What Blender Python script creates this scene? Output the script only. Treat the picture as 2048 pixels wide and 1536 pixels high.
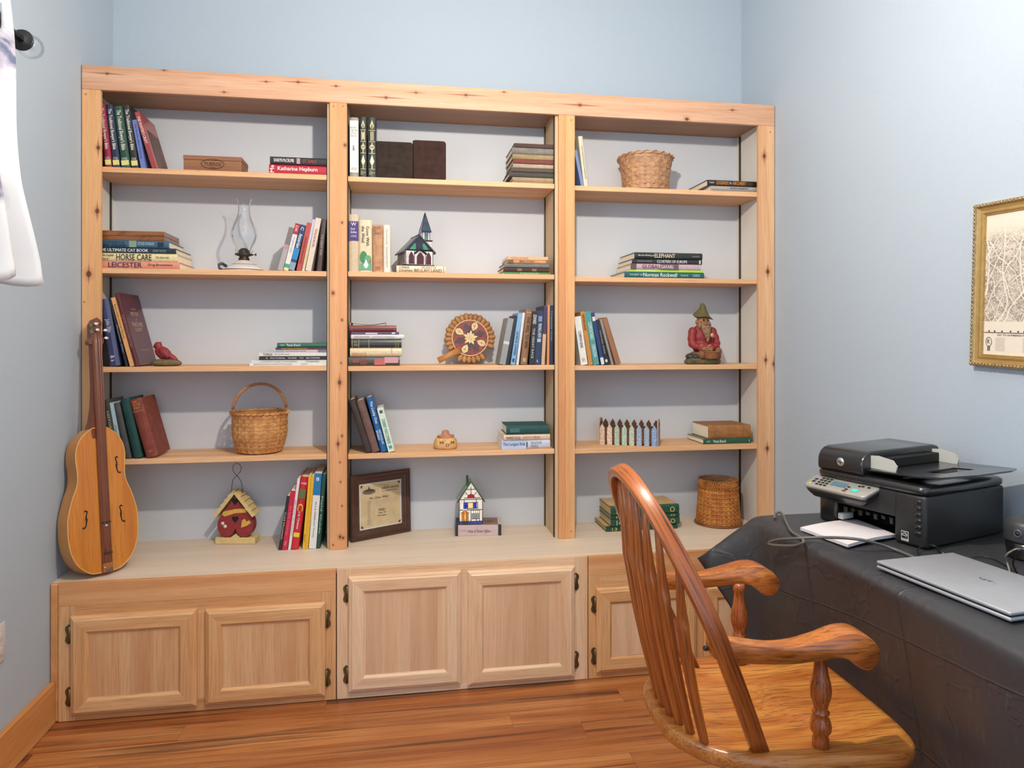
import bpy, bmesh, math, random
from mathutils import Vector, Matrix
from math import sin, cos, pi, radians
for _o in list(bpy.data.objects): bpy.data.objects.remove(_o)
SC = bpy.context.scene
COL = SC.collection
random.seed(7)

# ------------------------------------------------------------ camera, world, light
CAM = Vector((1.1476, -2.8149, 1.2902)); YAW = 0.1641; F = 1400.0; HOR = 679.35
cd = bpy.data.cameras.new('camera'); cam = bpy.data.objects.new('camera', cd); COL.objects.link(cam)
cam.location = CAM; cam.rotation_euler = (pi/2, 0, -YAW)
cd.sensor_width = 36; cd.lens = F/2048*36; cd.shift_y = -(768-HOR)/2048; cd.clip_start = .02
SC.camera = cam
W = bpy.data.worlds.new('world'); SC.world = W; W.use_nodes = True
W.node_tree.nodes['Background'].inputs[0].default_value = (.68, .81, 1.0, 1)
W.node_tree.nodes['Background'].inputs[1].default_value = 1.6
def light(name, kind, loc, energy, color, size=.05, rot=(0,0,0), sy=None):
    l = bpy.data.lights.new(name, kind); o = bpy.data.objects.new(name, l); COL.objects.link(o)
    o.location = loc; l.energy = energy; l.color = color; o.rotation_euler = rot
    if kind == 'AREA':
        l.shape = 'RECTANGLE'; l.size = size; l.size_y = sy or size
    else: l.shadow_soft_size = size
    return o
light('ceiling_fan_lamp', 'POINT', (1.43, -1.51, 2.36), 100, (1.0, .90, .78), .03)
light('window_daylight', 'AREA', (.03, -2.2, 1.75), 10, (.80, .90, 1.0), 1.0, (0, -pi/2, 0), .9)
SC.view_settings.view_transform = 'Standard'; SC.view_settings.look = 'None'
SC.view_settings.exposure = .0; SC.view_settings.gamma = 1; SC.view_settings.use_curve_mapping = False

# ------------------------------------------------------------ pixel to place (2048 x 1536 frame)
def ray(u, v):
    a = (u-1024)/F; b = (HOR-v)/F; c, s = cos(YAW), sin(YAW)
    return Vector((c*a+s, -s*a+c, b))
def onY(u, v, Y): d = ray(u, v); return CAM + d*((Y-CAM.y)/d.y)
def onX(u, v, X): d = ray(u, v); return CAM + d*((X-CAM.x)/d.x)
def onZ(u, v, Z): d = ray(u, v); return CAM + d*((Z-CAM.z)/d.z)
def dist(P): return sin(YAW)*(P[0]-CAM.x)+cos(YAW)*(P[1]-CAM.y)   # distance along the view
def m_per_px(P): return dist(P)/F

# ------------------------------------------------------------ mesh helpers
I4 = Matrix.Identity(4)
def T(x=0, y=0, z=0): return Matrix.Translation((x, y, z))
def R(a, ax='Z'): return Matrix.Rotation(a, 4, ax)
def S(x, y, z): return Matrix.Diagonal((x, y, z, 1))
class MB:
    def __init__(s): s.bm = bmesh.new(); s.mats = []
    def mi(s, m):
        if m is None: return 0
        if m not in s.mats: s.mats.append(m)
        return s.mats.index(m)
    def _fin(s, verts, faces, M, m, smooth=False):
        if M is not None:
            for v in verts: v.co = M @ v.co
        k = s.mi(m)
        for f in faces: f.material_index = k; f.smooth = smooth
    def box(s, x0, x1, y0, y1, z0, z1, m=None, M=None, bev=0, seg=1):
        r = bmesh.ops.create_cube(s.bm, size=1)
        vs = r['verts']
        for v in vs: v.co = Vector(((x0+x1)/2+v.co.x*(x1-x0), (y0+y1)/2+v.co.y*(y1-y0), (z0+z1)/2+v.co.z*(z1-z0)))
        fs = list({f for v in vs for f in v.link_faces})
        if bev:
            es = list({e for v in vs for e in v.link_edges})
            r = bmesh.ops.bevel(s.bm, geom=es, offset=bev, segments=seg, affect='EDGES', profile=.5)
            fs = r['faces'] + [f for f in fs if f.is_valid]
            vs = list({v for f in fs for v in f.verts}); fs = list({f for v in vs for f in v.link_faces})
        s._fin(vs, fs, M, m, bev > 0 and seg > 1)
        return s
    def poly(s, pts, y0, y1, m=None, M=None, mcap=None):
        "closed outline in x,z pushed from y0 to y1"
        a = [s.bm.verts.new((p[0], y0, p[1])) for p in pts]; b = [s.bm.verts.new((p[0], y1, p[1])) for p in pts]
        n = len(pts); fs = []
        for i in range(n): fs.append(s.bm.faces.new((a[i], a[(i+1) % n], b[(i+1) % n], b[i])))
        caps = [s.bm.faces.new(a[::-1]), s.bm.faces.new(b)]
        s._fin(a+b, fs, M, m); k = s.mi(mcap or m)
        for f in caps: f.material_index = k
        return s
    def lathe(s, prof, m=None, M=None, seg=24, smooth=True, cap=True, sx=1, sy=1):
        rings = []
        for r, z in prof:
            rings.append([s.bm.verts.new((sx*r*cos(2*pi*i/seg), sy*r*sin(2*pi*i/seg), z)) for i in range(seg)])
        fs = []
        for a, b in zip(rings, rings[1:]):
            for i in range(seg): fs.append(s.bm.faces.new((a[i], a[(i+1) % seg], b[(i+1) % seg], b[i])))
        if cap:
            if prof[0][0] > 1e-6: fs.append(s.bm.faces.new(rings[0][::-1]))
            if prof[-1][0] > 1e-6: fs.append(s.bm.faces.new(rings[-1]))
        s._fin([v for r in rings for v in r], fs, M, m, smooth)
        return s
    def tube(s, pts, rad, m=None, M=None, seg=8, closed=False, flat=None, up=None, smooth=True):
        "rad: number or list; flat=(a,b): elliptical or box section half sizes"
        pts = [Vector(p) for p in pts]; n = len(pts)
        if not hasattr(rad, '__len__'): rad = [rad]*n
        tang = []
        for i in range(n):
            if closed: t = pts[(i+1) % n]-pts[i-1]
            else: t = pts[min(i+1, n-1)]-pts[max(i-1, 0)]
            tang.append(t.normalized() if t.length > 1e-9 else Vector((0, 0, 1)))
        nrm = Vector(up) if up is not None else (Vector((0, 0, 1)) if abs(tang[0].z) < .9 else Vector((1, 0, 0)))
        rings = []
        for i in range(n):
            t = tang[i]; nrm2 = nrm - t*nrm.dot(t)
            if nrm2.length < 1e-6: nrm2 = t.orthogonal()
            nrm2.normalize()
            if up is None: nrm = nrm2
            bn = t.cross(nrm2)
            r = rad[i]; ring = []
            for k in range(seg):
                a = 2*pi*k/seg + (pi/seg if flat and seg == 4 else 0)
                if hasattr(r, '__len__'): ca, cb = r
                else: ca = cb = r
                q = 1.4142 if (seg == 4) else 1
                ring.append(s.bm.verts.new(pts[i]+bn*(cos(a)*ca*q)+nrm2*(sin(a)*cb*q)))
            rings.append(ring)
        fs = []
        for i in range(n if closed else n-1):
            a, b = rings[i], rings[(i+1) % n]
            for k in range(seg): fs.append(s.bm.faces.new((a[k], a[(k+1) % seg], b[(k+1) % seg], b[k])))
        s.grainuv(rings, fs, closed)
        if not closed: fs += [s.bm.faces.new(rings[0][::-1]), s.bm.faces.new(rings[-1])]
        s._fin([v for r in rings for v in r], fs, M, m, smooth)
        return s
    def grainuv(s, rings, fs, closed=False):
        "UV in metres: x round the section, y along the length, so that wood grain can follow a bent part"
        uv = s.bm.loops.layers.uv.verify(); n = len(rings[0]); u = [0]; r0 = rings[len(rings)//2]
        for k in range(n): u.append(u[-1]+(r0[(k+1) % n].co-r0[k].co).length)
        v = [0]; N_ = len(rings)
        for i in range(N_): a, b = rings[i], rings[(i+1) % N_]; v.append(v[-1]+(a[0].co-b[0].co).length)
        for j, f in enumerate(fs[:(N_ if closed else N_-1)*n]):
            i, k = divmod(j, n)
            for lp, q in zip(f.loops, ((u[k], v[i]), (u[k+1], v[i]), (u[k+1], v[i+1]), (u[k], v[i+1]))): lp[uv].uv = q
    def rings(s, loops, m=None, M=None, cap0=True, cap1=True, smooth=False, sidem=None):
        "loft closed loops of 3-D points"
        L = [[s.bm.verts.new(p) for p in lp] for lp in loops]; n = len(L[0]); fs = []
        for a, b in zip(L, L[1:]):
            for i in range(n):
                f = s.bm.faces.new((a[i], a[(i+1) % n], b[(i+1) % n], b[i])); fs.append(f)
        s.grainuv(L, fs)
        caps = []
        if cap0: caps.append(s.bm.faces.new(L[0][::-1]))
        if cap1: caps.append(s.bm.faces.new(L[-1]))
        s._fin([v for l in L for v in l], fs+caps, M, m, smooth)
        if sidem:
            ks = [s.mi(x) for x in sidem[0]]
            for j, f in enumerate(fs): f.material_index = ks[j % n]
            for f in caps: f.material_index = s.mi(sidem[1])
        return s
    def grid(s, P, m=None, M=None, smooth=True):
        V = [[s.bm.verts.new(p) for p in row] for row in P]; fs = []
        for a, b in zip(V, V[1:]):
            for i in range(len(a)-1): fs.append(s.bm.faces.new((a[i], a[i+1], b[i+1], b[i])))
        s._fin([v for r in V for v in r], fs, M, m, smooth)
        return s
    def ball(s, c, r, m=None, M=None, sub=2, sc=(1, 1, 1), rot=None):
        g = bmesh.ops.create_icosphere(s.bm, subdivisions=sub, radius=r)['verts']
        K = T(*c) @ (rot or I4) @ S(*sc)
        for v in g: v.co = K @ v.co
        s._fin(g, list({f for v in g for f in v.link_faces}), M, m, True)
        return s
    def ngon(s, pts, m=None, M=None):
        v = [s.bm.verts.new(p) for p in pts]; s._fin(v, [s.bm.faces.new(v)], M, m); return s
    def obj(s, name, parent=None, loc=None, smooth=None, recalc=True, mods=()):
        if recalc: bmesh.ops.recalc_face_normals(s.bm, faces=s.bm.faces)
        me = bpy.data.meshes.new(name); s.bm.to_mesh(me); s.bm.free()
        for m in s.mats: me.materials.append(m)
        o = bpy.data.objects.new(name, me); COL.objects.link(o)
        if parent: o.parent = parent
        if loc: o.location = loc
        return o
def thing(name, label, cat, loc=(0, 0, 0), rot=(0, 0, 0), group=None):
    o = bpy.data.objects.new(name, None); COL.objects.link(o); o.empty_display_size = .05
    o.location = loc; o.rotation_euler = rot
    return tag(o, label, cat, group)
def tag(o, label, cat, group=None):
    o['label'] = label; o['category'] = cat
    if group: o['group'] = group
    return o
def struct(o): o['kind'] = 'structure'; return o
def remesh(o, vox, smooth=4):
    m = o.modifiers.new('remesh', 'REMESH'); m.mode = 'VOXEL'; m.voxel_size = vox; m.use_smooth_shade = True
    if smooth:
        s = o.modifiers.new('smooth', 'SMOOTH'); s.iterations = smooth; s.factor = .5
    return o

# text: gathered, converted to meshes in one go at the end
TEXTS = []
def text(parent, string, M, w, h, m, name='title'):
    "M places the middle of the line; x right, y up; fitted to w by h"
    TEXTS.append((parent, string, M, w, h, m, name))
def flush_texts():
    objs = []
    for (p, st, M, w, h, m, nm) in TEXTS:
        c = bpy.data.curves.new('t', 'FONT'); c.body = st; c.resolution_u = 2; c.align_x = 'LEFT'
        o = bpy.data.objects.new('t', c); COL.objects.link(o); objs.append(o)
    dg = bpy.context.evaluated_depsgraph_get()
    meshes = [bpy.data.meshes.new_from_object(o.evaluated_get(dg)) for o in objs]
    for o in objs: bpy.data.objects.remove(o)
    groups = {}
    for t, me in zip(TEXTS, meshes):
        groups.setdefault((t[0], t[6]), []).append((t, me))
    for (par, nm), lst in groups.items():
        bm = bmesh.new(); mats = []
        for (p, st, M, w, h, m, _), me in lst:
            if not me.vertices: continue
            xs = [v.co.x for v in me.vertices]; ys = [v.co.y for v in me.vertices]
            x0, x1, y0, y1 = min(xs), max(xs), min(ys), max(ys)
            sx = w/max(x1-x0, 1e-6); sy = h/max(y1-y0, 1e-6)
            if m not in mats: mats.append(m)
            k = mats.index(m)
            K = M @ S(sx, sy, 1) @ T(-(x0+x1)/2, -(y0+y1)/2, 0)
            for sh in (-.010, .010):    # two copies a hair apart give a bolder stroke
                vs = [bm.verts.new(K @ (v.co+Vector((sh, 0, .0001 if sh > 0 else 0)))) for v in me.vertices]
                for f in me.polygons:
                    try: g = bm.faces.new([vs[i] for i in f.vertices]); g.material_index = k
                    except ValueError: pass
        me2 = bpy.data.meshes.new(nm); bm.to_mesh(me2); bm.free()
        for m in mats: me2.materials.append(m)
        o = bpy.data.objects.new(nm, me2); COL.objects.link(o); o.parent = par
    for me in meshes: bpy.data.meshes.remove(me)

# ------------------------------------------------------------ materials
def lin(h):
    if isinstance(h, str):
        h = h.lstrip('#'); c = [int(h[i:i+2], 16)/255 for i in (0, 2, 4)]
    else: c = h
    return tuple((x/12.92 if x <= .04045 else ((x+.055)/1.055)**2.4) for x in c)+(1,)
MC = {}
def newmat(name):
    m = bpy.data.materials.new(name); m.use_nodes = True; nt = m.node_tree
    return m, nt, nt.nodes['Principled BSDF']
def L(nt, a, b): nt.links.new(a, b)
def N(nt, typ, **kw):
    n = nt.nodes.new(typ)
    for k, v in kw.items():
        if k[0] == '_': setattr(n, k[1:], v)
        else: n.inputs[k.replace('__', ' ')].default_value = v
    return n
def cm(color, rough=.5, var=.10, scale=60, bump=0, metal=0, coat=0, spec=None, emit=0, alpha=1, trans=0, ior=1.45):
    key = (str(color), rough, var, scale, bump, metal, coat, spec, emit, trans)
    if key in MC: return MC[key]
    m, nt, b = newmat('paint'); c = lin(color)
    b.inputs['Roughness'].default_value = rough; b.inputs['Metallic'].default_value = metal
    if coat: b.inputs['Coat Weight'].default_value = coat; b.inputs['Coat Roughness'].default_value = .12
    if spec is not None: b.inputs['Specular IOR Level'].default_value = spec
    if trans: b.inputs['Transmission Weight'].default_value = trans; b.inputs['IOR'].default_value = ior
    if var:
        tc = N(nt, 'ShaderNodeTexCoord'); no = N(nt, 'ShaderNodeTexNoise', Scale=scale, Detail=4.0)
        L(nt, tc.outputs['Object'], no.inputs['Vector'])
        mr = N(nt, 'ShaderNodeMapRange'); mr.inputs[1].default_value = .3; mr.inputs[2].default_value = .7
        mr.inputs[3].default_value = 1-var; mr.inputs[4].default_value = 1+var
        L(nt, no.outputs['Fac'], mr.inputs[0])
        mx = N(nt, 'ShaderNodeVectorMath', _operation='SCALE'); mx.inputs[0].default_value = c[:3]
        L(nt, mr.outputs[0], mx.inputs['Scale']); L(nt, mx.outputs[0], b.inputs['Base Color'])
        if bump:
            bp = N(nt, 'ShaderNodeBump', Strength=bump, Distance=.001); L(nt, no.outputs['Fac'], bp.inputs['Height']); L(nt, bp.outputs[0], b.inputs['Normal'])
    else: b.inputs['Base Color'].default_value = c
    if emit: b.inputs['Emission Color'].default_value = c; b.inputs['Emission Strength'].default_value = emit
    MC[key] = m; return m
def mixc(nt, fac, a, b, mode='MIX'):
    n = N(nt, 'ShaderNodeMix', _data_type='RGBA', _blend_type=mode)
    if isinstance(fac, (int, float)): n.inputs[0].default_value = fac
    else: L(nt, fac, n.inputs[0])
    for sk, x in ((6, a), (7, b)):
        if isinstance(x, tuple): n.inputs[sk].default_value = x
        else: L(nt, x, n.inputs[sk])
    return n.outputs[2]
def ramp(nt, src, stops):
    n = N(nt, 'ShaderNodeValToRGB'); e = n.color_ramp.elements
    while len(e) < len(stops): e.new(.5)
    for el, (p, c) in zip(e, stops): el.position = p; el.color = c if len(c) == 4 else tuple(c)+(1,)
    L(nt, src, n.inputs[0]); return n.outputs[0]
def math_(nt, op, a, b=None, c=None, clamp=False):
    n = N(nt, 'ShaderNodeMath', _operation=op); n.use_clamp = clamp
    for i, x in enumerate((a, b, c)):
        if x is None: continue
        if isinstance(x, (int, float)): n.inputs[i].default_value = x
        else: L(nt, x, n.inputs[i])
    return n.outputs[0]
AX = {'X': 0, 'Y': 1, 'Z': 2}
def wood(name, light_, mid, dark, axis='X', rings=9.0, ringamt=.55, fibre=.35, rough=.5, knots=(), autoknots=0, coat=0, stretch=.07, boards=0, bump=.15, seed=0.0, contrast=(.35, .75), streak=0):
    """board wood: growth-ring lines that follow the grain axis, fine fibre, and knots given as (x, z, radius[, streak length])"""
    m, nt, b = newmat(name); a = AX[axis] if axis != 'UV' else 1
    tc = N(nt, 'ShaderNodeTexCoord'); oi = N(nt, 'ShaderNodeObjectInfo')
    off = N(nt, 'ShaderNodeVectorMath', _operation='SCALE'); off.inputs[0].default_value = (3.1, 5.7, 4.3); L(nt, oi.outputs['Random'], off.inputs['Scale'])
    ad = N(nt, 'ShaderNodeVectorMath', _operation='ADD'); L(nt, tc.outputs['UV' if axis == 'UV' else 'Object'], ad.inputs[0]); L(nt, off.outputs[0], ad.inputs[1])
    sc = [1, 1, 1]; sc[a] = stretch
    mp = N(nt, 'ShaderNodeMapping'); mp.inputs['Scale'].default_value = sc; mp.inputs['Location'].default_value = (seed, seed*1.7, seed*.6); L(nt, ad.outputs[0], mp.inputs[0])
    n1 = N(nt, 'ShaderNodeTexNoise', Scale=4.2, Detail=2.0, Roughness=.45, Distortion=.35); L(nt, mp.outputs[0], n1.inputs['Vector'])
    rg = math_(nt, 'PINGPONG', math_(nt, 'MULTIPLY', n1.outputs['Fac'], rings*2), 1.0)
    rl = math_(nt, 'POWER', rg, 2.2)
    sc2 = [1, 1, 1]; sc2[a] = .03
    mp2 = N(nt, 'ShaderNodeMapping'); mp2.inputs['Scale'].default_value = sc2; L(nt, ad.outputs[0], mp2.inputs[0])
    n2 = N(nt, 'ShaderNodeTexNoise', Scale=260.0, Detail=3.0, Roughness=.6); L(nt, mp2.outputs[0], n2.inputs['Vector'])
    n3 = N(nt, 'ShaderNodeTexNoise', Scale=22.0, Detail=2.0); L(nt, mp2.outputs[0], n3.inputs['Vector'])
    c = ramp(nt, n3.outputs['Fac'], [(contrast[0], lin(light_)), (contrast[1], lin(mid))])
    c = mixc(nt, math_(nt, 'MULTIPLY', rl, ringamt, clamp=True), c, lin(mid))
    fb = math_(nt, 'MULTIPLY', math_(nt, 'GREATER_THAN', n2.outputs['Fac'], .56), fibre)
    fb = math_(nt, 'MULTIPLY', math_(nt, 'SUBTRACT', n2.outputs['Fac'], .45, clamp=True), fibre*4, clamp=True)
    c = mixc(nt, fb, c, lin(dark))
    if streak:
        sc4 = [1, 1, 1]; sc4[a] = .05
        mp4 = N(nt, 'ShaderNodeMapping'); mp4.inputs['Scale'].default_value = sc4; mp4.inputs['Location'].default_value = (2.2, 1.1, .3); L(nt, ad.outputs[0], mp4.inputs[0])
        n4 = N(nt, 'ShaderNodeTexNoise', Scale=14.0, Detail=4.0, Distortion=.5); L(nt, mp4.outputs[0], n4.inputs['Vector'])
        c = mixc(nt, math_(nt, 'MULTIPLY', math_(nt, 'SUBTRACT', n4.outputs['Fac'], .58, clamp=True), streak*6, clamp=True), c, lin(dark))
    if boards:   # glued strips of differing tone across the grain
        sx = N(nt, 'ShaderNodeSeparateXYZ'); L(nt, ad.outputs[0], sx.inputs[0])
        fl = math_(nt, 'FLOOR', math_(nt, 'MULTIPLY', sx.outputs[1 if boards < 0 else (0 if axis != 'X' else 2)], abs(boards)))
        wn = N(nt, 'ShaderNodeTexWhiteNoise', _noise_dimensions='1D'); L(nt, fl, wn.inputs['W'])
        c = mixc(nt, math_(nt, 'MULTIPLY', wn.outputs['Value'], .42), c, lin(dark))
    if autoknots:
        sk = [1, 1, 1]; sk[a] = .55
        mk = N(nt, 'ShaderNodeMapping'); mk.inputs['Scale'].default_value = sk; L(nt, ad.outputs[0], mk.inputs[0])
        vo = N(nt, 'ShaderNodeTexVoronoi', Scale=autoknots); L(nt, mk.outputs[0], vo.inputs['Vector'])
        kd = math_(nt, 'SUBTRACT', 1.0, math_(nt, 'DIVIDE', vo.outputs['Distance'], .011*autoknots), clamp=True)
        c = mixc(nt, math_(nt, 'MULTIPLY', kd, 2.2, clamp=True), c, lin('#8a4c30'))
    if knots:
        sp = N(nt, 'ShaderNodeSeparateXYZ'); L(nt, tc.outputs['Object'], sp.inputs[0])
        ux, uz = sp.outputs[0], sp.outputs[2]; acc = None; acc2 = None
        for kn in knots:
            kx, kz, kr = kn[:3]; ln = kn[3] if len(kn) > 3 else 0
            dx = math_(nt, 'SUBTRACT', ux, kx); dz = math_(nt, 'SUBTRACT', uz, kz)
            if axis == 'Z': dx, dz = dz, dx     # dx is along the grain
            e = math_(nt, 'SQRT', math_(nt, 'ADD', math_(nt, 'POWER', math_(nt, 'DIVIDE', dx, kr*1.25), 2.0), math_(nt, 'POWER', math_(nt, 'DIVIDE', dz, kr), 2.0)))
            k = math_(nt, 'MULTIPLY', math_(nt, 'SUBTRACT', 1.25, e, clamp=True), 3.0, clamp=True)
            acc = k if acc is None else math_(nt, 'MAXIMUM', acc, k)
            h = math_(nt, 'SUBTRACT', 1.0, math_(nt, 'DIVIDE', e, 3.2), clamp=True)
            if ln:
                e2 = math_(nt, 'ADD', math_(nt, 'DIVIDE', math_(nt, 'ABSOLUTE', dx), ln), math_(nt, 'DIVIDE', math_(nt, 'ABSOLUTE', dz), kr*1.1))
                h2 = math_(nt, 'MULTIPLY', math_(nt, 'SUBTRACT', 1.0, e2, clamp=True), 1.8, clamp=True)
                h = math_(nt, 'MAXIMUM', math_(nt, 'MULTIPLY', h, .6), h2)
            acc2 = h if acc2 is None else math_(nt, 'MAXIMUM', acc2, h)
        c = mixc(nt, math_(nt, 'MULTIPLY', acc2, .9, clamp=True), c, lin('#9a5634'))
        c = mixc(nt, math_(nt, 'MULTIPLY', acc, .85, clamp=True), c, lin('#5d2f1c'))
    L(nt, c, b.inputs['Base Color']); b.inputs['Roughness'].default_value = rough
    if coat: b.inputs['Coat Weight'].default_value = coat; b.inputs['Coat Roughness'].default_value = .18
    if bump:
        bp = N(nt, 'ShaderNodeBump', Strength=bump, Distance=.0006); L(nt, n2.outputs['Fac'], bp.inputs['Height']); L(nt, bp.outputs[0], b.inputs['Normal'])
    return m
def wallmat(name, color, bump=.35, scale=170):
    m, nt, b = newmat(name); tc = N(nt, 'ShaderNodeTexCoord')
    n = N(nt, 'ShaderNodeTexNoise', Scale=scale, Detail=2.0); L(nt, tc.outputs['Object'], n.inputs['Vector'])
    n2 = N(nt, 'ShaderNodeTexNoise', Scale=1.3, Detail=3.0); L(nt, tc.outputs['Object'], n2.inputs['Vector'])
    c = lin(color); d = tuple(x*.93 for x in c[:3])+(1,)
    L(nt, mixc(nt, n2.outputs['Fac'], c, d), b.inputs['Base Color']); b.inputs['Roughness'].default_value = .7
    bp = N(nt, 'ShaderNodeBump', Strength=bump, Distance=.002); L(nt, n.outputs['Fac'], bp.inputs['Height']); L(nt, bp.outputs[0], b.inputs['Normal'])
    return m
WALL = wallmat('wall_paint', '#b0becb'); BACKP = wallmat('panel_paint', '#cfd2d6', .12, 90)
SIDEP = cm('#d9d3c8', .55, .04, 8)
def hdr_knots():
    out = []
    for u, v, r, ln in ((214, 147, .006, .10), (532, 163, .005, .05), (596, 164, .007, .09), (448, 184, .005, .03), (328, 140, .005, .03), (772, 195, .008, .13), (832, 185, .006, .06), (932, 190, .008, .13), (1008, 184, .005, .03), (1160, 210, .009, .14), (1374, 238, .010, .02), (1465, 220, .006, .04), (672, 172, .006, .04)):
        p = onY(u, v, -.002); out.append((p.x, p.z, r*.62, ln))
    return out
PINE_HDR = wood('pine_header', '#dbb092', '#c99672', '#a06c4c', 'X', rings=10, knots=hdr_knots(), rough=.55)
def post_knots(lst):
    out = []
    for u, v, r in lst:
        p = onY(u, v, -.002); out.append((p.x, p.z, r*.75, .05 if r > .006 else 0))
    return out
PINE_POST_L = wood('pine_post', '#eaba86', '#d89f68', '#b57848', 'Z', rings=7, rough=.55, knots=post_knots(((196, 295, .008), (194, 422, .009), (177, 548, .011), (171, 188, .002), (168, 604, .002))))
PINE_POST_M = wood('pine_post', '#e2ab78', '#d0905e', '#a86840', 'Z', rings=6, rough=.55, seed=3, knots=post_knots(((666, 586, .006), (684, 640, .004), (682, 726, .003), (679, 765, .009), (676, 888, .007), (684, 872, .004), (680, 925, .003), (681, 964, .003), (684, 1012, .003), (680, 1074, .006), (686, 1076, .005), (666, 1090, .003), (667, 212, .002), (686, 212, .002), (690, 290, .006), (684, 445, .004))))
PINE_POST_N = wood('pine_post', '#e6b47e', '#d59c66', '#b07444', 'Z', rings=5, rough=.55, seed=5, knots=post_knots(((1124, 318, .006), (1123, 595, .004), (1122, 838, .004), (1121, 962, .005), (1126, 1065, .002), (1143, 1063, .002), (1126, 239, .002), (1143, 240, .002))))
PINE_POST_R = wood('pine_post', '#e6b88c', '#d29c6e', '#ae744c', 'Z', rings=8, rough=.55, seed=8, knots=post_knots(((1529, 312, .009), (1536, 543, .010), (1532, 720, .008), (1548, 728, .007), (1535, 897, .009), (1541, 264, .002))))
PINE_SHELF = wood('pine_shelf', '#e9be92', '#d8a270', '#b0784c', 'X', rings=7, rough=.55, autoknots=5)
PINE_APRON = wood('pine_apron', '#e4b27e', '#cd8f5a', '#b37442', 'X', rings=6, ringamt=.85, rough=.5, stretch=.03, seed=1)
PINE_SIDE = wood('pine_divider', '#d8c09c', '#c4a67c', '#a48560', 'Z', rings=6, rough=.6, seed=11)
PLY = wood('plywood_top', '#e2d2bf', '#d6c3ac', '#bda287', 'X', rings=4, ringamt=.35, fibre=.25, rough=.5)
HICK_X = wood('hickory_rail', '#e2b480', '#cf955f', '#925832', 'X', rings=6, rough=.5, fibre=.4, streak=.25, seed=2)
HICK_Z = wood('hickory_stile', '#e2b480', '#cf955f', '#925832', 'Z', rings=6, rough=.5, fibre=.4, streak=.3, seed=4)
HICK_P = wood('hickory_panel', '#e6bc8e', '#d4a070', '#ac7248', 'Z', rings=7, rough=.5, fibre=.45, boards=13, seed=6, ringamt=.7)
PALE_X = wood('pale_rail', '#eccba8', '#dcb186', '#966a4c', 'X', rings=6, rough=.5, fibre=.3, streak=.4, seed=12)
PALE_Z = wood('pale_stile', '#eccba8', '#dcb186', '#966a4c', 'Z', rings=6, rough=.5, fibre=.3, streak=.3, seed=14)
PALE_P = wood('pale_panel', '#ecc9a6', '#dcb088', '#b48660', 'Z', rings=9, rough=.5, fibre=.3, boards=10, seed=16, ringamt=.7)
BASEB = wood('baseboard_pine', '#dc9f62', '#c98447', '#9d5f30', 'Y', rings=6, rough=.4, coat=.2)
OAK_Z = wood('chair_oak', '#c06c2c', '#984c1d', '#4a200d', 'Z', rings=10, ringamt=.6, fibre=.95, rough=.34, coat=.3, seed=3, stretch=.1)
OAK_U = wood('chair_oak_bent', '#ba682a', '#94491c', '#4a200d', 'UV', rings=10, ringamt=.5, fibre=.8, rough=.34, coat=.3, seed=3, stretch=.08)
OAK_S = wood('chair_oak_seat', '#e09a48', '#b9692c', '#5c2c12', 'X', rings=15, ringamt=.85, fibre=.7, rough=.3, coat=.35, seed=5, stretch=.10, boards=-4)
OAK_X = wood('chair_oak_arm', '#cf8036', '#a45622', '#5c2c12', 'X', rings=15, ringamt=.85, fibre=.8, rough=.3, coat=.35, seed=5, stretch=.10)
BRASS = cm('#6f5f3e', .38, .15, 200, metal=.8)
BLACKM = cm('#2b2620', .5, .1, 90, metal=.3)
PAPER = cm('#efe4cc', .8, .06, 400); PAPERW = cm('#ece7da', .8, .05, 400)
def clear_glass(m, edge=.25, tint=(.97, .985, 1, 1)):
    "thin clear glass: see-through, with a sheen that grows towards the edges"
    nt = m.node_tree; nt.nodes.remove(nt.nodes['Principled BSDF']); out = nt.nodes['Material Output']
    tr = N(nt, 'ShaderNodeBsdfTransparent'); tr.inputs[0].default_value = tint
    gl = N(nt, 'ShaderNodeBsdfGlossy', Roughness=.03); lw = N(nt, 'ShaderNodeLayerWeight', Blend=edge)
    mx = N(nt, 'ShaderNodeMixShader'); L(nt, math_(nt, 'ADD', math_(nt, 'MULTIPLY', lw.outputs['Fresnel'], .55), .05, clamp=True), mx.inputs[0]); L(nt, tr.outputs[0], mx.inputs[1]); L(nt, gl.outputs[0], mx.inputs[2]); L(nt, mx.outputs[0], out.inputs['Surface'])
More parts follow.
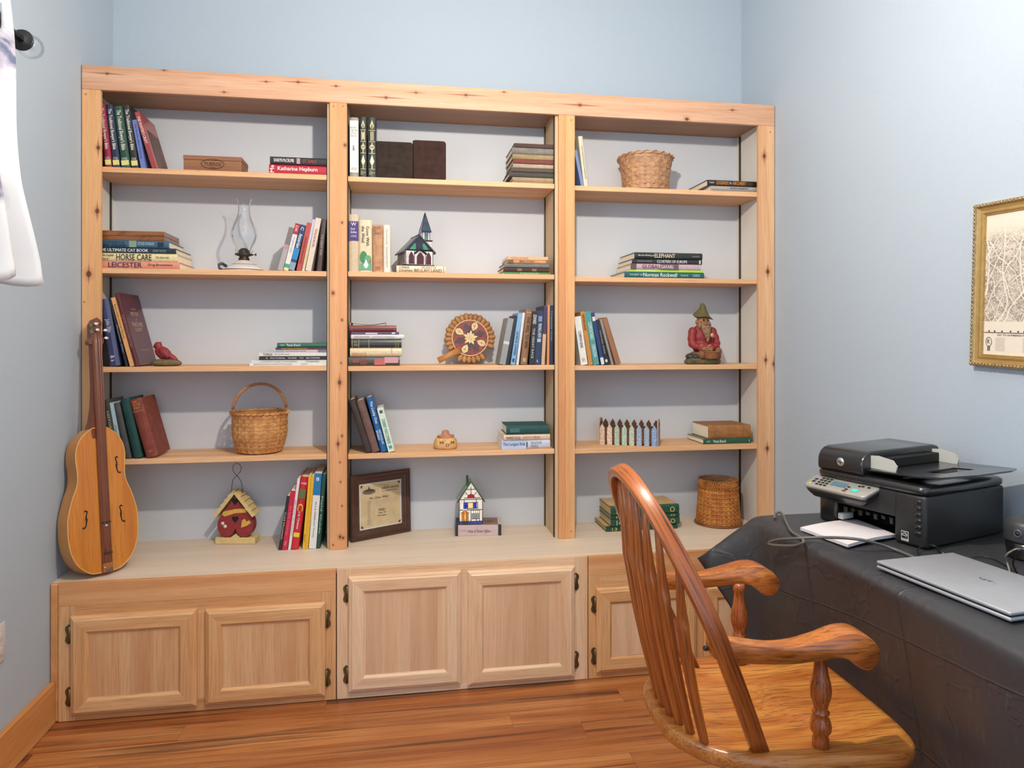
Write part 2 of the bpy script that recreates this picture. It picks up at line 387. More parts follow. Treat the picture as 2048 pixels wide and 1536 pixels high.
# ------------------------------------------------------------ the room
D = .2483; YB = .30; XL, XR = -.003, 2.773; ZC = .4673; ZTOP = 2.308; ZHB = 2.218; CEIL = 3.15; YF = -4.6
def floor_mat():
    m, nt, b = newmat('bamboo_floor'); tc = N(nt, 'ShaderNodeTexCoord')
    mp = N(nt, 'ShaderNodeMapping'); mp.inputs['Location'].default_value = (.35, .03, 0); L(nt, tc.outputs['Object'], mp.inputs[0])
    sx_ = N(nt, 'ShaderNodeSeparateXYZ'); L(nt, mp.outputs[0], sx_.inputs[0])
    ry = math_(nt, 'DIVIDE', sx_.outputs[1], .098); row = math_(nt, 'FLOOR', ry)
    wr_ = N(nt, 'ShaderNodeTexWhiteNoise', _noise_dimensions='1D'); L(nt, row, wr_.inputs['W'])
    rx = math_(nt, 'ADD', math_(nt, 'DIVIDE', sx_.outputs[0], 1.5), math_(nt, 'MULTIPLY', wr_.outputs['Value'], 5.0)); colm = math_(nt, 'FLOOR', rx)
    cid = N(nt, 'ShaderNodeTexWhiteNoise', _noise_dimensions='2D'); cc_ = N(nt, 'ShaderNodeCombineXYZ'); L(nt, row, cc_.inputs[0]); L(nt, colm, cc_.inputs[1]); L(nt, cc_.outputs[0], cid.inputs['Vector'])
    plank = cid.outputs['Value']
    fy = math_(nt, 'FRACT', ry); fx_ = math_(nt, 'FRACT', rx)
    jy = math_(nt, 'LESS_THAN', math_(nt, 'MINIMUM', fy, math_(nt, 'SUBTRACT', 1.0, fy)), .009)
    jx = math_(nt, 'LESS_THAN', math_(nt, 'MINIMUM', fx_, math_(nt, 'SUBTRACT', 1.0, fx_)), .0006)
    joint = math_(nt, 'MAXIMUM', jy, jx)
    # shift the grain from plank to plank
    cmb = N(nt, 'ShaderNodeCombineXYZ'); L(nt, math_(nt, 'MULTIPLY', plank, 7.0), cmb.inputs[2]); L(nt, math_(nt, 'MULTIPLY', plank, 3.0), cmb.inputs[0])
    ad = N(nt, 'ShaderNodeVectorMath', _operation='ADD'); L(nt, tc.outputs['Object'], ad.inputs[0]); L(nt, cmb.outputs[0], ad.inputs[1])
    def nz(sx, sy, scale, det, dist=.0):
        q = N(nt, 'ShaderNodeMapping'); q.inputs['Scale'].default_value = (sx, sy, 1); L(nt, ad.outputs[0], q.inputs[0])
        n = N(nt, 'ShaderNodeTexNoise', Scale=scale, Detail=det, Distortion=dist); L(nt, q.outputs[0], n.inputs['Vector']); return n.outputs['Fac']
    base = ramp(nt, nz(.05, 1, 16, 3), [(.3, lin('#d2935a')), (.5, lin('#b8743d')), (.72, lin('#8c4923'))])
    base = mixc(nt, math_(nt, 'MULTIPLY', plank, .5), base, lin('#8f4d27'))
    fine = math_(nt, 'MULTIPLY', math_(nt, 'SUBTRACT', nz(.02, 1, 190, 3), .46, clamp=True), 2.4, clamp=True)
    c = mixc(nt, fine, base, lin('#6e3b1c'))
    dk = math_(nt, 'MULTIPLY', math_(nt, 'SUBTRACT', nz(.035, 1, 24, 5, .4), .56, clamp=True), 9.0, clamp=True)
    c = mixc(nt, math_(nt, 'MULTIPLY', dk, .8), c, lin('#43241a'))
    c = mixc(nt, math_(nt, 'MULTIPLY', joint, .5), c, lin('#5a3220'))
    L(nt, c, b.inputs['Base Color']); b.inputs['Roughness'].default_value = .34
    b.inputs['Coat Weight'].default_value = .25; b.inputs['Coat Roughness'].default_value = .2
    bp = N(nt, 'ShaderNodeBump', Strength=.25, Distance=.001); bp.invert = True; L(nt, joint, bp.inputs['Height']); L(nt, bp.outputs[0], b.inputs['Normal'])
    return m
struct(MB().box(XL-.1, XR+.1, YF, YB+.1, -.05, 0, floor_mat()).obj('floor'))
struct(MB().box(XL-.1, XR+.1, YB, YB+.1, 0, CEIL, WALL).obj('wall_back'))
struct(MB().box(XR, XR+.1, YF, YB, 0, CEIL, WALL).obj('wall_right'))
struct(MB().box(XL-.1, XR+.1, YF, YB+.1, CEIL, CEIL+.1, cm('#e6e6e2', .8, .02)).obj('ceiling'))
# left wall with the window opening just outside the picture
WY0, WY1, WZ0, WZ1 = -2.75, -.98, 1.22, 2.06
w = MB()
w.box(XL-.1, XL, WY1, YB, 0, CEIL, WALL); w.box(XL-.1, XL, YF, WY0, 0, CEIL, WALL)
w.box(XL-.1, XL, WY0, WY1, 0, WZ0, WALL); w.box(XL-.1, XL, WY0, WY1, WZ1, CEIL, WALL)
struct(w.obj('wall_left'))
wf = MB(); TRIMW = cm('#e8e8e6', .4, .02)
for a, b_ in (((WY0, WY0+.05), (WZ0, WZ1)), ((WY1-.05, WY1), (WZ0, WZ1)), ((WY0, WY1), (WZ0, WZ0+.05)), ((WY0, WY1), (WZ1-.05, WZ1)), (((WY0+WY1)/2-.025, (WY0+WY1)/2+.025), (WZ0, WZ1))):
    wf.box(XL-.09, XL-.03, a[0], a[1], b_[0], b_[1], TRIMW)
wo = struct(wf.obj('window_1'))
gm, gnt, gb = newmat('window_glass'); clear_glass(gm, .04)
o = MB().box(XL-.062, XL-.058, WY0+.05, WY1-.05, WZ0+.05, WZ1-.05, gm).obj('pane', wo)
struct(MB().box(XL, XL+.020, YF, -.2405, 0, .1395, BASEB, bev=.003).obj('baseboard_left'))
struct(MB().box(XR-.016, XR, YF, -.2405, 0, .1395, BASEB, bev=.003).obj('baseboard_right'))

# ------------------------------------------------------------ built-in bookcase
case = thing('bookcase', 'tall built-in pine bookcase with three bays of shelves across the wall', 'bookcase', (0, 0, 0))
MB().box(0, 2.77, -.001, .018, ZHB, ZTOP, PINE_HDR, bev=.0015).obj('header_board', case)
PX = {'l': (0, .0642), 'm': (.8915, .9572), 'n': (1.8095, 1.8772), 'r': (2.6963, 2.77)}
for k, mt in (('l', PINE_POST_L), ('m', PINE_POST_M), ('n', PINE_POST_N), ('r', PINE_POST_R)):
    q = MB(); x0, x1 = PX[k]
    if k == 'n':
        q.box(x0, x0+.0265, 0, .018, ZC, ZHB, PINE_POST_M, bev=.001); q.box(x0+.027, x1, 0, .018, ZC, ZHB, mt, bev=.001)
    else: q.box(x0, x1, 0, .018, ZC, ZHB, mt, bev=.0012)
    q.obj('face_post', case)
BAYS = {'L': (.0194, .881), 'M': (.957, 1.798), 'R': (1.8772, 2.7202)}
MB().box(0, .0194, .018, D, ZC, ZTOP-.03, SIDEP).obj('side_panel', case)
MB().box(2.7202, 2.77, .018, D, ZC, ZTOP-.03, SIDEP).obj('side_panel', case)
MB().box(.881, .957, .018, D, ZC, ZTOP-.03, PINE_SIDE).obj('divider_panel', case)
MB().box(1.798, 1.8772, .018, D, ZC, ZTOP-.03, PINE_SIDE).obj('divider_panel', case)
MB().box(0, 2.77, D, D+.012, ZC, ZTOP-.01, BACKP).obj('back_panel', case)
MB().box(0, 2.77, .018, D+.012, ZTOP-.03-.045, ZTOP-.03, wood('pine_top', '#b98c68', '#a87a58', '#85583a', 'X')).obj('top_panel', case)
SH = {'L': (1.938, 1.559, 1.188, .840), 'M': (1.936, 1.560, 1.1855, .8375), 'R': (1.9325, 1.553, 1.1825, .835)}
for bay, zs in SH.items():
    x0, x1 = BAYS[bay]
    for i, z in enumerate(zs):
        MB().box(x0+.003, x1-.003, .0185, D-.001, z-.020, z, PINE_SHELF, bev=.0012).obj('shelf', case)
STD = {'L': ((.0194, 1),), 'M': ((1.798, -1),), 'R': ((2.7202, -1),)}
for x, sgn in ((.0194, 1), (.957, 1), (1.798, -1), (1.8772, 1), (2.7202, -1), (.881, -1)):
    for yy in (.028, .205):
        q = MB(); a, b_ = sorted((x, x+sgn*.0035))
        q.box(a, b_, yy, yy+.013, ZC+.002, ZHB+.012, BLACKM)
        q.obj('shelf_standard', case)

# ------------------------------------------------------------ base cabinets and worktop
YCF = -.2394
worktop = tag(MB().box(XL+.001, XR-.001, YCF+.0185, YB-.001, ZC-.019, ZC, PLY, bev=.001).obj('worktop'), 'pale plywood worktop running along the top of the base cabinets', 'worktop')
def door(x0, x1, z0, z1, parent, mats, hinge_side):
    mx, mz, mp_ = mats; y = YCF
    R_ = [(0, 0), (0, -.009), (.004, -.013), (.010, -.0155), (.014, -.019), (.050, -.019), (.054, -.0165), (.057, -.0115), (.060, -.0105)]
    loops = []
    for ins, dy in R_:
        a, b_, c, d_ = x0+ins, x1-ins, z0+ins, z1-ins
        loops.append([(a, y+dy, c), (b_, y+dy, c), (b_, y+dy, d_), (a, y+dy, d_)])
    q = MB(); q.rings(loops, mx, sidem=((mx, mz, mx, mz), mp_))
    dr = q.obj('door', parent)
    xh = x0-.008 if hinge_side < 0 else x1+.008
    for zz in (z0+.062, z1-.062):
        h = MB()
        h.poly([(xh-.009, zz-.026), (xh+.009, zz-.026), (xh+.011, zz-.018), (xh+.006, zz), (xh+.011, zz+.018), (xh+.009, zz+.026), (xh, zz+.034), (xh-.009, zz+.026), (xh-.011, zz+.018), (xh-.006, zz), (xh-.011, zz-.018), (xh-.009, zz-.026), (xh, zz-.034)][1:], y-.0025, y, BRASS)
        h.tube([(xh-hinge_side*.004, y-.006, zz-.028), (xh-hinge_side*.004, y-.006, zz+.028)], .0045, BRASS)
        for dz in (-.020, .020): h.ball((xh, y-.004, zz+dz), .0022, cm('#3a3224', .4), sub=1)
        h.obj('hinge', dr)
    return dr
def cabinet(x0, x1, label, doors, mats, apron, knob=False):
    mx, mz, mp_ = mats
    t = thing('base_cabinet', label, 'cabinet', (0, 0, 0), group='base cabinets under the bookcase')
    MB().box(x0+.002, x1-.002, YCF+.0185, YB-.012, .002, ZC-.0195, cm('#b99a78', .7, .05)).obj('carcass', t)
    ztop = .390 if apron else ZC
    q = MB(); sw = .052; y0, y1 = YCF, YCF+.018
    q.box(x0+.001, x0+sw, y0, y1, .002, ztop, mz, bev=.0006); q.box(x1-sw, x1-.001, y0, y1, .002, ztop, mz, bev=.0006)
    q.box(x0+sw, x1-sw, y0, y1, ztop-.052, ztop, mx, bev=.0006); q.box(x0+sw, x1-sw, y0, y1, .002, .046, mx, bev=.0006)
    xm = (x0+x1)/2-.004; q.box(xm-.026, xm+.026, y0, y1, .046, ztop-.052, mz)
    q.obj('face_frame', t)
    if apron: MB().box(x0+.001, x1-.001, YCF, YCF+.0183, .3905, ZC, PINE_APRON, bev=.0008).obj('apron_board', t)
    for (a, b_, c, d_, hs) in doors: door(a, b_, c, d_, t, mats, hs)
    return t
hick = (HICK_X, HICK_Z, HICK_P); pale = (PALE_X, PALE_Z, PALE_P)
ca = cabinet(.024, .936, 'orange-toned base cabinet with two wide doors, beside the baseboard', [(.066, .468, .023, .358, -1), (.495, .899, .022, .355, 1)], hick, True)
cb = cabinet(.9375, 1.866, 'paler middle base cabinet whose two doors are the tallest', [(.979, 1.382, .027, .441, -1), (1.408, 1.812, .017, .437, 1)], pale, False)
cc = cabinet(1.8675, 2.7705, 'base cabinet partly hidden behind the oak chair and black tablecloth', [(1.897, 2.300, .026, .346, -1), (2.330, 2.720, .026, .336, 1)], (HICK_X, HICK_Z, PALE_P), True)
kx = onY(1432, 1288, YCF-.02)
MB().lathe([(.0, 0), (.006, 0), (.005, .010), (.011, .016), (.010, .022), (0, .025)], cm('#33302c', .3, 0, metal=.6), T(2.352, YCF-.019, .165) @ R(pi/2, 'X'), 12).obj('knob', [c for c in cc.children if c.name.startswith('door')][1])
# scribe strip against the left wall and caulk at the joints
struct(MB().box(XL+.0015, .0235, YCF+.001, YCF+.019, .001, ZC, BASEB, bev=.004).obj('trim_1'))
# ------------------------------------------------------------ books
def cloth(c, rough=.55): return cm(c, rough, .12, 150)
def book_geo(root, Tt, H, Dp, cover, soft=False, board=None, patches=(), titles=(), coat=0, pages=None, front=(), lx=0, hband=None, worn=False):
    """local: spine at y=0 looking to -y, thickness lx..lx+Tt in x, height in z"""
    cmat = cm(cover, .32 if coat else (.7 if worn else .5), .22 if worn else .08, 45 if worn else 120, coat=coat)
    b = .0012 if soft else min(.0026, Tt*.18); g = 0 if soft else .003
    q = MB(); bul = min(Tt*.12, .004) if not soft else 0
    prof = [(0, Dp), (0, .003 if not soft else 0)]
    if not soft: prof += [(Tt*.12, -bul*.3+.0004), (Tt*.35, -bul+.0008), (Tt*.65, -bul+.0008), (Tt*.88, -bul*.3+.0004)]
    prof += [(Tt, .003 if not soft else 0), (Tt, Dp), (Tt-b, Dp), (Tt-b, .004), (b, .004), (b, Dp)]
    vs0 = [q.bm.verts.new((lx+x, y, 0)) for x, y in prof]; vs1 = [q.bm.verts.new((lx+x, y, H)) for x, y in prof]; n = len(prof); fs = []
    for i in range(n): fs.append(q.bm.faces.new((vs0[i], vs0[(i+1) % n], vs1[(i+1) % n], vs1[i])))
    caps = ((0, 1, 6, 7), (2, 3, 4, 5), (1, 2, 5, 6)) if soft else ((0, 1, 10, 11), (6, 7, 8, 9), (1, 2, 3, 4, 5, 6, 9, 10))
    for cp_ in caps: fs += [q.bm.faces.new([vs0[i] for i in cp_[::-1]]), q.bm.faces.new([vs1[i] for i in cp_])]
    q._fin(vs0+vs1, fs, None, cmat)
    q.obj('cover', root)
    MB().box(lx+b+.0002, lx+Tt-b-.0002, .0045, Dp-g, g+.0001, H-g, pages or (PAPERW if soft else PAPER)).obj('pages', root)
    ys = -bul-.0004 if not soft else -.0005
    if board: MB().box(lx+Tt-.0002, lx+Tt+.0004, .018, Dp-.0005, .0005, H-.0005, board).obj('board_paper', root)
    if patches:
        q = MB(); many = len(patches) > 6
        for k_, pa_ in enumerate(patches):
            s0, s1, t0, t1, c = pa_[:5]; sh = pa_[5] if len(pa_) > 5 else 'r'; y_ = ys-.00012*k_; pm = cm(c, .5, .05, 200)
            x0_, x1_, z0_, z1_ = lx+Tt*t0, lx+Tt*t1, H*(1-s1), H*(1-s0); cx_, cz_, rx_, rz_ = (x0_+x1_)/2, (z0_+z1_)/2, (x1_-x0_)/2, (z1_-z0_)/2
            if sh == 'r': q.box(x0_, x1_, y_, ys+.0006, z0_, z1_, pm)
            elif sh == 'o': q.poly([(cx_+rx_*cos(i*pi/8), cz_+rz_*sin(i*pi/8)) for i in range(16)], y_, ys+.0006, pm)
            elif sh == 'd': q.poly([(cx_-rx_*.35, z0_), (cx_+rx_*.35, z0_), (cx_+rx_, cz_-rz_*.35), (cx_, z1_), (cx_-rx_, cz_-rz_*.35)], y_, ys+.0006, pm)
            if not many: q.obj('spine_label', root); q = MB()
        if many: q.obj('gilt_tooling', root)
    for tt in titles:
        st, s0, s1, t0, t1, c = tt[:6]; mode = tt[6] if len(tt) > 6 else 'V'
        cx = lx+Tt*(t0+t1)/2; cz = H*(1-(s0+s1)/2); tm = cm(c, .5, 0)
        if mode == 'V': M = Matrix(((0, 1, 0, cx), (0, 0, -1, ys-.0006), (-1, 0, 0, cz), (0, 0, 0, 1))); w_, h_ = H*(s1-s0), Tt*(t1-t0)
        else: M = Matrix(((1, 0, 0, cx), (0, 0, -1, ys-.0006), (0, 1, 0, cz), (0, 0, 0, 1))); w_, h_ = Tt*(t1-t0), H*(s1-s0)
        text(root, st, M, w_, h_, tm)
    return root
BN = [0]
def mkbook(name, label, cat, loc, rot, group, **kw):
    r = thing(name, label, cat, loc, rot, group); book_geo(r, **kw); return r
def stack(rowz, Y, items, group, yaw=0):
    "items bottom to top: (uL, uR, px thick, colour, depth, label, kwargs)"
    z = rowz+.0003
    for it in items:
        uL, uR, tp, c, dp, label, kw = it; kw = dict(kw)
        y = Y+kw.pop('dy', 0); yw = kw.pop('yaw', 0)
        pl, pr = onY(uL, 600, y), onY(uR, 600, y)
        bx0, bx1 = [b_ for b_ in BAYS.values() if b_[0]-.05 < (pl.x+pr.x)/2 < b_[1]+.05][0]; pr.x = min(pr.x, bx1-.0045); pl.x = max(pl.x, bx0+.0045)
        t = tp*m_per_px((pl+pr)/2)
        r = thing(kw.pop('name', 'book'), label, 'book', (pr.x, y, z), (0, -pi/2, 0), group)
        if yw: r.rotation_euler = (Matrix.Rotation(yw, 3, 'Z') @ Matrix.Rotation(-pi/2, 3, 'Y')).to_euler()
        book_geo(r, t, pr.x-pl.x, dp, c, **kw); z += t+.0002
    return z
def lean(rowz, Y, items, group, side, xmin=-9, xmax=9):
    """side -1: tops lean left, +1: tops lean right. items in the order away from the support:
    (u_bottom, u_top, v_top, px thick, colour, depth, label, kwargs); u_* is the outer-bottom pivot edge"""
    prev = None
    for it in items:
        ub, ut, vt, tp, c, dp, label, kw = it; kw = dict(kw); y = Y+kw.pop('dy', 0)
        pt = onY(ut, vt, y); xb = onY(ub, 600, y).x
        dx = pt.x-xb; dz = pt.z-rowz; H = math.hypot(dx, dz); phi = math.atan2(dx, dz)   # positive: top to the right
        t = tp*m_per_px(pt)*cos(phi)
        if side < 0:   # pivot bottom-left, body to the right
            phi = min(phi, -.001)
            if prev:
                (px, pz), (qx, qz) = prev   # previous right face bottom, top
                for k in range(60):
                    ux, uz = sin(phi), cos(phi)
                    def sx(x, z): # signed distance to the right of the new left face
                        return (x-xb)*uz-(z-rowz)*ux
                    if max(sx(px, pz), sx(qx, qz)) < -.0001: 
                        # new top-left right of previous face
                        tx, tz = xb+ux*H, rowz+uz*H
                        if tz < qz:
                            f = (tz-pz)/(qz-pz); 
                            if px+(qx-px)*f > tx-.0001: xb += .0008; continue
                        break
                    if qz > rowz+uz*H:
                        f = (rowz+uz*H-pz)/(qz-pz); hx = px+(qx-px)*f
                        if hx < xb+ux*H-.0001 and sx(px, pz) < 0: break
                    xb += .0008
            else:
                ux = sin(phi)*H
                if xb+ux < xmin+.0045: xb = xmin+.0045-ux
            loc = (xb, y, rowz+.0004); lx = 0
            prev = ((xb+t*cos(phi), rowz-t*sin(phi)), (xb+t*cos(phi)+H*sin(phi), rowz-t*sin(phi)+H*cos(phi)))
        else:
            phi = max(phi, .001)
            if prev:
                (px, pz), (qx, qz) = prev
                for k in range(60):
                    ux, uz = sin(phi), cos(phi)
                    def sx(x, z): return -(x-xb)*uz+(z-rowz)*ux
                    if max(sx(px, pz), sx(qx, qz)) < -.0001:
                        tx, tz = xb+ux*H, rowz+uz*H
                        if tz < qz:
                            f = (tz-pz)/(qz-pz)
                            if px+(qx-px)*f < tx+.0001: xb -= .0008; continue
                        break
                    if qz > rowz+uz*H:
                        f = (rowz+uz*H-pz)/(qz-pz); hx = px+(qx-px)*f
                        if hx > xb+ux*H+.0001 and sx(px, pz) < 0: break
                    xb -= .0008
            else:
                ux = sin(phi)*H
                if xb+ux > xmax-.0045: xb = xmax-.0045-ux
            loc = (xb, y, rowz+.0004); lx = -t
            prev = ((xb-t*cos(phi), rowz+t*sin(phi)), (xb-t*cos(phi)+H*sin(phi), rowz+t*sin(phi)+H*cos(phi)))
        r = thing(kw.pop('name', 'book'), label, 'book', loc, (0, phi, 0), group)
        book_geo(r, t, H, dp, c, lx=lx, **kw)
        if label in WANT: WANT[label] = (r, t, H, dp, lx)
WANT = {'wood-patterned book at the open end of the third right shelf row': None}
BB = 'The Traditional Bowyer\'s Bible'
def bowyer(lbl='#d9cf86'): return dict(coat=.3, titles=[(BB, .07, .72, .2, .8, '#e8e6df'), ('LYONS', .84, .88, .2, .8, '#c9d0d4', 'H')], patches=[(.885, .965, .08, .92, lbl)])
WANT['thin red paperback with its cover partly showing, outermost leaning book on the top left shelf'] = None
G = 'books leaning on the top left shelf'
lean(SH['L'][0], .032, [
    (211, 196, 208, 13, '#8c1f38', .15, 'crimson book squeezed against the left side of the top left shelf', bowyer()),
    (226, 210, 210, 14, '#1d2c45', .15, 'navy book between the crimson and green ones on the top left shelf', bowyer()),
    (241.5, 224.5, 213, 17, '#1c4634', .15, 'dark green tall book with a yellow sticker on the top left shelf', bowyer()),
    (259, 240, 211, 14, '#23221f', .15, 'black tall book with a yellow sticker beside the blue booklet, top left shelf', bowyer()),
    (277, 259, 240, 9.5, '#6878b4', .13, 'thin lavender-blue booklet in the leaning row on the top left shelf', dict(soft=True, titles=[('The Shooters Bible of Archery', .08, .8, .3, .7, '#2c3a78')])),
    (303, 268, 225, 9, '#9b3e40', .17, 'thin red paperback with its cover partly showing, outermost leaning book on the top left shelf', dict(soft=True, coat=.3, titles=[("THE HUNTER'S CRAFT", .08, .56, .2, .8, '#ecdcd0')], dy=-.004)),
], G, -1, xmin=BAYS['L'][0])
w_ = WANT['thin red paperback with its cover partly showing, outermost leaning book on the top left shelf']
MB().box(w_[1]+.0001, w_[1]+.0009, .03, w_[3]-.01, .01, w_[2]*.72, cm('#5b4038', .5, .5, 18)).obj('cover_picture', w_[0])
stack(SH['L'][0], .036, [
    (538, 664, 19, '#b3182c', .16, 'bright red hardback lying under a black one on the top left shelf', dict(coat=.4, titles=[('Me', .02, .09, .12, .9, '#f2e6e6', 'H'), ('Katharine Hepburn', .155, .84, .25, .78, '#f4ecec')])),
    (540, 664, 15.5, '#201c1f', .15, 'black hardback lying on the bright red one on the top left shelf', dict(coat=.4, titles=[('SHARYN McCRUMB', .07, .42, .3, .75, '#e6e2de'), ('ST. DALE', .58, .82, .3, .72, '#a23a2e')], patches=[(.47, .53, .15, .85, '#a88a8c')])),
], 'books lying on the top left shelf')
# second row, left bay
stack(SH['L'][1], .034, [
    (188, 359, 14.5, '#dd9079', .205, 'salmon-pink hardback at the bottom of the pile on the second left shelf', dict(coat=.3, titles=[('LEICESTER', .17, .56, .15, .85, '#2a2350'), ('Greg Brookshire', .63, .92, .3, .72, '#2c2a40')])),
    (188, 355, 16, '#e0d2a0', .235-.034, 'cream horse care hardback in the pile on the second left shelf', dict(coat=.3, titles=[('The Complete\nBook of', .10, .24, .1, .9, '#2a2620'), ('HORSE CARE', .27, .69, .12, .88, '#1c1a18'), ('Tim Hawcroft', .74, .9, .4, .65, '#57503e')])),
    (188, 352, 11, '#25303c', .20, 'dark slate cat book in the pile on the second left shelf', dict(coat=.3, titles=[('THE ULTIMATE CAT BOOK', .06, .66, .25, .8, '#e4e6e6'), ('DAVID TAYLOR', .72, .88, .3, .7, '#8fa3b0')])),
    (190, 338, 14.5, '#35617a', .19, 'blue travel hardback lying beneath the burl wood box', dict(coat=.4, titles=[('WANDERING IN', .1, .4, .6, .85, '#16262f'), ('NEW ZEALAND', .1, .42, .1, .5, '#14222b'), ('PICTURES OF PARADISE', .58, .8, .35, .75, '#a9c3d0')], patches=[(.46, .56, .05, .95, '#7f9a86'), (.85, .93, .2, .8, '#1e2a34')])),
], 'books lying on the second left shelf')
bx = thing('wooden_box', 'flat burl-grained wooden box on top of the book pile on the second left shelf', 'box', (0, 0, 0))
zt = SH['L'][1]+ (14.5+16+11+14.5)*m_per_px(onY(280, 500, .034))+.0014
BURL = wood('burl', '#9a6338', '#6f3f20', '#3a1f10', 'X', rings=14, ringamt=.8, stretch=.5, rough=.3, coat=.4)
pl, pr = onY(190, 500, .04), onY(329, 500, .04)
MB().box(pl.x, pr.x, .04, .225, zt, zt+.017, BURL, bev=.001).obj('base', bx)
MB().box(pl.x, pr.x, .04, .225, zt+.0174, zt+.036, BURL, bev=.0015).obj('lid', bx)
lean(SH['L'][1], .036, [
    (652, 662, 439, 10, '#4a3a38', .14, 'dark brown paperback against the divider on the second left shelf', dict(titles=[('THE GREAT WAR', .3, .7, .3, .7, '#a5a29a')])),
    (636, 657, 438, 11, '#d3c3b4', .15, 'cream paperback, second from the divider on the second left shelf', dict(soft=True, titles=[('TRAVELLERS RECORD', .2, .55, .3, .7, '#a8665e')])),
    (625, 647, 440, 5, '#c9c6cf', .14, 'slim pale travel guide beside the cream paperback on the second left shelf', dict(soft=True, patches=[(0, .45, 0, 1, '#b9b7cc'), (.45, .95, 0, 1, '#cbb98a')])),
    (618.5, 640, 447, 9.5, '#b4483c', .13, 'brick-red paperback beside the blue travel guide on the second left shelf', dict(soft=True, titles=[('EUROPE FROM THE BACK DOOR', .3, .85, .3, .7, '#6b2a26')])),
    (608, 632, 452, 11, '#23345e', .13, 'blue travel guide with a bright blue band on the second left shelf', dict(soft=True, coat=.3, patches=[(.52, .76, 0, 1, '#1f7fb8'), (.82, .99, 0, 1, '#7f9aa8')], titles=[('Amsterdam', .2, .51, .2, .85, '#dfe6ee'), ('C', .05, .12, .25, .75, '#dfe6ee')])),
    (597, 621, 449, 9.5, '#d9d4cf', .13, 'white travel guide with a red top on the second left shelf', dict(soft=True, coat=.3, patches=[(0, .23, 0, 1, '#a01f30'), (.86, .94, 0, 1, '#3f9a80'), (.94, 1, 0, 1, '#d8cf9a')], titles=[('Virginia Italy', .28, .62, .25, .75, '#9aa0a8'), ('DK', .05, .18, .25, .75, '#e8c8cc')])),
    (587, 610, 457, 10, '#a39f9c', .14, 'grey paperback at the open end of the leaning row on the second left shelf', dict(soft=True, patches=[(0, .4, 0, 1, '#756c6a'), (.4, .5, 0, 1, '#a88a92')])),
], 'books leaning on the second left shelf', 1, xmax=BAYS['L'][1])
# third row, left bay
lab = 'big maroon county history book leaning with its front cover showing, behind the dulcimer head'
WANT[lab] = None
lean(SH['L'][2], .030, [
    (219, 196, 600, 20, '#3a4066', .16, 'thick navy-blue book seen behind the dulcimer neck on the third left shelf', dict(coat=.4, titles=[('John Ehle', .3, .5, .3, .8, '#c8c9d8'), ('& a', .84, .93, .3, .7, '#d8c9e0')])),
    (240.5, 206, 596, 5, '#23242c', .15, 'thin black booklet between the navy and tan ones on the third left shelf', dict(soft=True, titles=[('Mountain Days', .4, .8, .2, .8, '#a9b3bd')])),
    (246.5, 208, 596, 7.5, '#d9a066', .13, 'thin tan booklet leaning beside the maroon book on the third left shelf', dict(soft=True, titles=[('Buncombe County Homes', .1, .6, .25, .75, '#6b3a20')], dy=-.005)),
    (255.5, 214, 587, 9, '#57212b', .20, lab, dict(coat=.15, titles=[('A HISTORY OF BUNCOMBE COUNTY', .3, .75, .25, .75, '#9c6f66')])),
], 'books leaning on the third left shelf', -1, xmin=BAYS['L'][0])
w_ = WANT[lab]
def cover_text(root, x, D_, H_, st, y0, y1, z0, z1, c): # on the right-hand board, reading from spine to fore-edge
    M = Matrix(((0, 0, 1, x+.0006), (1, 0, 0, (y0+y1)/2*D_), (0, 1, 0, (z0+z1)/2*H_), (0, 0, 0, 1)))
    text(root, st, M, (y1-y0)*D_, (z1-z0)*H_, cm(c, .5, 0), 'cover_title')
for st, a, b_, c, d_ in (('A HISTORY', .38, .62, .775, .795), ('HISTORY', .28, .72, .69, .745), ('of', .46, .54, .625, .65), ('BUNCOMBE', .22, .78, .54, .60), ('COUNTY', .3, .7, .47, .525), ('JOHN AMMONS', .3, .78, .20, .215)):
    cover_text(w_[0], w_[1], w_[3], w_[2], st, a, b_, c, d_, '#c9a898')
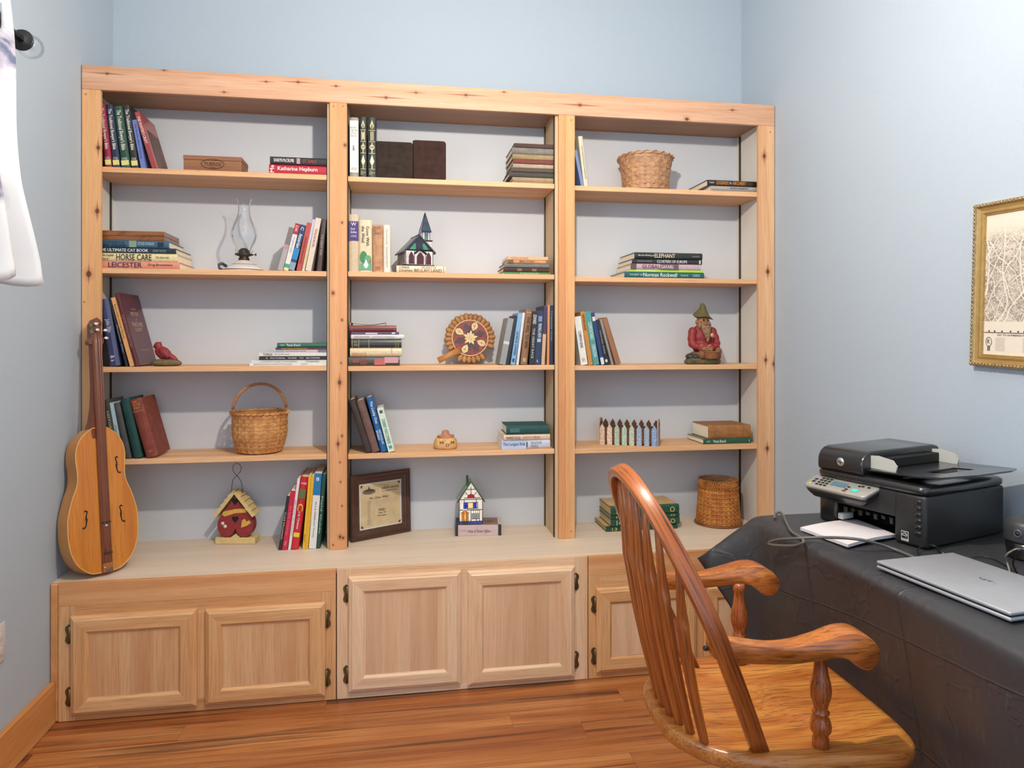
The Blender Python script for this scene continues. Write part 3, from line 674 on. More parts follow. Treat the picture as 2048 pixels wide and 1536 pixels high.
stack(SH['L'][2], .030, [
    (499, 662, 6, '#d9d8d4', .21, 'white lighthouse book at the very bottom of the pile on the third left shelf', dict(soft=True, titles=[('AMERICAN LIGHTHOUSES', .05, .55, .25, .75, '#9a9a98'), ('CASSIDY', .66, .76, .3, .7, '#8a8a88')])),
    (503, 662, 5, '#d6d4cf', .20, 'white paperback second from the bottom of the pile on the third left shelf', dict(soft=True, titles=[('A COUNTRY GUIDE TO FLOWERING', .12, .6, .25, .75, '#8a8684'), ('THE CAROLINAS', .72, .9, .25, .75, '#2c2c2c')])),
    (518, 662, 8, '#2b2827', .19, 'black estate guide in the pile on the third left shelf', dict(soft=True, titles=[('A   PICTORIAL   GUIDE   TO   BILTMORE', .1, .9, .35, .68, '#d9d6d0')])),
    (518, 662, 7, '#d9d6cd', .18, 'white travel book on top of the black guide on the third left shelf', dict(soft=True, titles=[('TONGA', .06, .2, .15, .85, '#1c1c20'), ('The Friendly Islands', .22, .45, .3, .7, '#55565a')])),
    (551, 662, 5.5, '#c5b3b8', .16, 'pinkish booklet with a blue end in the pile on the third left shelf', dict(soft=True, patches=[(0, .17, 0, 1, '#9aa3bb'), (.83, 1, 0, 1, '#6b7690')], titles=[('Exploring North Carolina Waterfalls', .2, .6, .25, .75, '#8a6f7c')])),
    (551, 662, 4.5, '#5b3028', .15, 'thin red-brown paperback just below the top green one on the third left shelf', dict(soft=True, titles=[('Body, Memory & Thermal Soul', .12, .62, .2, .8, '#d9c44c')])),
    (554, 662, 9, '#256552', .15, 'green hardback topping the pile on the third left shelf', dict(coat=.3, titles=[('Potato Branch', .2, .47, .25, .8, '#d9e2dc'), ('HENRY', .07, .16, .35, .65, '#c9d6cf')])),
], 'books lying on the third left shelf')
# fourth row, left bay
lean(SH['L'][3], .030, [
    (226, 206, 800, 11, '#3c3f38', .14, 'dark olive book behind the dulcimer neck on the fourth left shelf', dict(titles=[('HISTORIC PLACES', .2, .9, .3, .7, '#b5b5a8')])),
    (239, 219, 806, 7, '#a9c3cc', .13, 'thin light-blue book behind the dulcimer on the fourth left shelf', dict(soft=True, titles=[('Carolina', .4, .8, .3, .7, '#44626e')])),
    (251, 227, 807, 11, '#4a4a4c', .14, 'charcoal book beside the dark teal one on the fourth left shelf', dict(worn=True)),
    (267, 240, 799, 17, '#113f3c', .15, 'dark teal cloth book on the fourth left shelf', dict(worn=True)),
    (292, 258, 801, 23, '#7c3a2c', .15, 'thick red-brown book with gold lettering, outermost on the fourth left shelf', dict(worn=True, titles=[('LIVES\nOF THE\nPOETS', .03, .17, .2, .8, '#c9905a', 'H'), ('1908', .88, .92, .35, .65, '#b5774c', 'H')], patches=[(.205, .212, .05, .95, '#c98a58')])),
], 'books leaning on the fourth left shelf', -1, xmin=BAYS['L'][0])
# bottom row, left bay
lean(ZC, .030, [
    (655.5, 668, 948, 8, '#1f4a40', .20, 'dark green book tucked against the divider above the base cabinet', dict(titles=[('Field Guide', .3, .8, .3, .7, '#9cc0a8')])),
    (645, 656.5, 947, 14, '#dcdbd6', .21, 'tall white book with a blue top among the bright books at the bottom left', dict(soft=True, coat=.3, patches=[(0, .29, 0, 1, '#1b74ab')], titles=[('8', .05, .10, .3, .7, '#e4eef4', 'H'), ('Bird & Wildflower Society', .38, .85, .35, .6, '#56707c')])),
    (629.5, 642, 952, 5.5, '#e2a81c', .19, 'yellow book nearest the tall white one at the bottom left', dict(soft=True)),
    (623.5, 636, 951, 5, '#e0b32a', .19, 'yellow book nearest the red Christmas one at the bottom left', dict(soft=True, titles=[('Eleven', .8, .9, .3, .7, '#3a2a10')])),
    (615, 635, 954, 15, '#c01a2c', .20, 'thick red Christmas book among the bright books at the bottom left', dict(coat=.4, patches=[(.17, .3, .1, .9, '#58703a'), (.77, .83, .12, .88, '#e0c43c')], titles=[('Lee Bailey', .07, .11, .2, .9, '#f0d8d8', 'H'), ('C', .37, .47, .15, .85, '#e8c84a'), ('is for Christmas', .48, .72, .35, .65, '#f0dcdc')])),
    (599, 618, 957, 5, '#e0d8d8', .19, 'thin white book between the two red ones at the bottom left', dict(soft=True, titles=[('gifts from the kitchen', .3, .8, .25, .75, '#a04458')])),
    (594, 611, 982, 10, '#c01838', .17, 'thin crimson christmas book with pink lettering at the bottom left', dict(soft=True, coat=.3, titles=[('the little christmas', .25, .75, .25, .75, '#f0628c'), ('Warner', .85, .93, .3, .7, '#e8a8b8')])),
    (583, 600, 992, 6, '#28201f', .16, 'thin black book at the open end of the bright books at the bottom left', dict(soft=True, titles=[('Cold Mountain', .3, .8, .25, .75, '#c8b8b0')])),
], 'bright books leaning at the bottom left', 1, xmax=BAYS['L'][1])
# middle bay, top
GD = '#d3c08a'
TOOL = [(.05, .19, .26, .74, GD, 'd'), (.09, .19, .40, .60, '#262c2a', 'd'), (.215, .222, .12, .88, GD), (.405, .412, .12, .88, GD), (.46, .54, .2, .8, GD, 'o'), (.475, .525, .3, .7, '#262c2a', 'o'), (.43, .60, .45, .55, GD), (.60, .607, .12, .88, GD), (.63, .79, .24, .76, '#e6d8a8', 'd'), (.79, .86, .45, .55, GD), (.862, .868, .12, .88, GD)]
TOOLT = [('THE\nDERRYDALE\nPRESS', .89, .96, .15, .85, '#c9b98a', 'H')]
lean(SH['M'][0], .030, [
    (699, 698.6, 235, 18, '#8e8b7e', .16, 'white-jacketed book standing between the post and the black gold-tooled pair', dict(patches=[(.055, .93, .06, .98, '#dcdad6')], titles=[('BOWS\nON THE\nLITTLE\nDELTA', .16, .33, .12, .92, '#4a4644', 'H'), ('&', .47, .56, .35, .6, '#3a3836', 'H'), ('GLENN ST. CHARLES', .84, .89, .2, .8, '#8a8684', 'H')])),
    (719.4, 719, 234, 14, '#232a28', .16, 'black gold-tooled book beside the white-jacketed one', dict(coat=.2, patches=TOOL+[(.24, .39, .26, .36, '#c9b98a'), (.24, .39, .64, .74, '#c9b98a'), (.26, .37, .42, .58, '#e0d09a')], titles=TOOLT)),
    (735.8, 735.4, 235, 16.5, '#262c2a', .16, 'black gold-tooled book beside the worn brown bible', dict(coat=.2, patches=TOOL+[(.24, .39, .34, .44, '#c9b98a'), (.24, .39, .56, .66, '#c9b98a')], titles=TOOLT)),
], 'upright books on the top middle shelf', -1, xmin=BAYS['M'][0])
def facing_book(u0, u1, vt, z, Y, thick, c, label, yaw=0):
    a, b_ = onY(u0, vt, Y), onY(u1, vt, Y); Wd = b_.x-a.x; H = a.z-z
    t = thing('book', label, 'book', (a.x, Y, z+.0003), (0, 0, yaw), 'old brown books facing out on the top middle shelf')
    lm = cm(c, .7, .3, 35, bump=.6, spec=.15)
    def outline(ins, x0=0):
        r = .012; pts = []
        x0 += ins; x1 = Wd-ins; z0, z1 = ins, H-ins
        for cx, cz, a0 in ((x1-r, z1-r, 0), (x0+r*.5, z1-r*.5, 90), (x0+r*.5, z0+r*.5, 180), (x1-r, z0+r, 270)):
            rr = r if cx > Wd/2 else r*.5
            for k in range(5): an = radians(a0+k*22.5); pts.append((cx+rr*cos(an), cz+rr*sin(an)))
        return pts
    q = MB(); q.poly(outline(0), 0, .003, lm); q.poly(outline(0), thick-.003, thick, lm)
    q.tube([(.002, thick/2, .001), (.002, thick/2, H-.001)], [(thick/2, .006)]*2, lm, seg=10, up=(1, 0, 0))
    q.obj('cover', t)
    MB().poly(outline(.004), .0031, thick-.0031, cm('#8f7a5c', .8, .15, 200)).obj('pages', t)
facing_book(753, 826, 282, SH['M'][0], .045, .04, '#30261f', 'worn brown bible facing out between the black books and a smoother brown book')
facing_book(827.5, 892, 280, SH['M'][0], .05, .035, '#38241e', 'smooth dark brown book facing out, standing to one side of the worn bible')
stack(SH['M'][0], .034, [
    (1026, 1114, 6.5, '#8f7353', .16, 'tattered brown booklet at the base of the old book pile, top middle shelf', dict(worn=True, soft=True, yaw=.01)),
    (1025, 1113, 5.5, '#a08a68', .15, 'frayed tan booklet just above the tattered one, top middle shelf', dict(worn=True, soft=True)),
    (1018, 1109, 10.5, '#3f3d38', .17, 'dark grey worn book low in the old book pile, top middle shelf', dict(worn=True)),
    (1022, 1110, 8, '#54453a', .17, 'dull brown worn book near the middle of the old book pile, top middle shelf', dict(worn=True)),
    (1026, 1111, 8.5, '#a89882', .165, 'pale frayed book in the old book pile, top middle shelf', dict(worn=True)),
    (1026, 1112, 8.5, '#73382f', .165, 'dull red worn book in the old book pile, top middle shelf', dict(worn=True)),
    (1025, 1111, 10.5, '#98805e', .165, 'tan striped book third from the top of the old book pile, top middle shelf', dict(worn=True)),
    (1024, 1112, 13, '#77746c', .165, 'grey worn book second from the top of the old pile, top middle shelf', dict(worn=True)),
    (1029, 1110, 8.5, '#4a322a', .155, 'small dark brown book crowning the old pile, top middle shelf', dict(worn=True)),
], 'old worn books piled on the top middle shelf')
mg = MB(); a, b_ = onY(915, 600, .05), onY(1000, 600, .05)
mg.box(a.x, b_.x, .05, .17, SH['M'][0]+.0004, SH['M'][0]+.004, cm('#5a4636', .7, .2, 60))
tag(mg.obj('booklet'), 'thin dark booklet lying flat in the middle of the top middle shelf', 'booklet')
# middle bay, second row
lean(SH['M'][1], .030, [
    (697, 696.6, 429, 20, '#c5b294', .16, 'beige-jacketed book with a purple label beside the post, second middle shelf', dict(coat=.3, patches=[(.12, .46, .02, .98, '#37256b')], titles=[('W', .14, .2, .25, .75, '#d9cfe0', 'H'), ('God\nSmiles', .23, .33, .2, .8, '#dcd4e8', 'H'), ('A NOVEL', .36, .4, .2, .8, '#c9bfd8', 'H')])),
    (718, 717.5, 440, 25.5, '#dcc4a0', .17, 'civil war novel with a green picture on its spine, second middle shelf', dict(coat=.4, patches=[(.6, .84, .06, .62, '#2f7d4c', 'o'), (.68, .86, .4, .96, '#5c9a68', 'o'), (.84, .97, .06, .96, '#58a07a', 'r'), (.76, .93, .34, .72, '#e4e4dc', 'd'), (.78, .84, .78, .94, '#b8443c', 'o')], titles=[('Gone With\nthe Wind', .12, .5, .2, .8, '#2c2a26')])),
    (745.5, 745, 450, 20.5, '#b58763', .15, 'tan cloth book beside the white curved one, second middle shelf', dict(worn=True, titles=[('PROOFS\nOF\nAMERICA', .04, .2, .15, .85, '#8c4c34', 'H'), ('POLAND\nAND EAST', .88, .95, .2, .8, '#8c4c34', 'H')])),
    (767, 766.5, 450, 14, '#ddd6c6', .17, 'narrow off-white book nearest the stained-glass church', dict(titles=[('FINANCIAL MANAGEMENT', .1, .9, .4, .6, '#a8a090')])),
], 'upright books on the second middle shelf', -1, xmin=BAYS['M'][0])
stack(SH['M'][1], .034, [
    (793, 891, 14, '#e2ceac', .19, 'cream novel lying flat under the stained-glass church', dict(coat=.3, titles=[('LONNIE\nCOLEMAN', .05, .32, .12, .9, '#3a3026'), ('THE LEGACY OF', .5, .8, .62, .9, '#4a4034'), ('BEULAH LAND', .36, .92, .1, .55, '#6b4a30')], patches=[(.955, .965, .05, .95, '#8a6a4a')])),
], None)
stack(SH['M'][1], .036, [
    (1007, 1101, 4.5, '#3f7a44', .16, 'thin green book at the bottom of the small pile on the second middle shelf', dict(soft=True, titles=[('The Legend of Sleepy Hollow', .35, .75, .2, .8, '#c9dcc8')])),
    (1007, 1098, 9, '#43291f', .17, 'dark brown cloth book in the small pile on the second middle shelf', dict(worn=True, patches=[(.3, .4, .2, .8, '#7c5a44'), (.62, .72, .2, .8, '#7c5a44')])),
    (1009, 1098, 8, '#6f706e', .16, 'grey cloth book in the small pile on the second middle shelf', dict(worn=True)),
    (1014, 1092, 7.5, '#c98f5e', .15, 'orange-tan book second from the top of the small pile, second middle shelf', dict(worn=True, titles=[('BEN STORY', .32, .72, .25, .8, '#5a3a24')], patches=[(.02, .16, .1, .9, '#6a4a34')])),
    (1016, 1096, 6.5, '#d8ab84', .15, 'peach-tan book topping the small pile on the second middle shelf', dict(soft=True, titles=[('I. CLARK A. LE. FALOIR', .05, .5, .25, .75, '#a8502c')])),
], 'books lying on the second middle shelf')
# middle bay, third row
zz = stack(SH['M'][2], .034, [
    (697, 799.5, 18.5, '#41443a', .16, 'dark floral-jacketed book at the base of the pile on the third middle shelf', dict(coat=.4, patches=[(.5, .72, .1, .75, '#b9605a'), (.7, .97, .3, .95, '#c9949a'), (.08, .2, .35, .8, '#8a4a3c')], titles=[('Southern\nGarden', .23, .38, .15, .85, '#c23c34')])),
    (700, 803, 17, '#d8c19c', .16, 'cream book in the pile on the third middle shelf', dict(coat=.2, titles=[('SERVICE', .04, .32, .12, .45, '#c8805c')], patches=[(.8, .815, 0, 1, '#b89a78')])),
    (702, 803, 17.5, '#2e3230', .16, 'black ribbed book with gold bands in the pile on the third middle shelf', dict(coat=.3, patches=[(.02, .028, 0, 1, '#a8a07a'), (.15, .158, 0, 1, '#a8a07a'), (.35, .358, 0, 1, '#a8a07a'), (.88, .888, 0, 1, '#8c9a4c'), (.93, .938, 0, 1, '#8c9a4c')], titles=[('THE\nBOOK', .06, .14, .2, .8, '#a8a07a')])),
    (702, 808, 9.5, '#cfcdc9', .17, 'glossy white-grey book in the pile on the third middle shelf', dict(coat=.4, titles=[('MARVELS AND MYSTERIES', .06, .35, .3, .7, '#9a8a7c'), ('POSITIVE THINKING', .4, .82, .3, .7, '#a0a0a0')])),
    (702, 798, 5, '#5a4a68', .16, 'thin purple book under the red leather one on the third middle shelf', dict(soft=True, patches=[(.3, .55, .1, .6, '#cfcad4'), (.85, .92, .2, .8, '#d9d6e0')])),
    (699, 793, 12.5, '#6e2a24', .15, 'red leather book near the top of the pile on the third middle shelf', dict(coat=.3, patches=[(.05, .056, 0, 1, '#a86a4c'), (.95, .956, 0, 1, '#a86a4c')])),
], 'books lying on the third middle shelf')
lo, hi = onY(700, 643, .05), onY(772, 643, .05)
P = []
for j in range(5):
    y = .05+.12*j/4
    P.append([(lo.x+(hi.x-lo.x)*i/12, y, zz+.004+.010*(1-sin(pi*i/12))*.8) for i in range(13)])
q = MB(); q.grid(P, cm('#b98a6e', .6, .08, 90)); q.grid([[(a, b_, c+.0016) for a, b_, c in r] for r in P], cm('#b98a6e', .6, .08, 90))
for row in (P[0],):
    q.grid([row, [(a, b_, c+.0016) for a, b_, c in row]], cm('#d6c4a8', .7, .05, 200))
q.box(lo.x, lo.x+.004, .05, .17, zz+.0002, zz+.013, cm('#b98a6e', .6, .08, 90)); q.box(hi.x-.004, hi.x, .05, .17, zz+.0002, zz+.013, cm('#b98a6e', .6, .08, 90))
tag(q.obj('booklet'), 'tan sagging booklet lying on top of the pile on the third middle shelf', 'booklet')
lean(SH['M'][2], .030, [
    (1111.5, 1113.2, 611, 7, '#252b3a', .16, 'tall thin navy book against the divider panel, third middle shelf', dict(soft=True, titles=[('Hospitality Guide', .1, .6, .3, .7, '#9aa0ac')])),
    (1102, 1103.5, 610, 4.5, '#c98a5c', .15, 'thin orange-tan booklet beside the tall navy book, third middle shelf', dict(soft=True)),
    (1096, 1102, 612, 7, '#3f3450', .17, 'tall purple book with a beige foot, third middle shelf', dict(soft=True, patches=[(.48, 1, 0, 1, '#c4a487')])),
    (1087, 1093.5, 622, 12, '#22304c', .15, 'navy paperback with a white emblem, third middle shelf', dict(soft=True, coat=.3, patches=[(.1, .2, .2, .8, '#7c86a8'), (.52, .58, .2, .8, '#a8b0c8')], titles=[('PRAYING in FAITH', .24, .5, .25, .8, '#d9dde4'), ('L', .91, .95, .35, .65, '#d9dde4', 'H')])),
    (1073, 1080, 623, 10.5, '#1f1e20', .15, 'black paperback next to the brown race book, third middle shelf', dict(soft=True, coat=.3, titles=[('EDWARD', .07, .24, .2, .85, '#dcd8d2'), ('THE GREAT RACE', .32, .88, .3, .7, '#c4c0ba')])),
    (1059, 1069.5, 620, 14.5, '#8a6240', .16, 'brown book about winning with dark lettering, third middle shelf', dict(coat=.3, titles=[('Jennings', .04, .07, .2, .8, '#d9cbb0', 'H'), ('THE WILL TO WIN', .13, .7, .3, .75, '#2e2018'), ('RSU', .88, .95, .3, .7, '#e0d6c4', 'H')])),
    (1041, 1054, 626, 5, '#cfcfd2', .15, 'thin white paperback behind the light-blue one, third middle shelf', dict(soft=True)),
    (1033, 1048, 627, 9, '#7ba6c8', .14, 'light-blue paperback with dark lettering, third middle shelf', dict(soft=True, titles=[('QUAKER SUMMER', .36, .82, .2, .8, '#24405c')], patches=[(.88, .95, .25, .75, '#2c4a66')])),
    (1023, 1041, 632, 6.5, '#232a30', .14, 'thin black paperback beside the grey one, third middle shelf', dict(soft=True)),
    (1014, 1031, 638, 12, '#8f9292', .13, 'grey paperback at the open end of the leaning row, third middle shelf', dict(soft=True, patches=[(.5, .56, 0, 1, '#c4c6c6')])),
], 'books leaning on the third middle shelf', 1, xmax=BAYS['M'][1])
# middle bay, fourth row
lean(SH['M'][3], .036, [
    (731, 697, 801, 13, '#3b2f2b', .15, 'blackened brown book against the post on the fourth middle shelf', dict(worn=True, dy=-.004)),
    (744, 712, 803, 16, '#6b5149', .16, 'faded brown cloth book on the fourth middle shelf', dict(worn=True)),
    (762, 732, 796, 13, '#125a96', .16, 'bright blue novel with white lettering on the fourth middle shelf', dict(coat=.3, titles=[('The Lucky One', .08, .48, .25, .8, '#dce6ee'), ('NICHOLAS\nSPARKS', .6, .86, .12, .88, '#dce6ee')])),
    (777, 754, 818, 13, '#cfdcc9', .14, 'pale green paperback at the open end of the fourth middle shelf row', dict(soft=True, coat=.3, patches=[(.05, .12, .25, .75, '#4a5a4c'), (.86, .93, .25, .75, '#4a9a9c')], titles=[('DEBBIE MACOMBER', .25, .82, .25, .75, '#3f8f8c')])),
], 'books leaning on the fourth middle shelf', -1, xmin=BAYS['M'][0])
stack(SH['M'][3], .044, [
    (1003, 1100, 17, '#c4cbd8', .15, 'blue-and-white novel at the bottom of the pile on the fourth middle shelf', dict(coat=.3, patches=[(0, .5, 0, 1, '#b3c3de'), (.51, .53, .2, .8, '#3a2c20')], titles=[('The Longest Ride', .03, .48, .3, .75, '#1c3c78'), ('NICHOLAS\nSPARKS', .6, .82, .15, .85, '#7a8494')])),
    (1007, 1100, 11, '#ddc3ac', .145, 'pinkish-cream novel in the middle of the pile on the fourth middle shelf', dict(coat=.3, yaw=.03, titles=[('FANNIE FLAGG', .05, .35, .25, .75, '#5a3a2c'), ('A NICE TO WRITER', .4, .78, .3, .7, '#a8705c')])),
    (1013, 1099, 17.5, '#1d4a48', .155, 'dark teal hardback on top of the pile on the fourth middle shelf', dict(worn=True, yaw=-.02, patches=[(.08, .3, .25, .75, '#3c6c66')])),
], 'books lying on the fourth middle shelf')
# right bay
lean(SH['R'][0], .030, [
    (1154, 1140, 300, 6, '#6f82b0', .14, 'blue booklet mostly hidden behind the post on the top right shelf', dict(soft=True)),
    (1168, 1156, 273, 10, '#cbc3ae', .15, 'off-white book leaning on the top right shelf beside the basket', dict(titles=[('DECLARATIONS OF FREEDOM', .2, .85, .35, .65, '#8a8270')])),
], 'books leaning on the top right shelf', -1, xmin=BAYS['R'][0])
stack(SH['R'][0], .036, [
    (1421, 1528, 11, '#a8a296', .17, 'grey illustrated book lying under the black archery book', dict(soft=True, titles=[('MASTERS OF THE BARE BOW', .4, .78, .55, .85, '#3c342c')], patches=[(.02, .97, .08, .5, '#8a8480')])),
    (1415, 1528, 12, '#211b18', .2, 'black archery book with orange lettering on the top right shelf', dict(coat=.4, titles=[('Trucker', .03, .12, .4, .7, '#cfc8c0'), ('LEGENDS', .17, .4, .25, .8, '#d98a2c'), ('IN', .42, .46, .3, .75, '#a8a0d0'), ('ARCHERY', .48, .74, .25, .8, '#d98a2c')])),
], 'books lying on the top right shelf')
stack(SH['R'][1], .034, [
    (1249, 1408, 12, '#17585c', .2, 'teal art book at the bottom of the pile on the second right shelf', dict(coat=.4, titles=[('THE BEST OF', .06, .22, .35, .65, '#a9c8c8'), ('Norman Rockwell', .23, .65, .2, .85, '#c9e0d8'), ('Rockwell', .7, .79, .35, .65, '#a9c8c8'), ('COURAGE', .85, .94, .3, .7, '#a9c8c8')])),
    (1259, 1406, 4.5, '#a4cf3c', .18, 'thin lime-green book in the pile on the second right shelf', dict(soft=True, titles=[('MAURIZIO MONDARINI', .08, .35, .2, .8, '#e4f0c0')])),
    (1261, 1401, 11.5, '#bfa0ac', .19, 'mauve safari book in the pile on the second right shelf', dict(coat=.4, patches=[(0, .08, 0, 1, '#5c4a48'), (.42, .68, 0, 1, '#6a5058')], titles=[('GLOBAL', .16, .41, .2, .82, '#5c2434'), ('SAFARI', .43, .6, .2, .82, '#d4c8cc')])),
    (1264, 1404, 9.5, '#292228', .19, 'black cloister book in the pile on the second right shelf', dict(coat=.4, titles=[('CLOISTERS OF EUROPE', .35, .78, .22, .8, '#d9d8dc'), ('GARDENS OF PRAYER', .07, .28, .35, .65, '#8a8890')], patches=[(.955, .975, .1, .9, '#cfcfcf')])),
    (1269, 1404.5, 13, '#1f2320', .2, 'black elephant book topping the pile on the second right shelf', dict(coat=.4, titles=[('the art of being an', .05, .28, .35, .68, '#d9d0c0'), ('ELEPHANT', .29, .59, .2, .82, '#dcc8b0'), ('Barnes & Noble', .85, .95, .4, .6, '#a8a49c')])),
], 'books lying on the second right shelf')
lean(SH['R'][2], .030, [
    (1152, 1138, 634, 14, '#dcdbd5', .15, 'white paperback beside the post on the third right shelf', dict(soft=True, titles=[('COMMON SENSE', .3, .65, .3, .7, '#3c4044'), ('8H', .85, .93, .25, .75, '#b0a860', 'H')])),
    (1166, 1149, 624, 9, '#b9803a', .15, 'golden-brown paperback next to the teal one on the third right shelf', dict(soft=True, titles=[('SOMETHING GOLDEN', .05, .35, .25, .8, '#5a3414')])),
    (1177, 1159, 624, 12, '#4d9290', .15, 'teal paperback with pale lettering on the third right shelf', dict(soft=True, coat=.3, titles=[('COMFORTABLE', .2, .52, .25, .8, '#cfe4d8'), ('OREGON', .62, .85, .25, .8, '#cfe0e0')])),
    (1190, 1169, 626, 7.5, '#29396c', .15, 'slim navy book with a white sticker on the third right shelf', dict(soft=True, patches=[(.08, .16, .1, .9, '#d6cdb8'), (.86, .99, .05, .95, '#cfd2d8')])),
    (1201, 1182, 640, 7.5, '#26282c', .14, 'slim black book leaning on the third right shelf', dict(soft=True, titles=[('Horses, Cats', .25, .75, .3, .7, '#b4b4b0')], patches=[(.88, .94, .2, .8, '#d8d4cc')])),
    (1210, 1186, 640, 5, '#8a8684', .14, 'thin grey booklet beside the wooden-looking book, third right shelf', dict(soft=True)),
    (1220, 1192, 638, 12, '#9c6d4c', .14, 'wood-patterned book at the open end of the third right shelf row', dict(worn=True)),
], 'books leaning on the third right shelf', -1, xmin=BAYS['R'][0])
wb = WANT['wood-patterned book at the open end of the third right shelf row'][0]
for c in wb.children:
    if c.name.startswith('cover'): c.data.materials[0] = wood('wood_print', '#a87a58', '#8a5a3c', '#5a3420', 'Z', rings=6, ringamt=.9, rough=.5)
stack(SH['R'][3], .052, [
    (1407, 1502, 10.5, '#1d5340', .17, 'green hardback lying under the thick old brown book, fourth right shelf', dict(coat=.3, titles=[('HENRY', .06, .14, .35, .65, '#b8ccc0'), ('Potato Branch', .2, .46, .25, .8, '#d9e2dc'), ('I', .95, .96, .25, .75, '#b8ccc0')])),
    (1417, 1501, 26, '#9a6838', .17, 'thick old brown book lying on the green one, fourth right shelf', dict(worn=True)),
], 'books lying on the fourth right shelf')
GV = dict(titles=[], pages=cm('#d2b27c', .8, .1, 300))
def gv(n): return dict(board=cm('#c9ab78', .6, .12, 60), pages=cm('#d2b27c', .8, .1, 300), coat=.2, titles=[(n, .08, .15, .2, .85, '#c9b46a'), ('IIII', .2, .3, .2, .8, '#a9984c'), ('O', .86, .93, .2, .8, '#c9b46a')])
stack(ZC, .075, [
    (1212, 1355, 9, '#174435', .17, 'green encyclopedia volume at the bottom of the pile behind the oak chair', gv('13')),
    (1221.5, 1359, 15, '#174837', .17, 'green volume numbered 14 in the pile behind the oak chair', gv('14')),
    (1221.5, 1359, 7, '#174635', .17, 'thin green volume between the two thick ones behind the oak chair', gv('12')),
    (1221.5, 1358, 17.5, '#184a38', .17, 'green volume numbered 15 topping the pile behind the oak chair', gv('15')),
], 'green volumes piled behind the oak chair')
# ------------------------------------------------------------ things on the shelves
def empty_at(name, label, cat, P, rz=0, group=None): return thing(name, label, cat, P, (0, 0, rz), group)
# cigar box, top left shelf
CIG = wood('cigar_box', '#9a6a48', '#82553a', '#5c3826', 'X', rings=6, rough=.6)
a, b_ = onY(367, 320, .045), onY(483, 320, .045); z0 = SH['L'][0]
cb_ = thing('wooden_box', 'brown wooden cigar box with a stamped oval on the top left shelf', 'box', (a.x, .045, z0+.0003))
wd = b_.x-a.x; hh = .062
MB().box(0, wd, 0, .12, 0, hh*.72, CIG, bev=.001).obj('base', cb_)
MB().box(-.001, wd+.001, -.001, .121, hh*.73, hh, CIG, bev=.001).obj('lid', cb_)
q = MB(); q.tube([(wd*.5+.042*cos(t_*pi/12), -.0012, hh*.5+.0185*sin(t_*pi/12)) for t_ in range(24)], .0007, cm('#4a2f20', .6, 0), closed=True, seg=4); q.obj('stamp', cb_)
XZ = lambda x, y, z: Matrix(((1, 0, 0, x), (0, 0, -1, y), (0, 1, 0, z), (0, 0, 0, 1)))
text(cb_, 'TUEROS', XZ(wd*.5, -.0016, hh*.5), .062, .013, cm('#452a1c', .6, 0)); text(cb_, 'L F B', XZ(wd*.5, -.0016, hh*.75), .03, .005, cm('#452a1c', .6, 0)); text(cb_, 'CUBAN', XZ(wd*.5, -.0016, hh*.28), .02, .004, cm('#452a1c', .6, 0))

# oil lamp
p0 = onY(488, 538, .11); z0 = SH['L'][1]; s = m_per_px(p0)
lamp = empty_at('oil_lamp', 'clear glass-chimneyed oil lamp with a white enamel base', 'oil lamp', (p0.x, .11, z0+.0003))
EN = cm('#d9cfc8', .25, .03, 30, coat=.5)
RIMB = cm('#27303f', .3, 0)
base = MB().lathe([(0, 0), (.076, 0), (.079, .004), (.078, .008), (.066, .017), (.052, .026), (.044, .029), (.036, .036), (.026, .043), (.022, .046), (0, .046)], EN, None, 40).obj('base', lamp)
def ringline(rr, z, r, m, parent, name='rim'): return MB().tube([(rr*cos(k*pi/20), rr*sin(k*pi/20), z) for k in range(40)], r, m, closed=True, seg=6).obj(name, parent)
ringline(.0785, .006, .0014, RIMB, base); ringline(.046, .0285, .001, RIMB, base)
MB().tube([(-.058, -.03, .018), (-.075, -.035, .030), (-.086, -.04, .024), (-.084, -.04, .010), (-.074, -.036, .005)], [(.004, .006)]*5, RIMB, seg=8).obj('handle', lamp)
BR = cm('#4a4238', .35, .2, 90, metal=.7)
bn = MB().lathe([(.021, .046), (.021, .055), (.017, .057), (.018, .062), (.033, .067), (.036, .070), (.033, .072), (.024, .075), (.021, .085), (.012, .094), (0, .096)], BR, None, 28).obj('burner', lamp)
MB().tube([(.03, -.005, .069), (.045, -.008, .069)], .0018, BR).lathe([(0, 0), (.006, 0), (.006, .003), (0, .003)], BR, T(.045, -.008, .069) @ R(pi/2, 'Y'), 12).obj('wick_knob', bn)
pr_ = MB()
for k in range(4):
    an = k*pi/2+.5; pr_.tube([(.034*cos(an), .034*sin(an), .071), (.030*cos(an), .030*sin(an), .078), (.035*cos(an), .035*sin(an), .090)], .0008, BR, seg=5)
pr_.obj('prongs', bn)
gl, gnt, gb = newmat('lamp_glass'); clear_glass(gl, .18)
prof = [(.025, .073), (.0255, .083), (.031, .098), (.044, .120), (.051, .143), (.0495, .164), (.040, .191), (.030, .211), (.0245, .231), (.0225, .255), (.024, .275), (.031, .290)]
inn = [(r-.0012, z) for r, z in prof][::-1]
MB().lathe(prof, gl, None, 40, cap=False).obj('chimney', lamp)

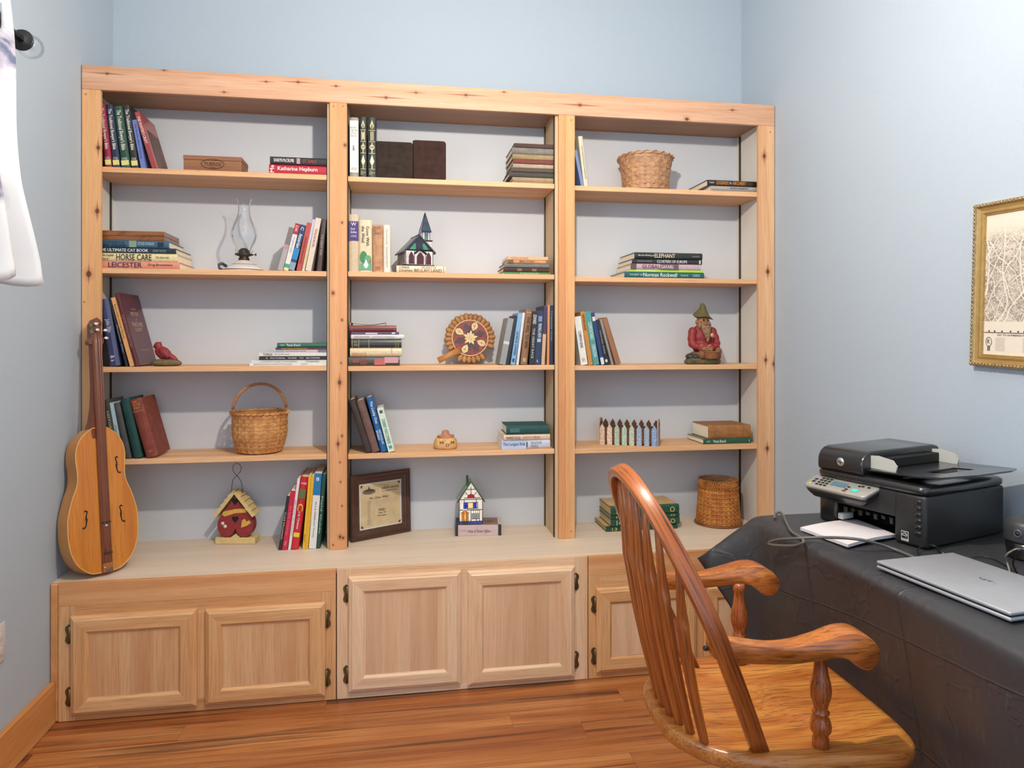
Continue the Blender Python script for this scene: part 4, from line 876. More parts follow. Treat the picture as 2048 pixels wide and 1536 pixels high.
# baskets
def weave(parent, r0, r1, H, rows, stakes, m, zb=0, sx=1, sy=1, rfun=None, amp=.0022, th=.0012, fill=.86, ovl=0, name='body'):
    q = MB(); n = stakes*4
    rf = rfun or (lambda t_: r0+(r1-r0)*t_)
    for j in range(rows):
        za, zb_ = zb+H*(j+.5-fill/2)/rows, zb+H*(j+.5+fill/2)/rows
        loops = []
        for (z, dr) in ((za, 0), (zb_, 0), (zb_, th), (za, th)):
            rr = rf((z-zb)/H)
            loops.append([((rr+dr+amp*cos(stakes*an+(j % 2)*pi))*cos(an)*sx, (rr+dr+amp*cos(stakes*an+(j % 2)*pi))*sin(an)*sy, z+.0006*sin(7*an+j)) for an in [2*pi*k/n for k in range(n)]])
        V = [[q.bm.verts.new(p) for p in lp] for lp in loops]; fs = []
        for a_ in range(4):
            A, B = V[a_], V[(a_+1) % 4]
            for i in range(n): fs.append(q.bm.faces.new((A[i], A[(i+1) % n], B[(i+1) % n], B[i])))
        q._fin([], fs, None, m, False)
    # stakes
    wd_ = pi*r0/stakes*.55
    for k in range(stakes):
        an = 2*pi*k/stakes; pts = []; 
        for j in range(rows*2+1):
            t_ = j/(rows*2); z = zb+H*t_; rr = rf(t_)-amp*.8*cos(pi*(j/2-.5)+k*0)*(1 if 1 else -1)
            pts.append((rr*cos(an)*sx, rr*sin(an)*sy, z))
        q.tube(pts, [(wd_, .0008)]*len(pts), m, seg=4, up=(cos(an), sin(an), 0), smooth=False)
    return q.obj(name, parent)
def basketmat(name, a, b, c):
    m, nt, bs = newmat(name); tc = N(nt, 'ShaderNodeTexCoord')
    n = N(nt, 'ShaderNodeTexNoise', Scale=28.0, Detail=3.0); L(nt, tc.outputs['Object'], n.inputs['Vector'])
    n2 = N(nt, 'ShaderNodeTexNoise', Scale=140.0, Detail=2.0); mp = N(nt, 'ShaderNodeMapping'); mp.inputs['Scale'].default_value = (.3, .3, 2.5); L(nt, tc.outputs['Object'], mp.inputs[0]); L(nt, mp.outputs[0], n2.inputs['Vector'])
    c1 = ramp(nt, n.outputs['Fac'], [(.35, lin(a)), (.6, lin(b))]); c2 = mixc(nt, math_(nt, 'MULTIPLY', math_(nt, 'SUBTRACT', n2.outputs['Fac'], .5, clamp=True), 1.6), c1, lin(c))
    L(nt, c2, bs.inputs['Base Color']); bs.inputs['Roughness'].default_value = .55; return m
SPL = basketmat('splint', '#d09a5e', '#ba8048', '#7c4c26')
SPL2 = basketmat('splint_dull', '#bf9068', '#a97c58', '#6e4a34')
WICK = basketmat('wicker', '#c9853c', '#ad672a', '#6b3a16')
def rim(parent, rr, z, m, wraps=30, sx=1, sy=1, tr=.0045, wob=0, name='rim'):
    q = MB(); n = 96
    q.tube([(rr*cos(2*pi*k/n)*sx, rr*sin(2*pi*k/n)*sy, z+wob*sin(4*pi*k/n)) for k in range(n)], [(tr*.55, tr)]*n, m, closed=True, seg=8, up=(0, 0, 1))
    for k in range(wraps):
        a0 = 2*pi*k/wraps; pts = []
        for i in range(7):
            t_ = i/6; an = a0+(t_-.15)*2*pi/wraps*1.1; ph = -pi*.75+t_*pi*1.5
            r_ = rr+(tr*.55+.0014)*cos(ph); zz_ = z+(tr+.0012)*sin(ph)
            pts.append((r_*cos(an)*sx, r_*sin(an)*sy, zz_+wob*sin(2*an)))
        q.tube(pts, [(.0032, .0010)]*7, m, seg=4, smooth=False)
    return q.obj(name, parent)
# handled basket, fourth left shelf
pb = onY(520, 906, .118); bk = empty_at('basket', 'honey-coloured splint basket with a tall hoop handle on the fourth left shelf', 'basket', (pb.x, .118, SH['L'][3]+.0015), .3)
weave(bk, .083, .104, .150, 10, 20, SPL, zb=.004, rfun=lambda t_: .082+.0215*min(1, t_*2.2)**.8)
MB().lathe([(0, .003), (.078, .002), (.083, .006), (.078, .010), (0, .008)], SPL, None, 40).obj('bottom', bk)
rim(bk, .107, .158, SPL, 30)
MB().tube([(.103*cos(t_*pi/20), 0, .150+.122*sin(t_*pi/20)**.9) for t_ in range(1, 20)], [(.0055, .0022)]*19, wood('handle', '#bd8048', '#9a5f30', '#6a3c1c', 'X'), seg=8, up=(0, 1, 0)).obj('handle', bk)
# top right basket
pb = onY(1291, 372, .118); bk = empty_at('basket', 'open dull-brown splint basket on the top right shelf', 'basket', (pb.x, .118, SH['R'][0]+.001), .1)
weave(bk, .098, .112, .140, 8, 17, SPL2, zb=.003, rfun=lambda t_: .098+.006*t_+.012*t_**3, fill=.9)
MB().lathe([(0, .002), (.093, .001), (.098, .005), (.093, .008), (0, .006)], SPL2, None, 40).obj('bottom', bk)
rim(bk, .117, .148, SPL2, 20, tr=.0055, wob=.002)
# fine wicker basket by the desk
pb = onZ(1440, 1052, ZC); wbk = empty_at('wicker_basket', 'tall orange wicker basket on a round wooden base, next to the black tablecloth', 'basket', (2.575, .135, ZC+.0003), .2)
MB().lathe([(0, 0), (.102, 0), (.106, .004), (.104, .009), (0, .010)], wood('wick_base', '#8f5a30', '#74431f', '#4a2810', 'X'), None, 48).obj('base', wbk)
weave(wbk, .094, .083, .150, 17, 26, WICK, zb=.010, amp=.0028, th=.0014, fill=.80, rfun=lambda t_: .095-.012*t_)
q = MB()
for k in range(52):
    a0 = 2*pi*k/52
    for sg in (1, -1):
        q.tube([(.083*cos(a0), .083*sin(a0), .158), (.0845*cos(a0+sg*.12), .0845*sin(a0+sg*.12), .178), (.083*cos(a0+sg*.24), .083*sin(a0+sg*.24), .196+.003*sin(a0*9))], .0017, WICK, seg=5)
q.obj('lattice_rim', wbk)
q = MB()
for k in range(40):
    a0 = 2*pi*k/40
    q.tube([(.079*cos(a0), .079*sin(a0), .158), (.090*cos(a0+.1), .090*sin(a0+.1), .166), (.079*cos(a0+.2), .079*sin(a0+.2), .164)], .0019, WICK, seg=5)
    q.tube([(.080*cos(a0), .080*sin(a0), .194), (.087*cos(a0+.1), .087*sin(a0+.1), .200), (.080*cos(a0+.22), .080*sin(a0+.22), .195)], .0017, WICK, seg=5)
q.obj('braid', wbk)

# red bird on a rock
pb = onY(332, 730, .075); z0 = SH['L'][2]; bird = empty_at('bird_figurine', 'red cardinal figurine perched on a mossy rock beside the maroon book', 'figurine', (pb.x, .075, z0+.0003))
ROCK = cm('#6b5f3e', .8, .35, 90, bump=.6)
q = MB(); q.ball((0, 0, .012), .032, None, None, 2, (1.85, 1.0, .55)); q.ball((-.012, -.004, .018), .022, None, None, 2, (1.5, .9, .5)); q.ball((.032, 0, .009), .018, None, None, 2, (1.5, .9, .55)); q.ball((.012, -.012, .016), .012, None, None, 1)
for v in q.bm.verts: v.co.z = max(v.co.z, 0)
q.mats = [ROCK]; o = q.obj('rock', bird); remesh(o, .003, 3)
RED = cm('#8f2a2c', .5, .18, 60); 
q = MB(); tilt = Matrix.Rotation(.62, 4, 'Y')
q.ball((-.010, 0, .050), .0245, None, None, 2, (1.4, .9, 1.0), tilt)
q.ball((-.029, 0, .078), .0155, None, None, 2, (1, .9, 1.05))
q.ball((-.024, 0, .088), .008, None, None, 1, (1.5, .5, .7), Matrix.Rotation(-.5, 4, 'Y'))
q.ball((.016, 0, .037), .017, None, None, 2, (1.9, .75, .7), Matrix.Rotation(.55, 4, 'Y'))
q.ball((.036, 0, .024), .010, None, None, 1, (2.0, .9, .45), Matrix.Rotation(.5, 4, 'Y'))
q.mats = [RED]; o = q.obj('body', bird); remesh(o, .002, 4)
MB().ball((-.002, -.0180, .048), .016, cm('#7c2226', .5, .2, 80), None, 2, (1.7, .35, .8), Matrix.Rotation(.7, 4, 'Y')).obj('wing', bird)
MB().lathe([(.005, 0), (0, .011)], cm('#c98a4a', .4, 0), T(-.041, -.002, .076) @ R(-pi/2-.2, 'Y'), 8).obj('beak', bird)
MB().ball((-.037, -.006, .076), .0085, cm('#3a2a24', .5, 0), None, 1, (.8, .9, .7)).obj('face_mask', bird)
MB().ball((-.0385, -.0135, .079), .0018, cm('#0c0a0a', .2, 0)).obj('eye', bird)

# heart birdhouse ornament
P = onZ(474, 1088, ZC); bh = empty_at('birdhouse_ornament', 'heart-shaped red birdhouse ornament with a wire loop, on the worktop', 'ornament', (P.x-.004, .165, ZC+.0004), -.16)
CRM = cm('#d9bd80', .6, .08, 60); BRICK = cm('#8f2b2c', .6, .15, 60)
MB().box(-.080, .080, -.022, .034, 0, .026, CRM, bev=.002).obj('base', bh)
def heart(w, h, n=20, inv=False):
    pts = []
    for k in range(2*n):
        t_ = 2*pi*k/(2*n); x = 16*sin(t_)**3; y = 13*cos(t_)-5*cos(2*t_)-2*cos(3*t_)-cos(4*t_)
        pts.append((x/16*w, (y/14)*h*(-1 if inv else 1)))
    return pts[::-1] if inv else pts
hp = [(x, z+.098) for x, z in heart(.072, .083, inv=True)]
MB().poly(hp, -.018, .022, BRICK).obj('body', bh)
q = MB()
for sg in (-1, 1):
    # roof slab with stepped shingles
    A = Vector((0, 0, .205)); B = Vector((sg*.072, 0, .112)); d = (B-A).normalized(); nrm = Vector((sg*abs(d.z), 0, abs(d.x)))
    LN = (B-A).length
    pts = [A-nrm*.0, A+d*LN, A+d*LN+nrm*.013]
    for k in range(5, 0, -1):
        t0, t1 = LN*k/5, LN*(k-1)/5
        pts += [A+d*t0+nrm*.018, A+d*(t1+.0001)+nrm*.012]
    pts.append(A+nrm*.012+Vector((0, 0, .004)))
    pp = [(p.x, p.z-.002) for p in pts]
    if sg < 0: pp = pp[::-1]
    q.poly(pp, -.030, .032, CRM)
q.obj('roof', bh)
q = MB(); BK = cm('#120c0c', .7, 0)
q.poly([(x, z+.172) for x, z in heart(.013, .014)], -.0192, -.018, BK); q.poly([(x, z+.100) for x, z in heart(.013, .014)], -.0192, -.018, BK); q.obj('heart_hole', bh)
q = MB(); YL = cm('#d3a94e', .6, .25, 200)
q.poly([(-.052, .118), (-.040, .111), (0, .124), (.046, .127), (.046, .143), (0, .141), (-.047, .131)], -.0205, -.018, YL)
q.poly([(.024, .066), (.046, .073), (.064, .085), (.056, .096), (.046, .090), (.038, .102), (.028, .096)], -.0205, -.018, YL); q.obj('yellow_patch', bh)
BTN = cm('#e0d4c4', .5, 0)
MB().lathe([(0, 0), (.007, 0), (.007, .003), (0, .003)], BTN, T(-.050, -.018, .083) @ R(pi/2, 'X'), 14).lathe([(0, 0), (.007, 0), (.007, .003), (0, .003)], BTN, T(-.040, -.018, .071) @ R(pi/2, 'X'), 14).obj('button', bh)
MB().poly([(-.018, .026), (.018, .026), (0, .040)], -.014, -.002, CRM).obj('wedge', bh)
WIRE = cm('#22201f', .4, 0, metal=.5)
pts = [(-.022, 0, .196), (-.021, 0, .225), (-.016, 0, .256), (0, 0, .272), (.014, 0, .288), (.018, 0, .304), (.010, 0, .318), (-.003, 0, .322), (-.016, 0, .312), (-.016, 0, .292), (-.006, .002, .276), (.006, .002, .264), (.017, 0, .248), (.021, 0, .224), (.022, 0, .196)]
q = MB(); q.tube(pts, .0011, WIRE, seg=6); q.ball((-.024, -.002, .194), .005, WIRE, sub=1); q.ball((.024, -.002, .194), .005, WIRE, sub=1); q.obj('wire_loop', bh)

# stained-glass church on the cream novel
LEAD = cm('#1f1a1e', .45, .1, 80, metal=.4)
def glass(c, e=0): return cm(c, .15, .25, 60, coat=.5, emit=e)
novel_top = SH['M'][1]+.0003+14*m_per_px(onY(840, 540, .034))+.0006
P = onY(838, 530, .085)
ch = empty_at('church_model', 'stained-glass church model with a blue steeple, standing on the cream novel', 'ornament', (P.x-.008, .088, novel_top), .26); ch.scale = (1.13, 1.13, 1.13)
wx, hw, dpt = .052, .056, .105   # half width, wall height, length
q = MB(); q.box(-wx, wx, -.030, dpt-.030, .004, hw, glass('#d5d2cf')); q.box(-wx-.004, wx+.004, -.034, dpt-.026, 0, .005, LEAD); q.obj('walls', ch)
MB().poly([(-wx, hw), (wx, hw), (0, .112)], -.029, dpt-.031, glass('#2c2a3c')).obj('gable', ch)
q = MB(); GR = glass('#3f8f66')
q.poly([(-.036, .060), (-.014, .060), (-.012, .080), (-.018, .082)], -.0305, -.029, GR); q.obj('green_pane', ch); q = MB(); q.poly([(.036, .060), (.014, .060), (.012, .080), (.018, .082)][::-1], -.0305, -.029, GR)
q.obj('green_pane', ch)
q = MB(); ROOFB = cm('#3c3f49', .35, .2, 40, coat=.3)
for sg in (-1, 1):
    pp = [(0, .114), (sg*.062, .050), (sg*.060, .046), (0, .109)]
    q.poly(pp if sg > 0 else pp[::-1], -.034, dpt-.026, ROOFB)
q.tube([(0, -.034, .1145), (0, dpt-.026, .1145)], .0016, LEAD, seg=6)
q.obj('roof', ch)
def arch(w, h, n=8):
    pts = [(-w, 0), (w, 0), (w, h*.55)]
    for k in range(1, n): t_ = k/n; pts.append((w*(1-t_**1.6), h*(.55+.45*t_)))
    pts.append((0, h))
    for k in range(n-1, 0, -1): t_ = k/n; pts.append((-w*(1-t_**1.6), h*(.55+.45*t_)))
    pts.append((-w, h*.55)); return pts
MAR = glass('#4f1f26')
for cx in (-.030, .034):
    q = MB(); q.poly([(cx+x, .007+z) for x, z in arch(.0095, .045)], -.0315, -.030, MAR); q.obj('window', ch)
q = MB(); q.poly([(.003+x, .007+z) for x, z in arch(.013, .044)], -.0325, -.030, MAR); o = q.obj('door', ch)
q = MB()
q.tube([(-.020, -.034, .044), (.002, -.034, .060), (.026, -.034, .044)], [(.002, .0022)]*3, LEAD, seg=4, up=(0, 1, 0)); 
for x in (-.0505, -.0185, .0225, .0505): q.tube([(x, -.0305, .005), (x, -.0305, hw)], .0011, LEAD, seg=5)
q.tube([(-wx, -.0305, hw+.001), (wx, -.0305, hw+.001)], .0025, LEAD, seg=5); q.tube([(0, -.0312, .112), (-.060, -.0312, .050)], .002, LEAD, seg=5); q.tube([(0, -.0312, .112), (.060, -.0312, .050)], .002, LEAD, seg=5)
for y in (-.010, .015, .040, .062): q.tube([(-wx-.0005, y, .005), (-wx-.0005, y, hw)], .0011, LEAD, seg=5)
q.obj('lead_lines', ch)
q = MB()
for y in (-.012, .014, .040): q.box(-wx-.0012, -wx, y-.006, y+.006, .012, .046, MAR)
q.obj('side_window', ch)
st = MB(); sx_, sy_ = .041, .035
st.box(sx_-.019, sx_+.019, sy_-.019, sy_+.019, .006, .098, glass('#dad7d6')); o = st.obj('steeple_tower', ch)
q = MB()
for z in (.066, .076, .086): q.box(sx_-.0195, sx_+.0195, sy_-.0195, sy_+.0195, z, z+.001, LEAD)
q.box(sx_-.0225, sx_+.0225, sy_-.0225, sy_+.0225, .098, .102, LEAD); q.obj('lead_lines', o)
st2 = MB().box(sx_-.015, sx_+.015, sy_-.015, sy_+.015, .102, .132, glass('#d6d2d4')).obj('belfry', ch)
q = MB()
for dx in (-.0135, -.0055, .0055, .0135): q.box(sx_+dx-.0008, sx_+dx+.0008, sy_-.0160, sy_-.0148, .102, .132, LEAD)
q.box(sx_-.0045, sx_+.0045, sy_-.0156, sy_-.0148, .104, .130, glass('#6a6f86')); q.box(sx_-.0042, sx_+.0042, sy_-.0159, sy_-.0150, .105, .114, GR); q.obj('belfry_window', st2)
def pyramid(q, cx, cy, z0, z1, r, m, flare=1.0, n=4):
    lp = []
    for t_, rr in ((0, r*1.15*flare), (.07, r*.95), (1, .0008)):
        lp.append([(cx+rr*1.414*cos(pi/4+2*pi*k/n), cy+rr*1.414*sin(pi/4+2*pi*k/n), z0+(z1-z0)*t_) for k in range(n)])
    q.rings(lp, m)
q = MB(); pyramid(q, sx_, sy_, .132, .205, .0185, cm('#1d3c55', .12, .5, 70, coat=.6)); 
for k in range(4):
    an = pi/4+k*pi/2; q.tube([(sx_+.0185*1.414*.95*cos(an), sy_+.0185*1.414*.95*sin(an), .136), (sx_, sy_, .206)], .0009, LEAD, seg=4)
q.obj('spire', ch)

# woven poinsettia fan
P = onY(940, 676, .16); s = m_per_px(P); fan = thing('woven_fan', 'round woven fan with a poinsettia design and scalloped tan edge', 'fan', (P.x, .16, P.z), (radians(-8), 0, 0))
ST = wood('straw', '#b8844e', '#9c6a3a', '#6e4422', 'Z', rings=4, rough=.6); ro = 52*s; ri = 37*s
hcut = P.z-SH['M'][2]
q = MB(); npet = 30
for k in range(npet):
    an = 2*pi*k/npet+.05
    if radians(212) < an < radians(232): continue
    w_ = 2*pi*ro/npet*.55; e = 1-.05*((k*7) % 5)/5
    if abs(an-radians(318)) < .17: continue
    zlow = -(hcut-.002)
    M = T(0, 0, 0) @ Matrix.Rotation(pi/2-an, 4, 'Y')
    lp = []
    for (rr, ww, yy) in ((ri*.9, w_*.70, .001), (ri*1.1, w_*.86, 0), (ro*.88*e, w_*1.0, -.001), (ro*.96*e, w_*.72, -.0005), (ro*e, w_*.15, 0)):
        lp.append([(-ww, .003+yy, rr), (-ww*.5, yy-.001, rr), (0, yy-.0022, rr), (ww*.5, yy-.001, rr), (ww, .003+yy, rr), (0, .005+yy, rr)])
    q.rings(lp, ST, M, smooth=True)
q.obj('scalloped_edge', fan)
def disc(q, r, y, m, n=48, th=.001): q.poly([(r*cos(2*pi*k/n), r*sin(2*pi*k/n)) for k in range(n)], y, y-th, m)
q = MB(); disc(q, ri, -.0038, cm('#cfa97a', .6, .1, 100)); disc(q, ri*.94, -.0048, cm('#7e2c20', .5, .45, 70)); q.obj('disc', fan)
def petal(q, an, r0, r1, w, y, m, veins=None):
    pts = [(r0, 0), (r0+(r1-r0)*.3, w*.75), (r0+(r1-r0)*.62, w), (r0+(r1-r0)*.85, w*.5), (r1, 0), (r0+(r1-r0)*.85, -w*.5), (r0+(r1-r0)*.62, -w), (r0+(r1-r0)*.3, -w*.75)]
    pp = [(x*cos(an)-z*sin(an), x*sin(an)+z*cos(an)) for x, z in pts]
    q.poly(pp, y, y-.0007, m)
    if veins: 
        for (x0, z0_, x1, z1_) in ((r0+.2*(r1-r0), 0, r1*.95, 0), (r0+.45*(r1-r0), 0, r0+.62*(r1-r0), w*.6), (r0+.45*(r1-r0), 0, r0+.62*(r1-r0), -w*.6)):
            q.tube([(x0*cos(an)-z0_*sin(an), y-.001, x0*sin(an)+z0_*cos(an)), (x1*cos(an)-z1_*sin(an), y-.001, x1*sin(an)+z1_*cos(an))], .0005, veins, seg=4)
q = MB(); DK = cm('#47242c', .5, .3, 90); CR = cm('#e0c68e', .6, .12, 90)
for an in (20, 110, 195, 255, 300, 75): petal(q, radians(an), ri*.12, ri*.86, ri*.19, -.0058, DK)
q.obj('dark_petals', fan)
q = MB()
for an in (68, 150, 245, 335): petal(q, radians(an), ri*.40, ri*.93, ri*.18, -.0065, CR, cm('#5a4426', .6, 0))
for k in range(10): petal(q, radians(36*k+10), 0, ri*(.32 if k % 2 else .42), ri*.07, -.0072, CR)
q.obj('cream_petals', fan)
hx, hz = -64*s, -hcut+.006
q = MB(); A = Vector((-ri*.60, -.010, -ri*.68)); B = Vector((hx, -.012, -hcut+.0145))
q.tube([A, A+(B-A)*.5, B], [(.0155, .004), (.0125, .0055), (.0125, .0055)], wood('fan_handle', '#c48a50', '#a86c36', '#7a4a22', 'X'), seg=10, up=(0, 1, 0)); q.obj('handle', fan)

# seated gnome figurine
P = onY(1405, 727, .10); gn = empty_at('gnome_figurine', 'seated bearded gnome figurine in a red sweater and green hat', 'figurine', (P.x, .10, SH['R'][2]+.0003), .10); gn.scale = (1.25, 1.25, 1.28)
def rm(parts, m, name, vox=.0022, sm=4, parent=None):
    q = MB()
    for p in parts:
        c, r = p[0], p[1]; sc = p[2] if len(p) > 2 else (1, 1, 1); rot = p[3] if len(p) > 3 else None
        q.ball(c, r, None, None, 2, sc, rot)
    q.mats = [m]; o = q.obj(name, parent or gn); return remesh(o, vox, sm)
RY = lambda a_: Matrix.Rotation(a_, 4, 'Y'); RX = lambda a_: Matrix.Rotation(a_, 4, 'X')
q = MB(); q.ball((0, 0, .008), .040, None, None, 3, (1.75, 1.05, .55)); q.ball((-.035, -.01, .014), .028, None, None, 2, (1.1, 1, .6)); q.ball((.035, 0, .010), .028, None, None, 2, (1.2, 1, .6))
for v in q.bm.verts: v.co.z = max(v.co.z, 0)
q.mats = [cm('#5d5738', .8, .35, 60, bump=.5)]; remesh(q.obj('grass_base', gn), .003, 3)
rm([((0, .002, .060), .034, (1.15, .85, .8)), ((.0, .004, .092), .032, (1.25, .85, 1.0)), ((0, .004, .118), .026, (1.3, .8, .8)),
    ((-.040, 0, .108), .016, (1, 1, 1.3)), ((-.046, -.006, .088), .016, (.95, 1, 1.3)), ((-.047, -.012, .070), .0155), ((-.036, -.024, .060), .014, (1.3, 1.2, .9)), ((-.022, -.034, .054), .012, (1.3, 1.1, .9)),
    ((.040, 0, .108), .016, (1, 1, 1.3)), ((.047, -.004, .088), .016, (.95, 1, 1.3)), ((.048, -.010, .072), .0155), ((.034, -.024, .062), .014, (1.4, 1.2, .9)), ((.016, -.034, .056), .012, (1.5, 1.1, .9))], cm('#8a2c2c', .6, .12, 70), 'sweater', .0022, 16)
rm([((-.030, -.006, .030), .019, (1.2, 1.6, .8)), ((-.022, -.034, .034), .014, (1, 1.1, 1.2)), ((.040, -.030, .044), .0165), ((.042, -.012, .034), .018, (1, 1.6, .9)), ((.040, -.032, .028), .013, (1, 1, 1.3))], cm('#7c5232', .7, .15, 80), 'trousers')
rm([((-.052, -.006, .026), .013, (1.3, 1.3, .9)), ((-.040, -.022, .026), .012, (1.3, 1.3, .9))], cm('#2f3238', .5, .1, 80), 'boot', .0018, 2)
rm([((0, -.002, .146), .023, (1, .95, 1.15)), ((-.0235, 0, .144), .006, (.7, 1, 1.4)), ((.0235, 0, .144), .006, (.7, 1, 1.4)), ((0, -.025, .145), .0055, (1, 1, 1.3)), ((-.010, -.020, .141), .007), ((.010, -.020, .141), .007)], cm('#94603e', .6, .2, 90), 'head', .0016, 2)
hd = [c for c in gn.children if c.name.startswith('head')][0]
q = MB()
for sg in (-1, 1):
    q.ball((sg*.0085, -.0235, .1495), .0028, cm('#1a120e', .3, 0), None, 1, (1.2, .6, .8)); q.ball((sg*.009, -.023, .1545), .004, cm('#7c4a30', .7, .2, 90), None, 1, (1.4, .6, .5))
q.obj('eyes', gn)
BRD = cm('#8c6850', .8, .4, 220, bump=1.0)
bp = [((0, -.021, .134), .010, (2.0, .8, .8)), ((0, -.024, .124), .016, (1.2, .7, 1.1)), ((.001, -.028, .110), .014, (1.1, .7, 1.2)), ((.002, -.030, .096), .0105, (1, .7, 1.2)), ((.003, -.031, .084), .007, (.9, .7, 1.3)), ((-.019, -.012, .134), .008, (.9, 1, 1.6)), ((.019, -.012, .134), .008, (.9, 1, 1.6))]
rm(bp, BRD, 'beard', .0014, 1)
q = MB()
for sg in (-1, 1): q.tube([(0, -.033, .1375), (sg*.007, -.034, .1385), (sg*.013, -.030, .135)], [(.003, .002), (.0026, .0018), (.001, .001)], cm('#a8846a', .8, .2, 200), seg=6)
q.obj('moustache', gn)
HT = cm('#5f5a34', .7, .15, 50)
lp = []
for z, r_, dx, dy in ((.160, .037, .003, 0), (.163, .034, .002, 0), (.172, .025, 0, 0), (.182, .0175, .001, 0), (.192, .012, .002, 0), (.200, .010, .002, 0), (.206, .0075, .001, 0), (.210, .002, 0, 0)):
    lp.append([(dx+r_*cos(2*pi*k/28)*1.02, dy+r_*.9*sin(2*pi*k/28), z-.010*r_/.037*cos(2*pi*k/28+.2)*.7+.004*sin(3*2*pi*k/28)*r_/.037) for k in range(28)])
MB().rings(lp, HT, smooth=True).obj('hat', gn)
MB().lathe([(0, 0), (.0075, 0), (.0075, .0015), (0, .002)], cm('#cf9468', .5, 0), T(.017, -.036, .099) @ R(pi/2, 'X'), 16).obj('badge', gn)
rm([((-.016, -.044, .052), .0105, (1.3, 1, .9)), ((.004, -.045, .052), .0095, (1.3, 1, .9)), ((-.010, -.052, .048), .0055, (1.6, 1, .8)), ((.002, -.053, .047), .005, (1.5, 1, .8))], cm('#8a5c3c', .6, .2, 90), 'hands', .0014, 2)
q = MB()
for sg, cx in ((-1, -.026), (1, .008)): q.tube([(cx+.0095*cos(k*pi/6), -.037, .056+.0095*sin(k*pi/6)) for k in range(1, 12)], .0017, cm('#cf9a72', .6, 0), seg=6)
q.obj('cuffs', gn)
bsk = weave(gn, .020, .027, .022, 6, 12, cm('#96603a', .7, .2, 120), zb=.020, amp=.001, th=.0008, name='basket'); bsk.location = (.006, -.045, 0)
ringline(.028, .043, .0022, cm('#96603a', .7, .2, 120), bsk)

# clay pot with a hat lid
P = onY(891, 897, .105); pot = empty_at('clay_pot', 'small clay pot marked MOM with a pinkish hat-shaped lid', 'pot', (P.x, .105, SH['M'][3]+.0003))
CL = cm('#d5a768', .6, .22, 60, bump=.4)
MB().lathe([(0, 0), (.043, 0), (.049, .006), (.050, .018), (.047, .032), (.043, .043), (.038, .046), (0, .046)], CL, None, 36, sy=.85).obj('base', pot)
PK = cm('#b3765a', .55, .2, 60)
lp = [[((r_*1.0)*cos(2*pi*k/32), r_*.85*sin(2*pi*k/32), z+.0045*sin(2*2*pi*k/32+1)*(r_/.036)) for k in range(32)] for r_, z in ((.030, .045), (.036, .0475), (.036, .051), (.022, .055), (.0155, .060), (.0145, .069), (.009, .075), (.001, .0765))]
MB().rings(lp, PK, smooth=True).obj('lid', pot)
for ch_, an, zz_ in (('M', -1.95, .029), ('O', -1.47, .020), ('M', -1.02, .029)):
    r_ = {.029: .0490, .020: .0512}[zz_]; x, y = r_*cos(an), r_*.85*sin(an); yaw_ = math.atan2(sin(an)/.85, cos(an))+pi/2
    M = T(x*1.03, y*1.03, zz_) @ R(yaw_) @ R(pi/2-.12, 'X')
    text(pot, ch_, M, .015, .013, cm('#3c3040', .6, 0), 'lettering')

# picket fence planter
A, B = onZ(1200, 889, SH['R'][3]), onZ(1316, 893, SH['R'][3]); 
pf = thing('picket_planter', 'little picket-fence planter fading from cream through green to blue', 'planter', (2.020, .126, SH['R'][3]+.0004), (0, 0, -.44))
WDK = wood('dark_pine', '#6a4024', '#4c2c18', '#2c190e', 'X', rough=.7)
Ln = .246; hts = .102; dp_ = .105
cols = ['#cdb49c', '#d6c0ac', '#a6b9a6', '#a9bfac', '#b2c2ac', '#97a9c0', '#98abbd', '#86a2c6']
def picket(x, c, y0, y1, name='picket', h=hts*.88):
    w_ = .0105; return MB().poly([(x-w_, .0), (x+w_, .0), (x+w_, h-.018), (x, h), (x-w_, h-.018)], y0, y1, cm(c, .75, .45, 160), None).obj(name, pf)
for k, c in enumerate(cols): picket(.012+k*(Ln-.024)/7, c, 0, .005)
for k in range(8): picket(.012+k*(Ln-.024)/7, '#5a3620', dp_-.005, dp_, h=hts)
q = MB()
for zz_ in (.010, .062): q.box(.002, Ln-.002, .0052, .010, zz_, zz_+.012, WDK); q.box(.002, Ln-.002, dp_-.010, dp_-.0052, zz_, zz_+.012, WDK)
q.box(.0105, Ln-.0105, .0102, dp_-.0102, .002, .007, WDK); q.box(.004, Ln-.004, .0053, .0100, .008, .060, WDK); q.obj('rails', pf)
for x0, c in ((-.0055, '#b89a80'), (Ln, '#a08e86')):
    q = MB(); pts = [(0, 0), (dp_, 0), (dp_, .085), (dp_*.85, .105), (dp_*.5, .113), (dp_*.15, .105), (0, .085)]
    q.poly([(y, z) for y, z in pts], 0, .0055, cm(c, .75, .4, 140), Matrix(((0, 1, 0, x0), (1, 0, 0, 0), (0, 0, 1, 0), (0, 0, 0, 1))), None)
    o = q.obj('end_board', pf)
    MB().poly([(dp_*.5+.016*cos(2*pi*k/16), .090+.0075*sin(2*pi*k/16)) for k in range(16)], -.0005, .006, cm('#1c120c', .8, 0), Matrix(((0, 1, 0, x0), (1, 0, 0, 0), (0, 0, 1, 0), (0, 0, 0, 1)))).obj('hand_hole', o)

